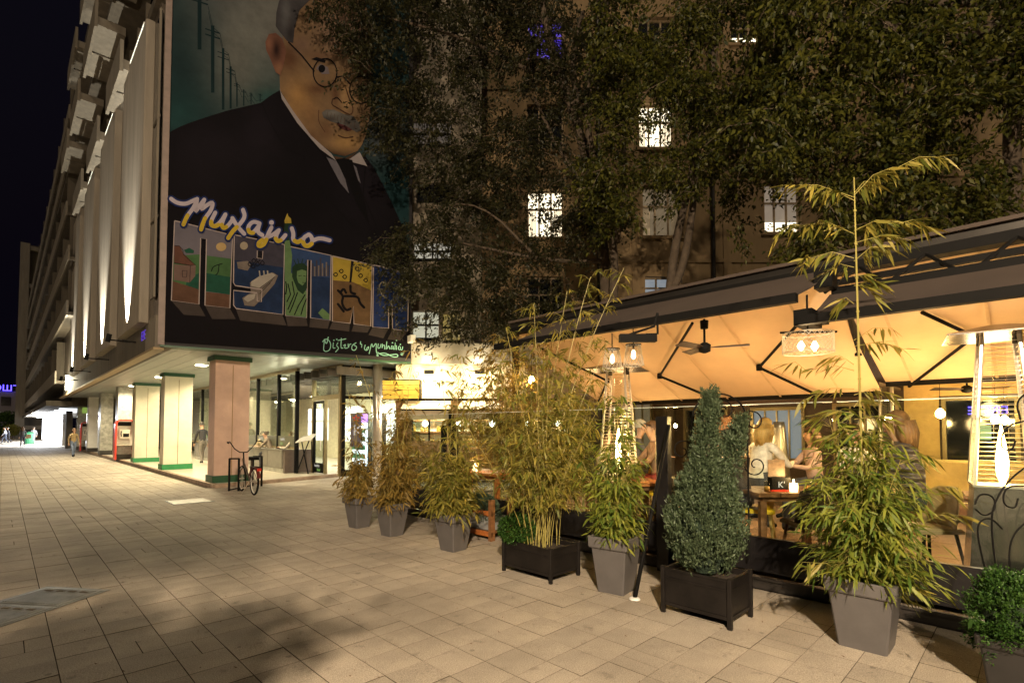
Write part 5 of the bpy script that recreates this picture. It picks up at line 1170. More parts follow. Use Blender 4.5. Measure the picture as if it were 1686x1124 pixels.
# ================================================================== CAFE TERRACE
dk = MB(); dk.box(5.75, 12.6, -2.2, 9.4, -.02, .138); deck = struct(dk.build('terrace_floor', M['joint']))
tm = MB(); slab_mb(tm, -.246, .246, -.246, .246, 0)
tmesh = bpy.data.meshes.new('floor_tile'); tmesh.from_pydata(tm.v, [], tm.f); tmesh.materials.append(M['tile'])
for i in range(12):
    for j in range(20):
        o = bpy.data.objects.new('floor_tile', tmesh); o.parent = deck; o.location = (6.01 + i * .5, -.75 + j * .5, .160 + rng.uniform(-.001, .001)); COL.objects.link(o)
br = thing('terrace_barrier', 'low black panel barrier with clear glass windbreak along the terrace', 'barrier', (5.66, 3.5, 0))
vv = [-1.3, .05, 1.35, 2.65, 3.95, 5.25, 6.55, 7.8, 8.7]
for a, b in zip(vv[:-1], vv[1:]):
    mb = MB(); mb.bbox(5.63, 5.70, a + .006, b - .006, .17, .52, .005); mb.build('panel', M['blackp'], br)
    mb = MB(); mb.box(5.665, 5.675, a + .02, b - .02, .525, 1.9); gp_ = mb.build('glass_pane', M['glass'], br)
    mb = MB(); mb.box(5.664, 5.676, a + .02, b - .02, 1.901, 1.909); mb.build('edge', mat('glass_edge', (.55, .6, .5), .2), gp_)
    mb = MB(); mb.box(5.62, 5.72, a - .02, a + .02, .0, .53); mb.build('post', M['black'], br)
mb = MB(); mb.box(5.60, 5.74, -1.3, 8.7, .0, .10); mb.box(5.57, 5.66, -1.3, 8.7, .10, .125); mb.build('base_rail', mat('scuffed_black', (.02, .017, .015), .4, var=.8, scale=4), br)
mb = MB(); mb.box(5.575, 5.60, -1.3, .9, .126, .134); mb.build('trim', M['steel'], br)

M['fab'].node_tree.nodes['Principled BSDF'].inputs['Sheen Weight'].default_value = .1
aw = thing('terrace_awning', 'long brown double pitched awning on folding arms over the terrace', 'awning', (7.0, 3, 0))
def strip(name, pts, m, parent, nrm=(0, 0, -.008), panels=1):
    mb = MB(); mb.slab(pts, nrm); return mb.build(name, m, parent)
def sagged(name, u0, z0, u1, z1, v0, v1, m, parent, sag=.05, nu_=10, nv_=24):
    mb = MB(); V = []; F = []
    for i in range(nu_ + 1):
        for j_ in range(nv_ + 1):
            s_ = i / nu_; t_ = j_ / nv_; z = z0 + (z1 - z0) * s_ - sag * math.sin(PI * s_) - .012 * math.sin(t_ * 19 + s_ * 3) * math.sin(PI * s_)
            V.append((u0 + (u1 - u0) * s_, v0 + (v1 - v0) * t_, z))
    for i in range(nu_):
        for j_ in range(nv_): a = i * (nv_ + 1) + j_; F.append((a, a + 1, a + nv_ + 2, a + nv_ + 1))
    mb.add(V, F); return mb.build(name, m, parent, smooth=True)
for k in range(9):
    v = -.6 + k * .95
    if v > 6.9 or 1.5 < v < 1.85: continue
    zr = 2.38 if v < 1.7 else 2.24
    mb = MB(); pts = []
    for i in range(11): s_ = i / 10; pts.append(Vector((7.12 + 2.86 * s_, v, 3.48 + (zr - 3.48) * s_ - .04 * math.sin(PI * s_) - .022)))
    for a_, b_ in zip(pts[:-1], pts[1:]): mb.quad(a_, b_, b_ + Vector((0, .035, 0)), a_ + Vector((0, .035, 0)))
    mb.build('seam', mat('awning_seam', (.60, .45, .28), .9), aw)
# street side pitch
sagged('front_fabric', 5.62, 2.97, 6.95, 3.54, 1.66, 6.0, M['fabt'], aw, .03)
sagged('front_fabric', 5.62, 2.74, 6.62, 3.16, -1.4, 1.60, M['fabt'], aw, .03)
# far pitch
sagged('rear_fabric', 7.1, 3.48, 10.0, 2.24, 1.72, 7.16, M['fab'], aw, .04)
sagged('rear_fabric', 7.1, 3.48, 10.0, 2.38, -1.4, 1.66, M['fab'], aw, .04)
for (u, z, r, v0, v1, nm) in ((5.60, 2.95, .045, 1.64, 6.05, 'front_bar'), (5.60, 2.715, .045, -1.4, 1.62, 'front_bar'), (10.02, 2.22, .045, 1.72, 7.16, 'rear_bar'), (10.02, 2.36, .045, -1.4, 1.66, 'rear_bar'), (6.65, 3.18, .05, -1.4, 1.58, 'cassette_bar')):
    mb = MB(); mb.box(u - r, u + r, v0, v1, z - r, z + r); b_ = mb.build(nm, M['black'], aw)
mb = MB(); mb.box(6.80, 6.86, -1.4, 1.6, 3.30, 3.365); mb.build('black_fascia', M['black'], aw)
mb = MB(); mb.box(6.93, 7.13, -1.4, 7.1, 3.47, 3.58); mb.build('ridge_beam', M['black'], aw)
mb = MB(); mb.box(6.90, 7.2, -1.4, 7.1, 3.67, 3.71); mb.build('ridge_cover', M['fabt'], aw)
mb = MB(); mb.box(6.96, 7.1, -1.4, 7.1, 3.581, 3.669); mb.build('ridge_gutter', M['dsteel'], aw)
for q_ in ((5.75, 6.1, 1.55, 1.72, 2.7, 2.86), (6.4, 6.62, 1.52, 1.70, 3.2, 3.4), (6.11, 6.5, 1.58, 1.66, 2.8, 2.9)): mb = MB(); mb.box(*q_); mb.build('bracket', M['black'], aw)
for (v0) in (-.9, -.2, .5, 1.1): mb = MB(); mb.tube([(6.66, v0, 3.20), (6.95, v0 + .28, 3.50)], .02, 5); mb.tube([(6.66, v0 + .56, 3.20), (6.95, v0 + .28, 3.50)], .02, 5); mb.build('truss_bar', M['black'], aw)
PN = Vector((1.24, 0, 2.9)).normalized(); P0 = Vector((7.1, 0, 3.48)) - PN * .10
PN2 = Vector((1.10, 0, 2.9)).normalized(); P02 = Vector((7.1, 0, 3.48)) - PN2 * .10
for k, (pts, pl) in enumerate((([(1140, 532), (1086, 619), (1166, 652)], 1), ([(890, 573), (1000, 627), (985, 662)], 1), ([(1322, 524), (1250, 605), (1350, 652)], 1), ([(1397, 520), (1413, 580), (1427, 618)], 2), ([(1518, 514), (1604, 554), (1497, 636)], 2))):
    Q = [onp(x, y, P0 if pl == 1 else P02, PN if pl == 1 else PN2) for x, y in pts]
    mb = MB(); mb.tube(Q, .024, 6); mb.tube([Q[1] + Vector((0, 0, -.05)), Q[1] + Vector((0, 0, .05))], .045, 8); mb.build('folding_arm', M['black'], aw)
for v, u, zz in ((7.05, 7.05, 3.46), (1.66, 10.02, 2.2), (4.6, 10.02, 2.2), (7.1, 10.02, 2.2), (-.9, 10.02, 2.2)): mb = MB(); mb.box(u - .05, u + .05, v - .05, v + .05, .14, zz); mb.build('post', M['dsteel'], aw)
# thin lace cord under the front bar
# ceiling fans, lamps
def fan(p, sc_, label, ang):
    t = thing('ceiling_fan', label, 'fan', tuple(p), group='terrace ceiling fans')
    mb = MB(); mb.tube([(0, 0, .35 * sc_), (0, 0, 0)], .015, 6); mb.lathe((0, 0, .28 * sc_), [(.045, -.05), (.05, .05)], 10); mb.build('rod', M['black'], t, local=True)
    mb = MB(); mb.lathe((0, 0, 0), [(.02, -.07), (.07, -.05), (.075, .03), (.03, .06)], 14); mb.build('hub', M['black'], t, local=True, smooth=True)
    for k in range(3):
        a = ang + 2 * PI * k / 3; c, s_ = math.cos(a), math.sin(a)
        P = lambda r, w_, z: (r * c - w_ * s_, r * s_ + w_ * c, z)
        mb = MB(); mb.slab([P(.07, -.03, -.01), P(.18, -.055, -.02), P(.50 * sc_, -.06, -.02), P(.50 * sc_, .06, .015), P(.18, .05, .01), P(.07, .03, 0)], (0, 0, .008)); mb.build('blade', mat('dark_blade', (.06, .04, .03), .5), t, local=True)
fan(at(1160, 572, 6.3), 1.0, 'black three blade ceiling fan under the middle of the awning', .9)
fan(at(1592, 640, 8.6), 1.1, 'black ceiling fan under the yellow ceiling at the right', .2)
M['lat'] = mat('white_wire_mesh', (.50, .45, .36), .5)
M['cab'] = mat('dark_mirror_steel', (.26, .23, .20), .22, metal=1.0, var=.1)
def mesh_shade(c, r0, r1, h, n, m, parent, turns=.35):
    mb = MB()
    for k in range(n):
        for s_ in (-1, 1):
            pts = []
            for q_ in range(6):
                f = q_ / 5; a = 2 * PI * k / n + s_ * turns * f * PI; rr = r0 + (r1 - r0) * f; pts.append((c[0] + rr * math.cos(a), c[1] + rr * math.sin(a), c[2] + h * (f - .5)))
            mb.tube(pts, .0028, 3, cap=False)
    for f in (0, 1):
        rr = r0 if not f else r1; mb.tube([(c[0] + rr * math.cos(2 * PI * a / 24), c[1] + rr * math.sin(2 * PI * a / 24), c[2] + h * (f - .5)) for a in range(25)], .006, 4, cap=False)
    return mb.build('mesh_shade', m, parent)
for (px, py, d, lab) in ((1008, 592, 6.6, 'left one of two hanging perforated white lamp shades'), (1043, 585, 6.6, 'right one of two hanging perforated white lamp shades')):
    c = at(px, py, d); t = thing('pendant_lamp', lab, 'lamp', tuple(c), group='perforated pendants')
    mesh_shade(c, .13, .09, .26, 17, M['lat'], t)
    mb = MB(); mb.lathe(tuple(c), [(.01, -.05), (.03, -.02), (.03, .03), (.012, .07)], 10); mb.build('bulb', emis('soft_bulb', (1, .75, .4), 1.4), t, smooth=True)
    mb = MB(); mb.tube([c + Vector((0, 0, .09)), c + Vector((0, 0, .34))], .008, 5); mb.lathe(tuple(c + Vector((0, 0, .13))), [(.10, 0), (.10, .012)], 12); mb.build('cord', M['black'], t)
c = at(1330, 565, 5.3); t = thing('drum_pendant', 'wide drum pendant of perforated white metal behind the tall bamboo', 'lamp', tuple(c))
mesh_shade(c, .235, .235, .20, 30, M['lat'], t, .28)
mb = MB(); mb.tube([c + Vector((0, 0, .1)), c + Vector((0, 0, .5))], .01, 6); mb.tube([c - RT * .28 + Vector((0, 0, .11)), c + RT * .30 + Vector((0, 0, .12))], .012, 5); mb.build('rod', M['black'], t)
for k in (-1, 1): mb = MB(); p = c + RT * .07 * k; mb.lathe((p.x, p.y, p.z - .03), [(.01, -.05), (.035, 0), (.012, .05)], 10); mb.build('bulb', emis('drum_bulb', (1, .72, .35), 6), t, smooth=True)
point(c - Vector((0, 0, .02)), 1.2, (1, .68, .34), .04)
# black heater bar
c = at(1050, 556, 6.2); t = thing('infrared_heater', 'black bar shaped infrared heater under the awning beside the lamp pair', 'heater', tuple(c))
mb = MB(c, RT, FH); mb.box(-.22, .22, -.05, .05, -.05, .04); mb.build('housing', M['black'], t)
mb = MB(c, RT, FH); mb.tube([(-.1, 0, .04), (.2, 0, .14), (.24, 0, .3)], .015, 5); mb.tube([(.1, 0, .04), (.24, 0, .05), (.24, 0, .3)], .015, 5); mb.build('bracket', M['black'], t)
# bare bulbs
BULBS = [(1462, 690, 7.2, 'bare glowing bulb just above the puffer jacket'), (1548, 679, 7.0, 'largest bare glowing bulb left of the right heater'), (1639, 688, 7.0, 'bare bulb seen through the right heater, left of two'), (1654, 690, 7.4, 'bare bulb seen through the right heater, right of two'), (875, 624, 8.6, 'orange glowing bulb behind the tall bamboos at the left terrace end'),
         (1098, 702, 11.0, 'tiny distant bulb left of the iron arch'), (1112, 700, 11.2, 'tiny distant bulb close to the iron arch')]
for (px, py, d, lab) in BULBS:
    c = at(px, py, d); sc_ = 1.0 if d < 10 else .7; t = thing('light_bulb', lab, 'bulb', tuple(c), group='bare bulbs')
    mb = MB(); mb.lathe(tuple(c), [(.008, -.075 * sc_), (.045 * sc_, -.05 * sc_), (.052 * sc_, 0), (.016 * sc_, .05 * sc_)], 12); mb.build('globe', M['bulb'], t, smooth=True)
    mb = MB(); mb.tube([c + Vector((0, 0, .05)), c + Vector((0, 0, .09))], .016, 8); mb.tube([c + Vector((0, 0, .09)), c + Vector((0, 0, .45))], .004, 4); mb.build('socket', M['black'], t)
    point(c - Vector((0, 0, .02)), 7 if d < 10 else 3, (1, .66, .30), .04)
# terrace fill lights without fixtures, added to brighten the awning underside
for (u, v, p) in ((8.2, 5.4, 16), (8.0, 3.2, 22), (8.0, 1.0, 18), (9.3, 2.2, 12), (8.8, 6.6, 10)):
    t = thing('awning_fill', 'unseen fill light added under the awning at %s' % {5.4: 'its left third', 3.2: 'its middle', 1.0: 'its right third', 2.2: 'the rear bar', 6.6: 'its left end'}[v], 'lamp', (u, v, 1.9))
    bpy.data.objects.remove(t)
    point((u, v, 1.75 if u < 9 else 1.7), p * .42, (1, .60, .25), .18)
# rear room beyond the terrace
rm = thing('rear_pavilion', 'rear pavilion wall with windows beyond the terrace tables', 'building', (12.3, 3, 0))
wins = [(-.3, .9, 1.75, 2.15, 'ref'), (3.9, 1.0, 5.0, 2.3, 'blue'), (2.3, .9, 3.3, 2.2, 'dark'), (5.4, .9, 6.6, 2.2, 'dark'), (7.0, .9, 7.9, 2.4, 'warm')]
F_ = MB(Vector((12.3, 0, 0)), Vector((0, 1, 0)), Vector((1, 0, 0)))
wins = [(.25, 1.05, 1.15, 2.15, 'ref'), (3.55, 1.0, 4.55, 2.05, 'blue'), (1.9, .9, 2.9, 2.1, 'dark'), (5.2, .9, 6.2, 2.1, 'dark'), (7.2, .9, 8.2, 2.4, 'warm')]
wall_holes(F_, -2.2, 9.4, .16, 3.2, [w_[:4] for w_ in wins], 0, .15); F_.build('wall', wood('pavilion_boarding', (.07, .04, .022)), rm)
for (a, z0, b, z1, k) in wins:
    mb = MB(); mb.box(12.32, 12.36, a, b, z0, z1); wp = mb.build('window', {'blue': M['litblue'], 'warm': M['litdim']}.get(k, M['dglass']), rm)
    mb = MB(); mb.box(12.25, 12.34, a - .06, a, z0, z1); mb.box(12.25, 12.34, b, b + .06, z0, z1); mb.box(12.25, 12.34, a - .06, b + .06, z1, z1 + .07); mb.box(12.24, 12.34, a - .06, b + .06, z0 - .07, z0); [mb.box(12.26, 12.31, a + (b - a) * q_ / 4 - .015, a + (b - a) * q_ / 4 + .015, z0, z1) for q_ in (1, 2, 3)] if k != 'ref' else None; mb.build('frame', M['brass'], wp)
text_mesh('painted_sign_reflection', 'ERSTE', .20, (12.30, .32, 1.90), (0, -1, 0), (0, 0, 1), M['bluesign'], rm, extrude=.002, mirror=True)  # mirrored glowing letters painted on the pane as a sign's reflection
mb = MB(); mb.box(12.29, 12.31, .55, .75, 1.45, 1.7); mb.build('poster', emis('green_poster', (.5, .8, .3), .12), rm)
mb = MB(); mb.box(10.3, 12.2, -2.2, 1.75, 2.62, 2.66); mb.build('ceiling', mat('yellow_ceiling', (.66, .48, .18), .8), rm)
mb = MB(); mb.box(12.20, 12.235, -2.2, 1.75, 2.24, 2.62); mb.box(12.20, 12.235, 1.24, 1.75, .2, 2.238); mb.box(12.20, 12.235, -2.2, .12, 1.1, 2.238); mb.build('fabric_wall', mat('yellow_ceiling', (.60, .42, .17), .85), rm)
mb = MB(); mb.box(10.3, 12.3, 1.8, 8.5, 2.38, 2.42); mb.build('ceiling', mat('brown_ceiling', (.16, .12, .08), .8), rm)
point((11.3, .6, 2.0), 9, (1, .72, .28), .15); point((11.2, 4.2, 1.7), 3, (1, .6, .3), .15)
for v in (1.95, 1.78): mb = MB(); mb.tube([(11.2, v, .16), (11.2, v, 2.38)], .03, 8); mb.build('steel_post', M['steel'], rm)
sofa = thing('bench_sofa', 'cream cushioned bench sofa below the dark window at the right', 'sofa', (11.2, .9, .16))
for k, (a, b) in enumerate(((.1, .75), (.77, 1.42), (1.44, 2.0))):
    mb = MB(); mb.bbox(11.3, 11.5, a, b, .62, 1.12, .04); mb.build('back_cushion', M['cushion'], sofa, smooth=False)
    mb = MB(); mb.bbox(10.7, 11.3, a, b, .48, .62, .03); mb.build('seat_cushion', M['cushion'], sofa)
mb = MB(); mb.box(10.72, 11.55, .1, 2.0, .25, .47); [mb.box(10.75 + x, 10.82 + x, y, y + .07, .16, .25) for x in (0, .7) for y in (.12, 1.9)]; mb.build('base', M['wood'], sofa)

# patio heaters
def heater(p, rz, label):
    t = thing('patio_heater', label, 'heater', (p.x, p.y, .16), rz, 'steel pyramid patio heaters'); H_ = 2.36
    def ring4(z): 
        w_ = .27 - .155 * z / H_; return w_
    mb = MB(); w0, w1 = ring4(0), ring4(.98)
    mb.lathe((0, 0, 0), [(w0 * 1.414, .06), (w1 * 1.414, .98)], 4, sq=True); mb.build('cabinet', M['cab'], t, local=True)
    mb = MB(); mb.box(-.30, .30, -.30, .30, 0, .058); mb.build('base', M['dsteel'], t, local=True)
    mb = MB(); mb.box(-w1 - .01, w1 + .01, -w1 - .01, w1 + .01, .982, 1.0); mb.build('burner_plate', M['steel'], t, local=True)
    for sx_ in (-1, 1):
        for sy_ in (-1, 1):
            a = ring4(1.0); b = ring4(H_ - .06); mb = MB(); mb.tube([(sx_ * a, sy_ * a, 1.0), (sx_ * b, sy_ * b, H_ - .06)], .017, 6); mb.build('frame_post', M['steel'], t, local=True)
    for s_ in range(4):
        mb = MB(); c, si = math.cos(s_ * PI / 2), math.sin(s_ * PI / 2)
        for k in range(30):
            z = 1.03 + k * .042; w_ = ring4(z)
            A_ = (w_, -w_); B_ = (w_, w_)
            mb.tube([(A_[0] * c - A_[1] * si, A_[0] * si + A_[1] * c, z), (B_[0] * c - B_[1] * si, B_[0] * si + B_[1] * c, z)], .0035, 3, cap=False)
        mb.build('guard_grille', M['steel'], t, local=True)
    mb = MB(); mb.tube([(0, 0, 1.0), (0, 0, H_ - .08)], .05, 16, cap=False); mb.build('glass_tube', glass('heater_glass', (.97, .93, .85)), t, local=True, smooth=True)
    mb = MB(); mb.lathe((0, 0, 1.0), [(.012, .0), (.038, .08), (.044, .2), (.03, .34), (.016, .44), (.004, .52)], 12); mb.build('flame', M['flame'], t, local=True, smooth=True)
    b = ring4(H_ - .06); mb = MB(); mb.lathe((0, 0, H_ - .06), [(.40 * 1.3, 0), (.40 * 1.3, .012), (.10, .10), (.02, .11)], 4, sq=True); mb.build('reflector', M['cab'], t, local=True)
    for e in (-b, b): mb = MB(); mb.box(-.08, .08, e - .02, e + .02, H_ - .12, H_ - .07); mb.build('bracket', M['black'], t, local=True)
    point((p.x, p.y, 1.4), 8, (1, .58, .22), .05)
    return t
p = at(1018, 700, 7.2); heater(p, .35, 'steel pyramid heater with tall flame at the middle of the terrace')
p = at(1648, 700, 4.55); heater(p, .15, 'large steel pyramid heater close to the right edge')
p = at(1283, 740, 10.2); t = thing('steel_flask', 'tall steel cone heater body beyond the blonde woman', 'heater', (p.x, p.y, .16)); mb = MB(); mb.lathe((0, 0, 0), [(.22, 0), (.16, 1.0), (.12, 1.5), (.10, 1.62)], 12); mb.build('body', M['steel'], t, smooth=True, local=True)

# furniture
def table(p, rz, w_, d_, h, label, top='wood', leg='wood'):
    t = thing('cafe_table', label, 'table', (p.x, p.y, .16), rz)
    n = 4
    for k in range(n):
        mb = MB(); x0 = -w_ / 2 + k * w_ / n; mb.bbox(x0 + .003, x0 + w_ / n - .003, -d_ / 2, d_ / 2, h - .045, h, .006); mb.build('tabletop_board', M[top], t, local=True)
    mb = MB(); mb.box(-w_ / 2 + .08, w_ / 2 - .08, -d_ / 2 + .07, d_ / 2 - .07, h - .10, h - .046); mb.build('apron', M[leg], t, local=True)
    for sx_ in (-1, 1):
        for sy_ in (-1, 1): mb = MB(); x, y = sx_ * (w_ / 2 - .08), sy_ * (d_ / 2 - .08); mb.box(x - .035, x + .035, y - .035, y + .035, 0, h - .101); mb.build('leg', M[leg], t, local=True)
    return t
tk = at(1292, 760, 6.2); kt = table(tk, -TH, 1.0, .75, .76, 'dark wooden table carrying the menu box and candle')
p = at(1035, 760, 6.9); t2 = table(p, -TH, .75, .7, .80, 'warm wooden table with candle beside the middle heater', 'orangew')
p = at(1570, 780, 7.2); table(p, 0, .7, 1.0, .60, 'low dark table in front of the cream bench', 'wood')
p = at(795, 800, 9.2); table(p, 0, .7, 1.5, .74, 'long orange wooden table behind the succulent crate', 'orangew', 'orangew')
p = at(920, 800, 8.6); table(p, 0, .8, .9, .62, 'small low wooden table hidden behind the big bamboo', 'orangew', 'wood')
def chair(p, rz, m, label, legm='wood', sh=.46):
    t = thing('cafe_chair', label, 'chair', (p.x, p.y, .16), rz)
    mb = MB(); V = []; F = []; n = 9
    for i in range(7):
        f = i / 6
        for j_ in range(n):
            s_ = (j_ / (n - 1) - .5) * 2
            z = sh + .03 + .40 * f; hw = .24 * (1 - .25 * max(0, f - .6) / .4); x = hw * s_; y = -.20 - .07 * f + .09 * s_ * s_
            z -= .05 * abs(s_) ** 4 * (1 if i == 6 else 0); V.append((x, y, z))
    for i in range(6):
        for j_ in range(n - 1): a = i * n + j_; F.append((a, a + 1, a + n + 1, a + n))
    mb.add(V, F); o = mb.build('backrest', m, t, smooth=True, local=True); sd = o.modifiers.new('s', 'SOLIDIFY'); sd.thickness = .016
    mb = MB(); mb.bbox(-.23, .23, -.22, .23, sh - .02, sh + .03, .02); mb.build('seat', m, t, local=True)
    for sx_ in (-1, 1):
        for sy_ in (-1, 1): mb = MB(); mb.tube([(sx_ * .17, sy_ * .16, sh - .021), (sx_ * .23, sy_ * .22, 0)], [.018, .013], 6); mb.build('leg', M[legm], t, local=True)
    return t
DBR = mat('dark_brown_shell', (.05, .03, .02), .4)
ch1 = chair(at(1243, 790, 6.35), YAW_L - .5, M['yellow'], 'yellow shell chair right of the cypress, at the table end', 'woodl', .50)
chair(at(1085, 800, 6.55), YAW_L, DBR, 'dark brown shell chair between bamboo pot and black post', 'wood')
chair(at(1523, 800, 5.35), YAW_L, mat('tan_shell', (.30, .22, .12), .5), 'tan shell chair holding the person in the puffer jacket', 'black')
chair(at(1058, 760, 8.3), YAW_L, M['yellow'], 'yellow chair of the woman by the middle heater', 'woodl')
chair(at(1335, 860, 5.6), YAW_AW, DBR, 'dark chair half hidden behind the tall bamboo', 'wood')
chair(at(1160, 770, 8.0), YAW_R, M['yellow'], 'yellow chair hidden behind the cypress', 'woodl')
# things on tables
zt = .16 + .76
c = at(1282, 760, 6.05); t = thing('menu_holder', 'black and red menu holder marked with a white letter on the dark table', 'menu holder', (c.x, c.y, zt))
mb = MB(Vector((0, 0, 0)), RT, FH); mb.box(-.11, .11, -.05, .05, 0.001, .16); mb.build('box', M['black'], t, local=True)
mb = MB(Vector((0, 0, 0)), RT, FH); mb.box(-.10, .10, .052, .06, .02, .36); mb.build('card', mat('photo_card', (.22, .13, .08), .5, var=.7, scale=12), t, local=True)
mb = MB(Vector((0, 0, 0)), RT, FH); mb.box(-.12, .12, -.06, .062, 0.0, .02); mb.build('foot', M['red'], t, local=True)
text_mesh('lettering', "K'", .10, c.xy.to_3d() + Vector((0, 0, zt + .045)) - RT * .04 - FH * .052, RT, (0, 0, 1), M['t_white'], t, extrude=.001)
def candle(c, label, z):
    t = thing('candle_glass', label, 'candle', (c.x, c.y, z), group='tea lights on tables')
    mb = MB(); mb.lathe((0, 0, 0), [(.042, .002), (.048, .05), (.046, .10)], 12); mb.build('holder', mat('frosted_glow', (.8, .6, .35), .4, emit=(1, .6, .25), es=1.2), t, smooth=True, local=True)
    mb = MB(); mb.lathe((0, 0, .05), [(.006, 0.04), (.012, .06), (.002, .10)], 8); mb.build('flame', M['candle'], t, local=True)
    point((c.x, c.y, z + .16), 1.6, (1, .6, .25), .03)
candle(at(1306, 760, 5.95), 'glowing candle glass beside the menu holder', zt)
candle(at(1008, 760, 6.8), 'glowing candle glass on the warm wooden table', .16 + .80)
candle(at(782, 780, 9.0), 'glowing candle dish on the long orange table', .16 + .74)
for k, (px, d, lab) in enumerate(((1262, 6.0, 'drinking glass at the left of the dark table'), (1330, 6.1, 'drinking glass at the right of the dark table'), (1345, 6.3, 'drinking glass at the far right table corner'))):
    c = at(px, 760, d); t = thing('drinking_glass', lab, 'glass', (c.x, c.y, zt)); mb = MB(); mb.lathe((0, 0, 0), [(.03, .0), (.034, .12)], 12); mb.build('tumbler', glass('tumbler', (.85, .8, .7)), t, smooth=True, local=True)
    mb = MB(); mb.lathe((0, 0, 0), [(.027, .004), (.029, .06)], 10); mb.build('drink', mat('drink', (.5, .3, .08), .3), t, smooth=True, local=True)

# seated guests
quilt(quilt_c)
def guest(px, d, yaw, lab, **k): p = at(px, 740, d); return person(lab, (p.x, p.y, .16), yaw, 'sit', **k)
guest(1228, 6.35, YAW_L - .6, 'man in a dark brown jacket hunched on the yellow chair, seen from behind', top=(.045, .03, .025), legs=(.03, .03, .04), hairc=(.03, .02, .015), lean=.35, seat=.55, scale=1.0, puffy=.02)
guest(1247, 7.3, YAW_R + .5, 'blonde woman in a white top leaning over the table', top=(.72, .66, .58), legs=(.05, .05, .06), hairc=(.50, .32, .10), hair='long', lean=.25, seat=.62, scale=1.05)
guest(1082, 8.1, YAW_L, 'woman with a ponytail and furry brown vest beside the middle heater', top=(.28, .15, .09), legs=(.25, .03, .02), hairc=(.13, .06, .03), hair='tail', lean=.1, seat=.62, scale=1.02)
guest(1040, 8.8, YAW_R, 'grey haired man in a dark sweater partly behind the middle heater', top=(.10, .09, .09), legs=(.04, .04, .05), hairc=(.4, .36, .3), lean=.2, seat=.62, scale=1.05)
guest(1505, 5.35, YAW_L - .55, 'person in a quilted grey brown puffer jacket with long brown hair', top=(.085, .065, .075), legs=(.03, .03, .04), hairc=(.16, .08, .03), hair='long', lean=.18, seat=.60, scale=1.08, puffy=.045)
guest(1400, 7.2, YAW_TO, 'guest in a white shirt half hidden by the tall bamboo', top=(.75, .68, .58), legs=(.04, .04, .06), hairc=(.05, .03, .02), lean=.1, seat=.60)
guest(1188, 8.6, YAW_R, 'guest in a pale blouse visible between the cypress tips', top=(.65, .52, .42), legs=(.05, .05, .06), hairc=(.16, .07, .03), hair='long', lean=.1, seat=.70, scale=1.03)
guest(985, 8.4, YAW_R, 'guest in a checked white shirt left of the middle heater', top=(.60, .48, .36), legs=(.05, .05, .06), hairc=(.06, .04, .02), lean=.2, seat=.55)
guest(1340, 8.4, YAW_L, 'guest in a pinkish blouse in front of the bluish window', top=(.40, .26, .20), legs=(.05, .05, .06), hairc=(.10, .05, .03), hair='long', lean=.05, seat=.55)

# black panel post and leaning pole
p = onp(1094, 800, (5.52, 0, 0), Vector((1, 0, 0))); mb = MB(); mb.bbox(5.46, 5.56, p.y - .075, p.y + .075, 0.001, 1.79, .006)
tag(mb.build('panel_post', M['blackp']), 'broad black post standing against the barrier left of the cypress', 'post')
a = gp(1045, 986); b = onp(1101, 700, (5.40, 0, 0), Vector((1, 0, 0))); t = thing('leaning_pole', 'slim black pole leaning from the paving toward the broad black post', 'pole', (a.x, a.y, 0))
mb = MB(); mb.tube([a, b], .020, 8); mb.build('shaft', M['black'], t, smooth=True)
mb = MB(); mb.lathe((a.x, a.y, 0), [(.055, .001), (.05, .012), (.03, .02)], 12); mb.build('foot', M['white'], t)
# ================================================================== WROUGHT IRON TRELLISES
def spiral(cx, cz, r, a0, turns, s_=1, n=22): return [(cx + r * (1 - f * .8) * math.cos(a0 + s_ * f * turns * 2 * PI), 0, cz + r * (1 - f * .8) * math.sin(a0 + s_ * f * turns * 2 * PI)) for f in [k / n for k in range(n + 1)]]
def trellis(org, label, w_, h0, h1):
    t = thing('iron_trellis', label, 'trellis', tuple(org))
    def fm(): return MB(Vector((0, 0, 0)), RT, FH)
    mb = fm(); pts = [(-w_, 0, h0), (-w_, 0, h1)] + [(w_ * math.cos(PI - PI * k / 16), 0, h1 + w_ * math.sin(PI * k / 16)) for k in range(1, 16)] + [(w_, 0, h1), (w_, 0, h0)]
    mb.tube(pts, .009, 6); mb.build('arch', M['black'], t, local=True)
    for (cx, cz, r, a0, tr, s_) in ((-w_ - .10, h1 - .30, .12, 0, 1.2, 1), (-w_ + .1, h1 + .02, .10, PI, 1.2, -1), (w_ + .06, h1 + .0, .13, PI, 1.2, -1), (w_ + .08, h1 - .45, .12, PI, 1.2, 1), (0.05, h1 + w_ - .17, .10, PI / 2, 1.2, -1), (-.02, h1 - .2, .13, 0, 1.2, 1)):
        mb = fm(); mb.tube(spiral(cx, cz, r, a0, tr, s_), .007, 6); mb.build('scroll', M['black'], t, local=True)
    return t
o_ = at(1186, 800, 5.35); trellis(Vector((o_.x, o_.y, .3)), 'black wrought iron arch with scrolls rising behind the cypress', .29, 0.0, 1.42)
o_ = at(1672, 800, 3.55); t = thing('iron_trellis', 'black wrought iron scrollwork at the right edge in front of the heater', 'trellis', (o_.x, o_.y, .3))
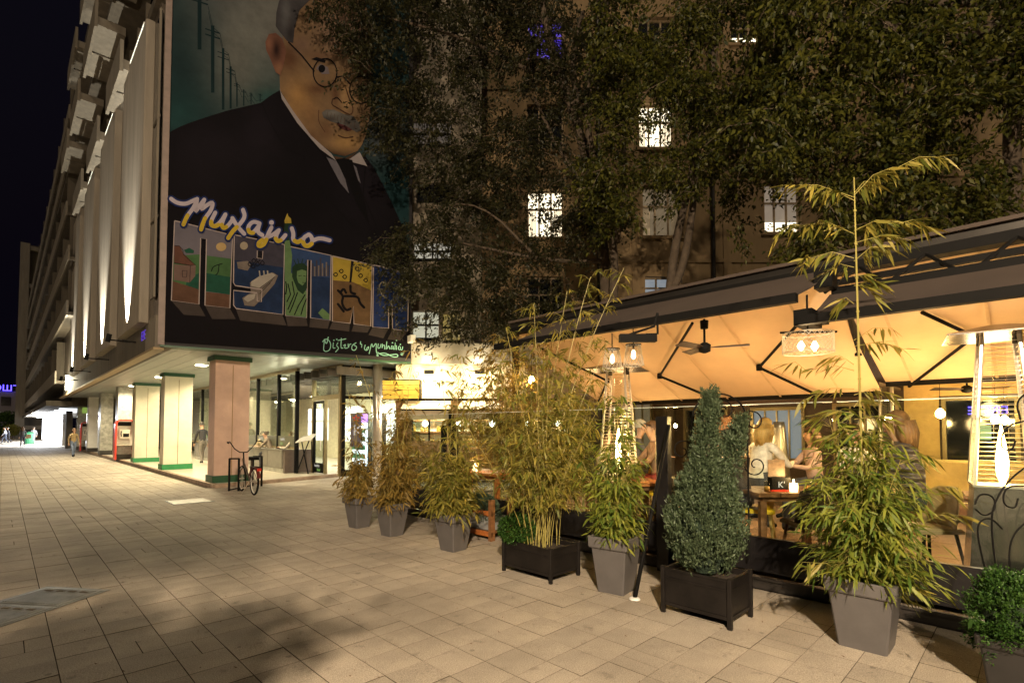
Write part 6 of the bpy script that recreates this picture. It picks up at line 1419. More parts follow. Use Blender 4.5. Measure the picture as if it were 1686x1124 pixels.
for (pts) in ([(1640, 1000), (1612, 900), (1608, 860), (1630, 850), (1650, 870)], [(1700, 760), (1660, 790), (1635, 830), (1632, 870), (1640, 940), (1655, 985)], [(1700, 690), (1655, 700), (1645, 735), (1665, 745), (1672, 725)], [(1690, 800), (1655, 800), (1650, 830), (1672, 838), (1676, 820)], [(1700, 850), (1665, 880), (1660, 930), (1675, 975)], [(1700, 640), (1672, 660), (1680, 690)], [(1605, 830), (1612, 812), (1636, 815), (1640, 840), (1620, 850), (1606, 838)]):
    Q = [at(x, y, 3.45) for x, y in pts]
    for _ in range(3):
        R2 = [Q[0]]
        for a, b in zip(Q[:-1], Q[1:]): R2 += [a * .75 + b * .25, a * .25 + b * .75]
        R2.append(Q[-1]); Q = R2
    mb = MB(); mb.tube(Q, .0055, 6); mb.build('scroll', M['black'], t)
# ================================================================== PLANTERS AND BAMBOOS
def rot2(x, y, a): return (x * math.cos(a) - y * math.sin(a), x * math.sin(a) + y * math.cos(a))
def sq_pot(x, y, w0, w1, h, label, rz=0.0, ht=1.0):
    t = thing('plant_pot', label, 'plant pot', (x, y, 0), rz, 'tapered grey plastic pots')
    r2 = 1.41421; mb = MB(); lip = h * .80
    prof = [(w0 * r2, 0.002), (w0 * r2 + (w1 - w0) * r2 * .80, lip), ]
    def ringv(w_, z, b=.012):
        return [(w_ - b, -w_, z), (w_, -w_ + b, z), (w_, w_ - b, z), (w_ - b, w_, z), (-w_ + b, w_, z), (-w_, w_ - b, z), (-w_, -w_ + b, z), (-w_ + b, -w_, z)]
    rings = [ringv(w0, .002), ringv(w0 + (w1 - w0) * .80, lip), ringv(w1 + .006, lip + .001), ringv(w1 + .012, lip + .012), ringv(w1 + .016, h - .006), ringv(w1 + .010, h), ringv(w1 - .010, h), ringv(w1 - .016, h - .04)]
    V = [p for r_ in rings for p in r_]; F = [tuple(range(7, -1, -1))]
    for i in range(len(rings) - 1):
        for k in range(8): F.append((i * 8 + k, i * 8 + (k + 1) % 8, (i + 1) * 8 + (k + 1) % 8, (i + 1) * 8 + k))
    mb.add(V, F); mb.build('container', M['pot'], t, local=True)
    mb = MB(); mb.box(-w1 + .012, w1 - .012, -w1 + .012, w1 - .012, h - .06, h - .035); mb.build('soil', M['soil'], t, local=True)
    return t
def box_planter(x, y, wx, wy, h, label):
    t = thing('box_planter', label, 'planter', (x, y, 0), 0, 'black box planters')
    for (a, b, c, d) in ((-wx, wx, -wy, -wy + .02), (-wx, wx, wy - .02, wy), (-wx, -wx + .02, -wy + .02, wy - .02), (wx - .02, wx, -wy + .02, wy - .02)): mb = MB(); mb.box(a, b, c, d, .07, h); mb.build('side_panel', M['planter'], t, local=True)
    for sx_ in (-1, 1):
        for sy_ in (-1, 1): mb = MB(); x_, y_ = sx_ * wx, sy_ * wy; mb.bbox(x_ - .018, x_ + .018, y_ - .018, y_ + .018, 0.001, h + .015, .003); mb.build('corner_post', M['planter'], t, local=True)
    mb = MB(); e = .008
    for z0, z1 in ((.07, .10), (h - .095, h - .08), (h - .018, h)):
        mb.box(-wx - e, wx + e, -wy - e, -wy - .001, z0, z1); mb.box(-wx - e, -wx - .001, -wy, wy, z0, z1); mb.box(wx + .001, wx + e, -wy, wy, z0, z1)
    mb.build('moulding', M['planter'], t, local=True)
    mb = MB(); mb.box(-wx + .021, wx - .021, -wy + .021, wy - .021, h - .1, h - .05); mb.build('soil', M['soil'], t, local=True)
    return t
IND = bpy.data.meshes.new('leaf')
def single_leaf_mesh(m):
    mb = MB(); mb.add([(0, 0, 0), (.09, .30, .0), (-.09, .30, .0), (.085, .62, -.05), (-.085, .62, -.05), (0, 1.0, -.16)], [(0, 1, 2), (1, 3, 4, 2), (3, 5, 4)])
    me = bpy.data.meshes.new('leaf'); me.from_pydata(mb.v, [], mb.f); me.materials.append(m); return me
def bamboo(x, y, z0, label, culms, m, seed, leafL=.12, indiv=0, spread=(.2, .2), group='potted bamboos', lw=.17, cm_=None):
    """culms: list of (dx, dy, tipdx, tipdy, height, leaf_from, branch_len, leaves_per_branch, step)"""
    r = random.Random(seed); t = thing('potted_bamboo', label, 'bamboo', (x, y, z0), 0, group)
    st = MB(); P = []; D = []; LL = []
    for (dx, dy, tx, ty, h, lf, bl, nl, step) in culms:
        n = 10; pts = []
        bow = r.uniform(-.04, .04)
        for i in range(n + 1):
            f = i / n; pts.append(Vector((dx + (tx - dx) * f ** 1.5 + bow * math.sin(PI * f), dy + (ty - dy) * f ** 1.5 + bow * math.sin(PI * f + 1), h * f)))
        rad = .0026 + .0016 * h
        st.tube(pts, [rad * (1 - .6 * i / n) for i in range(n + 1)], 5)
        zz = lf
        while zz < h:
            f = zz / h; i = min(int(f * n), n - 1); fr_ = f * n - i; b = pts[i].lerp(pts[i + 1], fr_)
            for q_ in range(2):
                a = r.uniform(0, 2 * PI); L = bl * r.uniform(.5, 1.25) * (1 - .35 * (f if lf > 0 else 0)); el = r.uniform(.05, .75)
                d = Vector((math.cos(a) * math.cos(el), math.sin(a) * math.cos(el), math.sin(el)))
                mid = b + d * L * .55; tip = b + d * L + Vector((0, 0, -.30 * L))
                st.tube([b, mid, tip], [.0022, .0016, .0008], 3, cap=False)
                for k in range(nl):
                    g_ = .25 + .75 * (k + r.random()) / nl; p = b.lerp(mid, g_ / .55) if g_ < .55 else mid.lerp(tip, (g_ - .55) / .45)
                    p = p + Vector((r.gauss(0, .008), r.gauss(0, .008), r.gauss(0, .008)))
                    la = a + r.choice((-1, 1)) * r.uniform(.2, 1.1); le = r.uniform(-1.0, .25)
                    P.append(p); D.append(Vector((math.cos(la) * math.cos(le), math.sin(la) * math.cos(le), math.sin(le)))); LL.append(leafL * r.uniform(.6, 1.25))
            zz += step * r.uniform(.7, 1.4)
    st.build('stems', cm_ or M['culm'], t, local=True)
    P = np.array(P); D = np.array(D); LL = np.array(LL)
    if indiv:
        Pw = P + np.array([x, y, z0]); dep = (Pw - np.array([0, 0, CAMH])) @ np.array(FW); score = dep - LL * 6
        order = np.argsort(score); pick = order[:indiv]; rest = order[indiv:]
        me = single_leaf_mesh(m)
        for i in pick:
            o = bpy.data.objects.new('leaf', me); o.parent = t; o.location = P[i]; d = Vector(D[i]).normalized()
            o.rotation_mode = 'QUATERNION'; s_ = d.cross(Vector((r.gauss(0, .3), r.gauss(0, .3), 1))).normalized(); u_ = s_.cross(d); mtx = Matrix((s_, d, u_)).transposed(); o.rotation_quaternion = mtx.to_quaternion(); k = LL[i]; o.scale = (k * lw * 6.2, k, k * 1.3); COL.objects.link(o)
        P, D, LL = P[rest], D[rest], LL[rest]
    leaf_mesh('foliage', P + np.array([x, y, z0]), D, LL, LL * lw, m, t, droop=.22, seed=seed, kind='stuff')
    return t
rb = random.Random(5)
def clump(n, sp, h0, h1, lf, bl, nl, step, lean_=.15, cx=0, cy=0):
    out = []
    for _ in range(n):
        dx = cx + rb.uniform(-sp, sp); dy = cy + rb.uniform(-sp, sp); a = rb.uniform(0, 2 * PI); l = rb.uniform(0, lean_)
        out.append((dx, dy, dx * 1.2 + l * math.cos(a), dy * 1.2 + l * math.sin(a), rb.uniform(h0, h1), lf, bl, nl, step))
    return out
def on(px, py, d, bx_, by_):      # horizontal offset of a tip seen at (px, py), depth d
    p = at(px, py, d); return p.x - bx_, p.y - by_, p.z
# near pot (right)
X7, Y7 = 4.74, .95; sq_pot(X7, Y7, .155, .215, .52, 'large tapered grey pot nearest the viewer, holding the tallest bamboo')
cul = clump(26, .13, .30, .85, .04, .38, 8, .085, .34) + clump(15, .10, .7, 1.4, .35, .32, 7, .11, .22)
bamboo(X7, Y7, .47, 'tall bamboo with one high culm in the pot nearest the viewer', cul, M['bleafg'], 11, .135, 300, lw=.125)
tx, ty, tz = on(1406, 292, 4.0, X7, Y7)
TB = [(0, 0, tx, ty, tz - .47, 1.35, .26, 6, .16)]
b7 = thing('tall_bamboo_culm', 'single high bamboo culm with fans of leaves rising above the awning edge', 'bamboo', (X7, Y7, .47))
bpy.data.objects.remove(b7)
r7 = random.Random(3); st = MB(); P = []; D = []; LL = []
root7 = [o for o in bpy.data.objects if o.get('label', '').startswith('tall bamboo with one high')][0]
top = Vector((tx, ty, tz - .47)); st.tube([Vector((0, 0, 0)), top * .25, top * .5, top * .75, top], [.0095, .009, .0085, .007, .004], 6)
for k in range(12): p = top * (k / 12); st.tube([p - Vector((0, 0, .006)), p + Vector((0, 0, .006))], .0115, 6)
def fanbranch(px, py, tpx, tpy, nl, L, dd=0.0):
    nl = int(nl * 1.6); L *= 1.15
    b = at(px, py, 4.0) - Vector((X7, Y7, .47)); e = at(tpx, tpy, 4.0 + dd) - Vector((X7, Y7, .47)); mid = b.lerp(e, .5) + Vector((0, 0, .05))
    st.tube([b, mid, e], [.003, .002, .001], 4)
    for k in range(nl):
        f = .2 + .8 * (k + r7.random()) / nl; p = b.lerp(mid, f * 2) if f < .5 else mid.lerp(e, f * 2 - 1)
        h_ = (e - b).normalized(); le = r7.uniform(-1.1, .1); a = math.atan2(h_.y, h_.x) + r7.choice((-1, 1)) * r7.uniform(.1, 1.0)
        P.append(p); D.append(Vector((math.cos(a) * math.cos(le), math.sin(a) * math.cos(le), math.sin(le)))); LL.append(L * r7.uniform(.7, 1.25))
for a in ((1406, 325, 1285, 305, 22), (1406, 330, 1340, 318, 14), (1406, 322, 1470, 275, 18), (1470, 280, 1555, 258, 22), (1406, 318, 1440, 300, 12), (1406, 385, 1325, 370, 20), (1325, 372, 1278, 388, 10), (1406, 380, 1480, 365, 22), (1480, 368, 1528, 376, 14), (1406, 400, 1500, 395, 24),
          (1406, 425, 1335, 425, 20), (1335, 425, 1322, 440, 10), (1406, 430, 1460, 405, 18), (1406, 440, 1360, 450, 12), (1406, 455, 1450, 470, 14), (1406, 470, 1440, 490, 12), (1406, 500, 1380, 500, 8), (1406, 560, 1470, 540, 9), (1406, 570, 1490, 575, 12), (1406, 610, 1330, 610, 12), (1330, 612, 1290, 600, 7),
          (1406, 640, 1320, 660, 14), (1406, 650, 1470, 650, 14), (1406, 600, 1360, 590, 8), (1406, 680, 1340, 690, 16), (1406, 690, 1480, 700, 16), (1406, 670, 1430, 660, 12), (1406, 710, 1370, 720, 14), (1406, 735, 1445, 730, 14)):
    fanbranch(*a, L=.115, dd=r7.uniform(-.15, .15))
for a in ((1400, 950, 1320, 925, 9), (1460, 950, 1520, 980, 9), (1430, 950, 1500, 990, 8), (1520, 860, 1590, 850, 10), (1510, 820, 1580, 800, 8)): fanbranch(*a, L=.13, dd=-.2)
st.build('high_culm', M['culm'], root7, local=True)
P = np.array([tuple(p) for p in P]); D = np.array([tuple(p) for p in D]); leaf_mesh('high_foliage', P + np.array([X7, Y7, .47]), D, np.array(LL), np.array(LL) * .15, M['bleaf'], root7, .15, 4, kind='stuff')

# pot 5
X5, Y5 = 4.50, 3.05; sq_pot(X5, Y5, .14, .20, .56, 'tapered grey pot between the bamboo box and the leaning pole', .15)
bamboo(X5, Y5, .50, 'leafy yellow green bamboo drooping over the pot beside the leaning pole', clump(26, .10, .3, .85, .03, .22, 6, .07, .2) + clump(10, .08, .8, 1.5, .4, .26, 6, .09, .35), M['bleafg'], 12, .11, 250)
# box 4 with the dense tall bamboo
X4, Y4 = 4.42, 4.02; box_planter(X4, Y4, .235, .36, .36, 'long black box planter holding the dense tall bamboo')
cul = clump(24, .20, .8, 1.45, .45, .44, 8, .10, .55) + clump(13, .18, 1.4, 2.2, .8, .46, 7, .13, .85)
for (px, py) in ((880, 500), (930, 480), (1030, 440), (975, 455), (830, 540), (1000, 560)):
    a, b, z = on(px, py, 6.0, X4, Y4); cul.append((rb.uniform(-.1, .1), rb.uniform(-.1, .1), a, b, z - .33, 1.2, .32, 7, .10))
bamboo(X4, Y4, .33, 'dense tall bamboo thicket with bare canes in the long black box', cul, M['bleaf'], 13, .115, 250, lw=.15)
mbush = thing('round_shrub', 'small bright green curly shrub at the left end of the bamboo box', 'shrub', (X4 - .1, Y4 + .28, .34))
nr = np.random.default_rng(3); n = 5200; U_ = nr.normal(size=(n, 3)); U_ /= np.linalg.norm(U_, axis=1)[:, None]; U_[:, 2] = U_[:, 2] * .9 + .1; rr = nr.uniform(.75, 1.05, (n, 1))
leaf_mesh('foliage', U_ * rr * np.array([.20, .22, .19]) + np.array([X4 - .12, Y4 + .26, .46]), U_ + nr.normal(size=(n, 3)) * .5, .030, .018, M['thu'], mbush, .1, 8, simple=True, kind='stuff')
# pots 3, 2, 1
for (x, y, s_, lab, plab, mm, sd, culms) in (
    (4.42, 5.62, 1.0, 'tapered grey pot in front of the kiosk, third from the arcade', 'bushy golden green bamboo in the third pot from the arcade', 'bleaf', 21, clump(28, .14, .35, .95, .04, .32, 7, .085, .36) + clump(4, .1, 1.4, 2.3, 1.0, .26, 5, .16, .5)),
    (4.34, 7.05, .95, 'tapered grey pot second from the arcade', 'ochre tinged bamboo in the second pot from the arcade', 'bleafo', 22, clump(26, .14, .4, 1.0, .05, .32, 7, .09, .36) + clump(5, .1, 1.6, 2.6, 1.3, .28, 5, .16, .6)),
    (4.30, 8.02, .95, 'tapered grey pot nearest the arcade entrance', 'small bamboo tuft in the pot nearest the arcade', 'bleafo', 23, clump(22, .10, .25, .75, .03, .22, 6, .075, .22) + clump(3, .08, 1.2, 1.9, .6, .24, 6, .12, .3))):
    sq_pot(x, y, .13 * s_, .20 * s_, .50, lab, .1); bamboo(x, y, .46, plab, culms, M[mm], sd, .125, 0)
# terracotta pot and extra greenery between
q = at(657, 782, 11.0); tp = thing('terracotta_pot', 'small pale clay pot standing behind the second grey pot', 'plant pot', (q.x, q.y, 0)); mb = MB(); mb.lathe((0, 0, 0), [(.12, .4), (.19, .85), (.2, .9)], 14); mb.build('container', mat('clay', (.32, .17, .12), .8), tp, local=True, smooth=True)
mb = MB(); mb.box(-.15, .15, -.15, .15, 0, .4); mb.build('stand', M['black'], tp, local=True)
bamboo(q.x, q.y, .85, 'orange tinted bamboo sprays behind the second grey pot', clump(20, .12, .4, 1.3, .05, .28, 6, .09, .4), M['bleafo'], 31, .12, 0)
q = at(700, 780, 10.2); bamboo(q.x, q.y, 0, 'golden background bamboo in front of the kiosk counter', clump(22, .3, .8, 1.6, .4, .28, 6, .10, .4), M['bleafo'], 32, .12, 0)
q = at(760, 790, 10.0); bamboo(q.x, q.y, .15, 'thin background bamboo left of the long orange table', clump(10, .2, 1.0, 2.3, .8, .28, 6, .12, .5), M['bleafo'], 33, .12, 0)
q = at(835, 720, 9.0); bamboo(q.x, q.y, .16, 'loose leafy bamboo standing in front of the white kiosk wall', clump(30, .35, 1.6, 3.4, .9, .38, 8, .11, .8), M['bleafo'], 34, .12, 0)
q = at(940, 720, 8.2); bamboo(q.x, q.y, .16, 'tall leafy bamboo inside the left end of the terrace', clump(16, .3, 1.4, 2.6, .6, .34, 7, .10, .5), M['bleaf'], 35, .12, 0)
# succulent crate
q = Vector((4.95, 5.35, 0)); cr = thing('plant_crate', 'low timber crate with a zinc trough standing by the barrier', 'crate', (5.14, 6.0, 0))
for k, z in enumerate((.06, .36)): mb = MB(); mb.box(-.02, 0, -.38, .38, z, z + .07); mb.build('slat', M['orangew'], cr, local=True)
for y in (-.38, .32):
    for (a, b) in ((-.03, .05), (.35, .42)): mb = MB(); mb.box(a, b, y, y + .06, 0.001, .60); mb.build('corner_post', M['wood'], cr, local=True)
mb = MB(); mb.box(.0, .38, -.34, .34, .10, .13); mb.build('shelf', M['wood'], cr, local=True)
mb = MB(); mb.slab([(.03, -.30, .14), (.03, .30, .14), (-.01, .34, .34), (-.01, -.34, .34)], (.32, 0, 0)); tag(mb.build('zinc_trough', mat('zinc', (.28, .29, .29), .5, var=.2), local=True), 'grey zinc trough inside the timber crate', 'trough').location = (5.14, 6.0, 0)
sc_t = thing('succulent', 'blue green trailing succulent spilling from the zinc trough', 'succulent', (5.28, 6.0, .34))
n = 4500; A_ = nr.uniform(0, 2 * PI, n); Rr = nr.uniform(0, 1, n) ** .5; Px = np.stack([.20 * Rr * np.cos(A_), .38 * Rr * np.sin(A_), .20 * (1 - Rr ** 2) + nr.uniform(-.05, .05, n) - .10 * (Rr > .85)], 1)
M['suc'] = leafmat('succulent_leaf', (.06, .10, .06), (.15, .21, .13), .1)
leaf_mesh('foliage', Px + np.array([5.26, 6.0, .40]), np.stack([np.cos(A_), np.sin(A_), nr.uniform(0, 1.4, n)], 1), .05, .016, M['suc'], sc_t, .1, 5, simple=True, kind='stuff')
n = 260; A_ = nr.uniform(0, 2 * PI, n); leaf_mesh('grass_blades', np.stack([5.26 + nr.normal(0, .05, n), 6.0 + nr.normal(0, .08, n), np.full(n, .42)], 1), np.stack([np.cos(A_) * .35, np.sin(A_) * .35, np.ones(n)], 1), .28, .012, M['suc'], sc_t, .1, 6, simple=True, kind='stuff')

# cypress in box 6
X6, Y6 = 4.50, 2.10; box_planter(X6, Y6, .215, .30, .40, 'black box planter holding the dark green cypress')
cy = thing('potted_cypress', 'dense twin tipped grey green cypress in the black box planter', 'cypress', (X6, Y6, .36))
def cone_plant(parent, cx, cy_, z0, h, rmax, n, seed, m, L, tipx=0, tipy=0, belly=.35, clumps=170):
    r = np.random.default_rng(seed); k = clumps
    f = r.uniform(0, 1, k) ** .85; prof = np.where(f < belly, .55 + .45 * np.sin(f / belly * PI / 2), (1 - (f - belly) / (1 - belly)) ** .8 * .97 + .03)
    a = r.uniform(0, 2 * PI, k); rad = rmax * prof * r.uniform(.75, 1.08, k)
    C = np.stack([cx + rad * np.cos(a) + tipx * f, cy_ + rad * np.sin(a) + tipy * f, z0 + h * f], 1)
    per = n // k; idx = np.repeat(np.arange(k), per); t = r.uniform(0, 1, len(idx))
    up = np.stack([np.cos(a) * .35, np.sin(a) * .35, np.ones(k)], 1); up /= np.linalg.norm(up, axis=1)[:, None]
    ln = r.uniform(.10, .20, k)
    P = C[idx] + up[idx] * (t * ln[idx])[:, None] + r.normal(0, 1, (len(idx), 3)) * (.028 * (1 - t * .6))[:, None]
    D = up[idx] + r.normal(0, .55, (len(idx), 3)); D[:, 2] = np.abs(D[:, 2])
    # inner filling
    return P, D
Ps = []; Ds = []
for a in ((X6, Y6, .37, .92, .30, 26000, 1, 0, 0, .42, 300), ):
    P, D = cone_plant(cy, a[0], a[1], a[2], a[3], a[4], a[5], a[6], M['cyp'], .04, a[7], a[8], a[9], a[10]); Ps.append(P); Ds.append(D)
t1 = at(1172, 660, 4.75); t2_ = at(1216, 696, 4.8)
P, D = cone_plant(cy, X6 - .03, Y6 + .05, .75, t1.z - .75, .115, 8000, 2, M['cyp'], .04, t1.x - X6 + .03, t1.y - Y6 - .05, .15, 120); Ps.append(P); Ds.append(D)
P, D = cone_plant(cy, X6 + .08, Y6 - .06, .75, t2_.z - .8, .095, 6000, 3, M['cyp'], .04, t2_.x - X6 - .05, t2_.y - Y6 + .05, .15, 90); Ps.append(P); Ds.append(D)
leaf_mesh('foliage', np.concatenate(Ps), np.concatenate(Ds), .038, .013, M['cyp'], cy, .0, 9, simple=True, kind='stuff')
mb = MB(); mb.tube([(X6, Y6, .36), (X6, Y6, 1.2), t1 - Vector((0, 0, .1))], [.03, .02, .006], 6); mb.tube([(X6, Y6, .9), t2_ - Vector((0, 0, .1))], [.015, .005], 6); mb.build('stem', M['bark'], cy)
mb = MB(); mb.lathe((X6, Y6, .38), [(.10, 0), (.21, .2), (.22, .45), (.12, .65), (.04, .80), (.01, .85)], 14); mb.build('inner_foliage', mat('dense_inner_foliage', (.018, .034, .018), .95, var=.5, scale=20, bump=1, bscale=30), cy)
# thuja at the right edge
M['potd'] = mat('shade_painted_pot', (.02, .018, .017), .5)  # for the thuja pot, the shade it sits in put into the colour
X8, Y8 = 4.66, .02; th = thing('potted_thuja', 'bright green thuja ball in the bottom right corner', 'shrub', (X8, Y8, .30))
q = at(1668, 1018, 3.25); n = 16000; r_ = np.random.default_rng(6); K = 260
Cc = r_.normal(size=(K, 3)); Cc /= np.linalg.norm(Cc, axis=1)[:, None]; Cc *= r_.uniform(.7, 1.0, (K, 1)); Cc = Cc * np.array([.20, .20, .26]) + np.array([q.x, q.y, q.z]); idx = np.repeat(np.arange(K), n // K)
dirs = (Cc - np.array([q.x, q.y, q.z - .15])); dirs /= np.linalg.norm(dirs, axis=1)[:, None]
P = Cc[idx] + dirs[idx] * r_.uniform(0, .07, (len(idx), 1)) + r_.normal(0, .016, (len(idx), 3))
leaf_mesh('foliage', P, dirs[idx] + r_.normal(0, .6, (len(idx), 3)), .024, .011, M['thu'], th, 0, 2, simple=True, kind='stuff')
mb = MB(); mb.tube([(q.x, q.y, .2), (q.x, q.y, q.z)], .02, 6); mb.build('stem', M['bark'], th)
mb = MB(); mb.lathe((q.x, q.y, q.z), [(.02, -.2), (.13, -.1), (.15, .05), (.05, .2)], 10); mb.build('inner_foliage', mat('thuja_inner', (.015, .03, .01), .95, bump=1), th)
sq_pot(q.x, q.y, .12, .16, .36, 'pot darkened by painted shade under the thuja ball in the bottom right corner').children[0].data.materials[0] = M['potd']
n = 0
l3 = at(1600, 1010, 2.95); leaf_mesh('stray_leaves', np.array([tuple(l3), tuple(l3 + Vector((.02, 0, -.03)))]), np.array([[-.6, .6, .1], [-.2, .3, -1]]), .07, .035, M['thu'], th, .1, 1)

# ================================================================== TREES
def pin(poly, x, y):
    c = False; n = len(poly)
    for i in range(n):
        x1, y1 = poly[i]; x2, y2 = poly[(i + 1) % n]
        if (y1 > y) != (y2 > y) and x < (x2 - x1) * (y - y1) / (y2 - y1) + x1: c = not c
    return c
RECT = [(862, 300, 935, 396), (1045, 162, 1116, 250), (1252, 290, 1330, 388), (1050, 300, 1130, 400), (1200, 30, 1255, 75), (676, 192, 745, 242), (1058, 440, 1130, 490)]
def tree(label, base, poly, d0, d1, nc, per, L, m, seed, limbs, keep=.3):
    r = np.random.default_rng(seed); t = thing('plane_tree', label, 'tree', tuple(base))
    xs = [p[0] for p in poly]; ys = [p[1] for p in poly]; C = []; 
    while len(C) < nc:
        x = r.uniform(min(xs), max(xs)); y = r.uniform(min(ys), max(ys))
        if not pin(poly, x, y): continue
        g_ = math.sin(x * .021 + seed) * math.sin(y * .027 + x * .008 + seed * 2)
        if g_ < -.22 and r.random() < .75: continue
        if any(a < x < c and b < y < d for a, b, c, d in RECT) and r.random() > keep: continue
        C.append(tuple(at(x, y, r.uniform(d0, d1))))
    C = np.array(C); idx = np.repeat(np.arange(nc), per); n = len(idx)
    out = r.normal(0, 1, (nc, 3)); out[:, 2] *= .3; out /= np.linalg.norm(out, axis=1)[:, None]; le = r.uniform(.3, .95, nc); tt = r.uniform(0, 1, n)
    P = C[idx] + out[idx] * (tt * le[idx])[:, None]; P[:, 2] -= (tt ** 2) * le[idx] * .5; P += r.normal(0, .075, (n, 3))
    D = out[idx] + r.normal(0, .7, (n, 3)); D[:, 2] -= .6
    leaf_mesh('crown', P, D, L, L * .55, m, t, .15, seed, simple=True, kind='stuff')
    tw = MB()
    for i in range(0, nc, 2):
        a = Vector(C[i]); o_ = Vector(out[i]); tw.tube([a, a + o_ * le[i] * .5 + Vector((0, 0, -.05)), a + o_ * le[i] + Vector((0, 0, -.5 * le[i]))], [.008, .006, .003], 3, cap=False)
    tw.build('twigs', M['bark'], t)['kind'] = 'stuff'
    for k, l_ in enumerate(limbs):
        Q = [at(*p[:3]) if not isinstance(p, Vector) else p for p in l_[0]]
        for _ in range(2):
            R2 = [Q[0]]
            for a, b in zip(Q[:-1], Q[1:]): R2 += [a * .75 + b * .25, a * .25 + b * .75]
            R2.append(Q[-1]); Q = R2
        nq = len(Q); mb = MB(); mb.tube(Q, [l_[1] * (1 - i / (nq - 1)) + l_[2] * i / (nq - 1) for i in range(nq)], 9)
        mb.build('trunk' if k == 0 else 'limb', M['bark'], t, smooth=True)
    return t
b = at(1000, 705, 14.0); 
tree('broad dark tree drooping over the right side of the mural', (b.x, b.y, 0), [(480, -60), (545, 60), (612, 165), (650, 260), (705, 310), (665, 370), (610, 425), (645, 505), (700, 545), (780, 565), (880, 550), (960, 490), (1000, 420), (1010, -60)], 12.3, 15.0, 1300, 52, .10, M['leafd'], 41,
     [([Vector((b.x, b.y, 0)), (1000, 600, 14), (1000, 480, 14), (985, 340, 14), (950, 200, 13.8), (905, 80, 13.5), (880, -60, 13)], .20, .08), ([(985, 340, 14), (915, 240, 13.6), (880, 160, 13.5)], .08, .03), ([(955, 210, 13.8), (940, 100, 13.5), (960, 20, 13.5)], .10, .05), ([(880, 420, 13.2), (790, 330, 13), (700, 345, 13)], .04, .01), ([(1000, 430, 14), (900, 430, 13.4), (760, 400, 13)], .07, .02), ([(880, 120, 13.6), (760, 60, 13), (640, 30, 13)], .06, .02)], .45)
b = at(1100, 705, 13.0)
tree('twin stemmed yellow green tree in front of the ochre house', (b.x, b.y, 0), [(990, -60), (985, 180), (960, 330), (1000, 400), (1060, 320), (1120, 300), (1170, 330), (1215, 390), (1250, 330), (1300, 180), (1310, -60)], 10.8, 13.8, 760, 52, .105, M['leaf'], 42,
     [([Vector((b.x, b.y, 0)), (1100, 560, 13), (1102, 480, 13), (1112, 400, 13), (1128, 330, 13), (1160, 200, 12.6), (1190, 0, 12)], .15, .06), ([(1100, 490, 13), (1125, 440, 12.9), (1140, 350, 12.9), (1150, 250, 12.8), (1120, 60, 12.5)], .12, .05), ([(1010, 500, 13.4), (1012, 400, 13.4), (985, 300, 13.4), (960, 180, 13), (1000, 0, 13)], .12, .06), ([(1015, 400, 13.4), (1030, 280, 13.2), (1020, 100, 13)], .09, .04)], .25)
b = Vector((11.2, -.9, 0))
tree('big leafy tree filling the upper right above the awning', tuple(b), [(1240, -60), (1235, 200), (1265, 330), (1280, 440), (1340, 460), (1440, 400), (1530, 430), (1600, 400), (1655, 330), (1640, 230), (1590, 190), (1690, 160), (1780, 200), (1760, -60)], 8.4, 11.2, 950, 50, .11, M['leaf'], 43,
     [([Vector((12.6, .3, 0)), Vector((12.6, .3, 3)), (1668, 330, 10.5), (1665, 180, 10.3), (1690, 20, 10), (1700, -80, 10)], .17, .12), ([(1720, 10, 9.8), (1600, 60, 9.6), (1500, 50, 9.4), (1380, 32, 9.2), (1280, 20, 9)], .14, .03), ([(1500, 50, 9.4), (1480, 110, 9.4), (1500, 200, 9.4), (1490, 300, 9.4)], .05, .015), ([(1720, 60, 9.8), (1640, 110, 9.6), (1550, 90, 9.4), (1450, 60, 9.3)], .07, .02), ([(1700, 0, 9.6), (1560, 10, 9.3), (1400, -10, 9)], .08, .03)], .3)
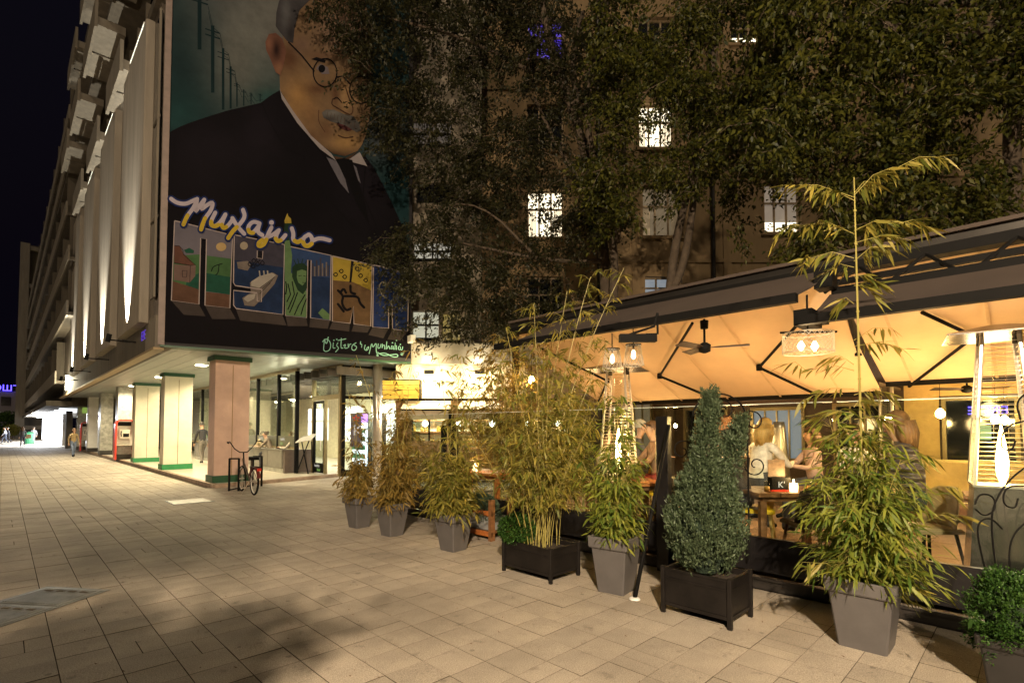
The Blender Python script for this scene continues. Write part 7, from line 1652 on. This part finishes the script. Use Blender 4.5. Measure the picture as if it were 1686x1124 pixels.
# street tree behind the viewer: its shade falls on the paving
st_ = thing('street_tree', 'street tree with sparse crown shading the paving from behind', 'tree', (-4.5, -5.5, 0))
r = np.random.default_rng(77); C = []
for (px, py, hgt, n, sp) in ((300, 1112, 3.2, 16, .20), (390, 1092, 3.2, 7, .12), (60, 1118, 3.4, 16, .20), (300, 940, 5.4, 2, .3), (160, 905, 5.6, 9, .5), (60, 880, 5.6, 8, .5)):
    g_ = gp(px, py)
    for k in range(n): c = g_.lerp(LAMP, hgt * .8 / LAMP.z); C.append((c.x + r.normal(0, sp * .55), c.y + r.normal(0, sp * .55), c.z + r.normal(0, sp * .5)))
C = np.array(C); idx = np.repeat(np.arange(len(C)), 60); P = C[idx] + r.normal(0, .12, (len(idx), 3)); leaf_mesh('crown', P, r.normal(0, 1, (len(idx), 3)) + np.array([0, 0, -.4]), .11, .06, M['leaf'], st_, .1, 5, simple=True, kind='stuff')
mb = MB(); mb.tube([(-4.5, -5.5, 0), (-4.4, -5.4, 2.4), (-4.0, -5.2, 4.2)], [.16, .13, .10], 9); mb.build('trunk', M['bark'], st_, smooth=True)
for i in range(0, len(C), 6): mb = MB(); c = Vector(C[i]); mb.tube([(-4.2, -5.3, 3.6), Vector((-4.0, -5.2, 4.4)).lerp(c, .5) + Vector((0, 0, .3)), c], [.05, .03, .01], 5); mb.build('branch', M['bark'], st_, smooth=True)
# trees at the far end of the street
for (px, py, d, R0, lab) in ((8, 697, 95, 2.6, 'round dark green tree at the far left end of the street'), (20, 708, 80, 1.0, 'yellow lit bush at the far end of the street'), (44, 706, 85, .9, 'small bush in front of the far stair block')):
    c = at(px, py, d); t = thing('distant_tree', lab, 'tree', (c.x, c.y, 0)); n = 2600; u_ = r.normal(size=(n, 3)); u_ /= np.linalg.norm(u_, axis=1)[:, None]
    leaf_mesh('crown', u_ * r.uniform(.5, 1.1, (n, 1)) * np.array([R0, R0, R0 * .8]) + np.array([c.x, c.y, c.z]), u_ + r.normal(0, .6, (n, 3)), .35 * R0 / 2, .2 * R0 / 2, leafmat('far_leaf', (.04, .09, .02), (.09, .15, .03)) if R0 > 2 else M['bleaf'], t, .1, 3, simple=True, kind='stuff')
    mb = MB(); mb.tube([(c.x, c.y, 0), (c.x, c.y, c.z)], .1, 6); mb.build('trunk', M['bark'], t)
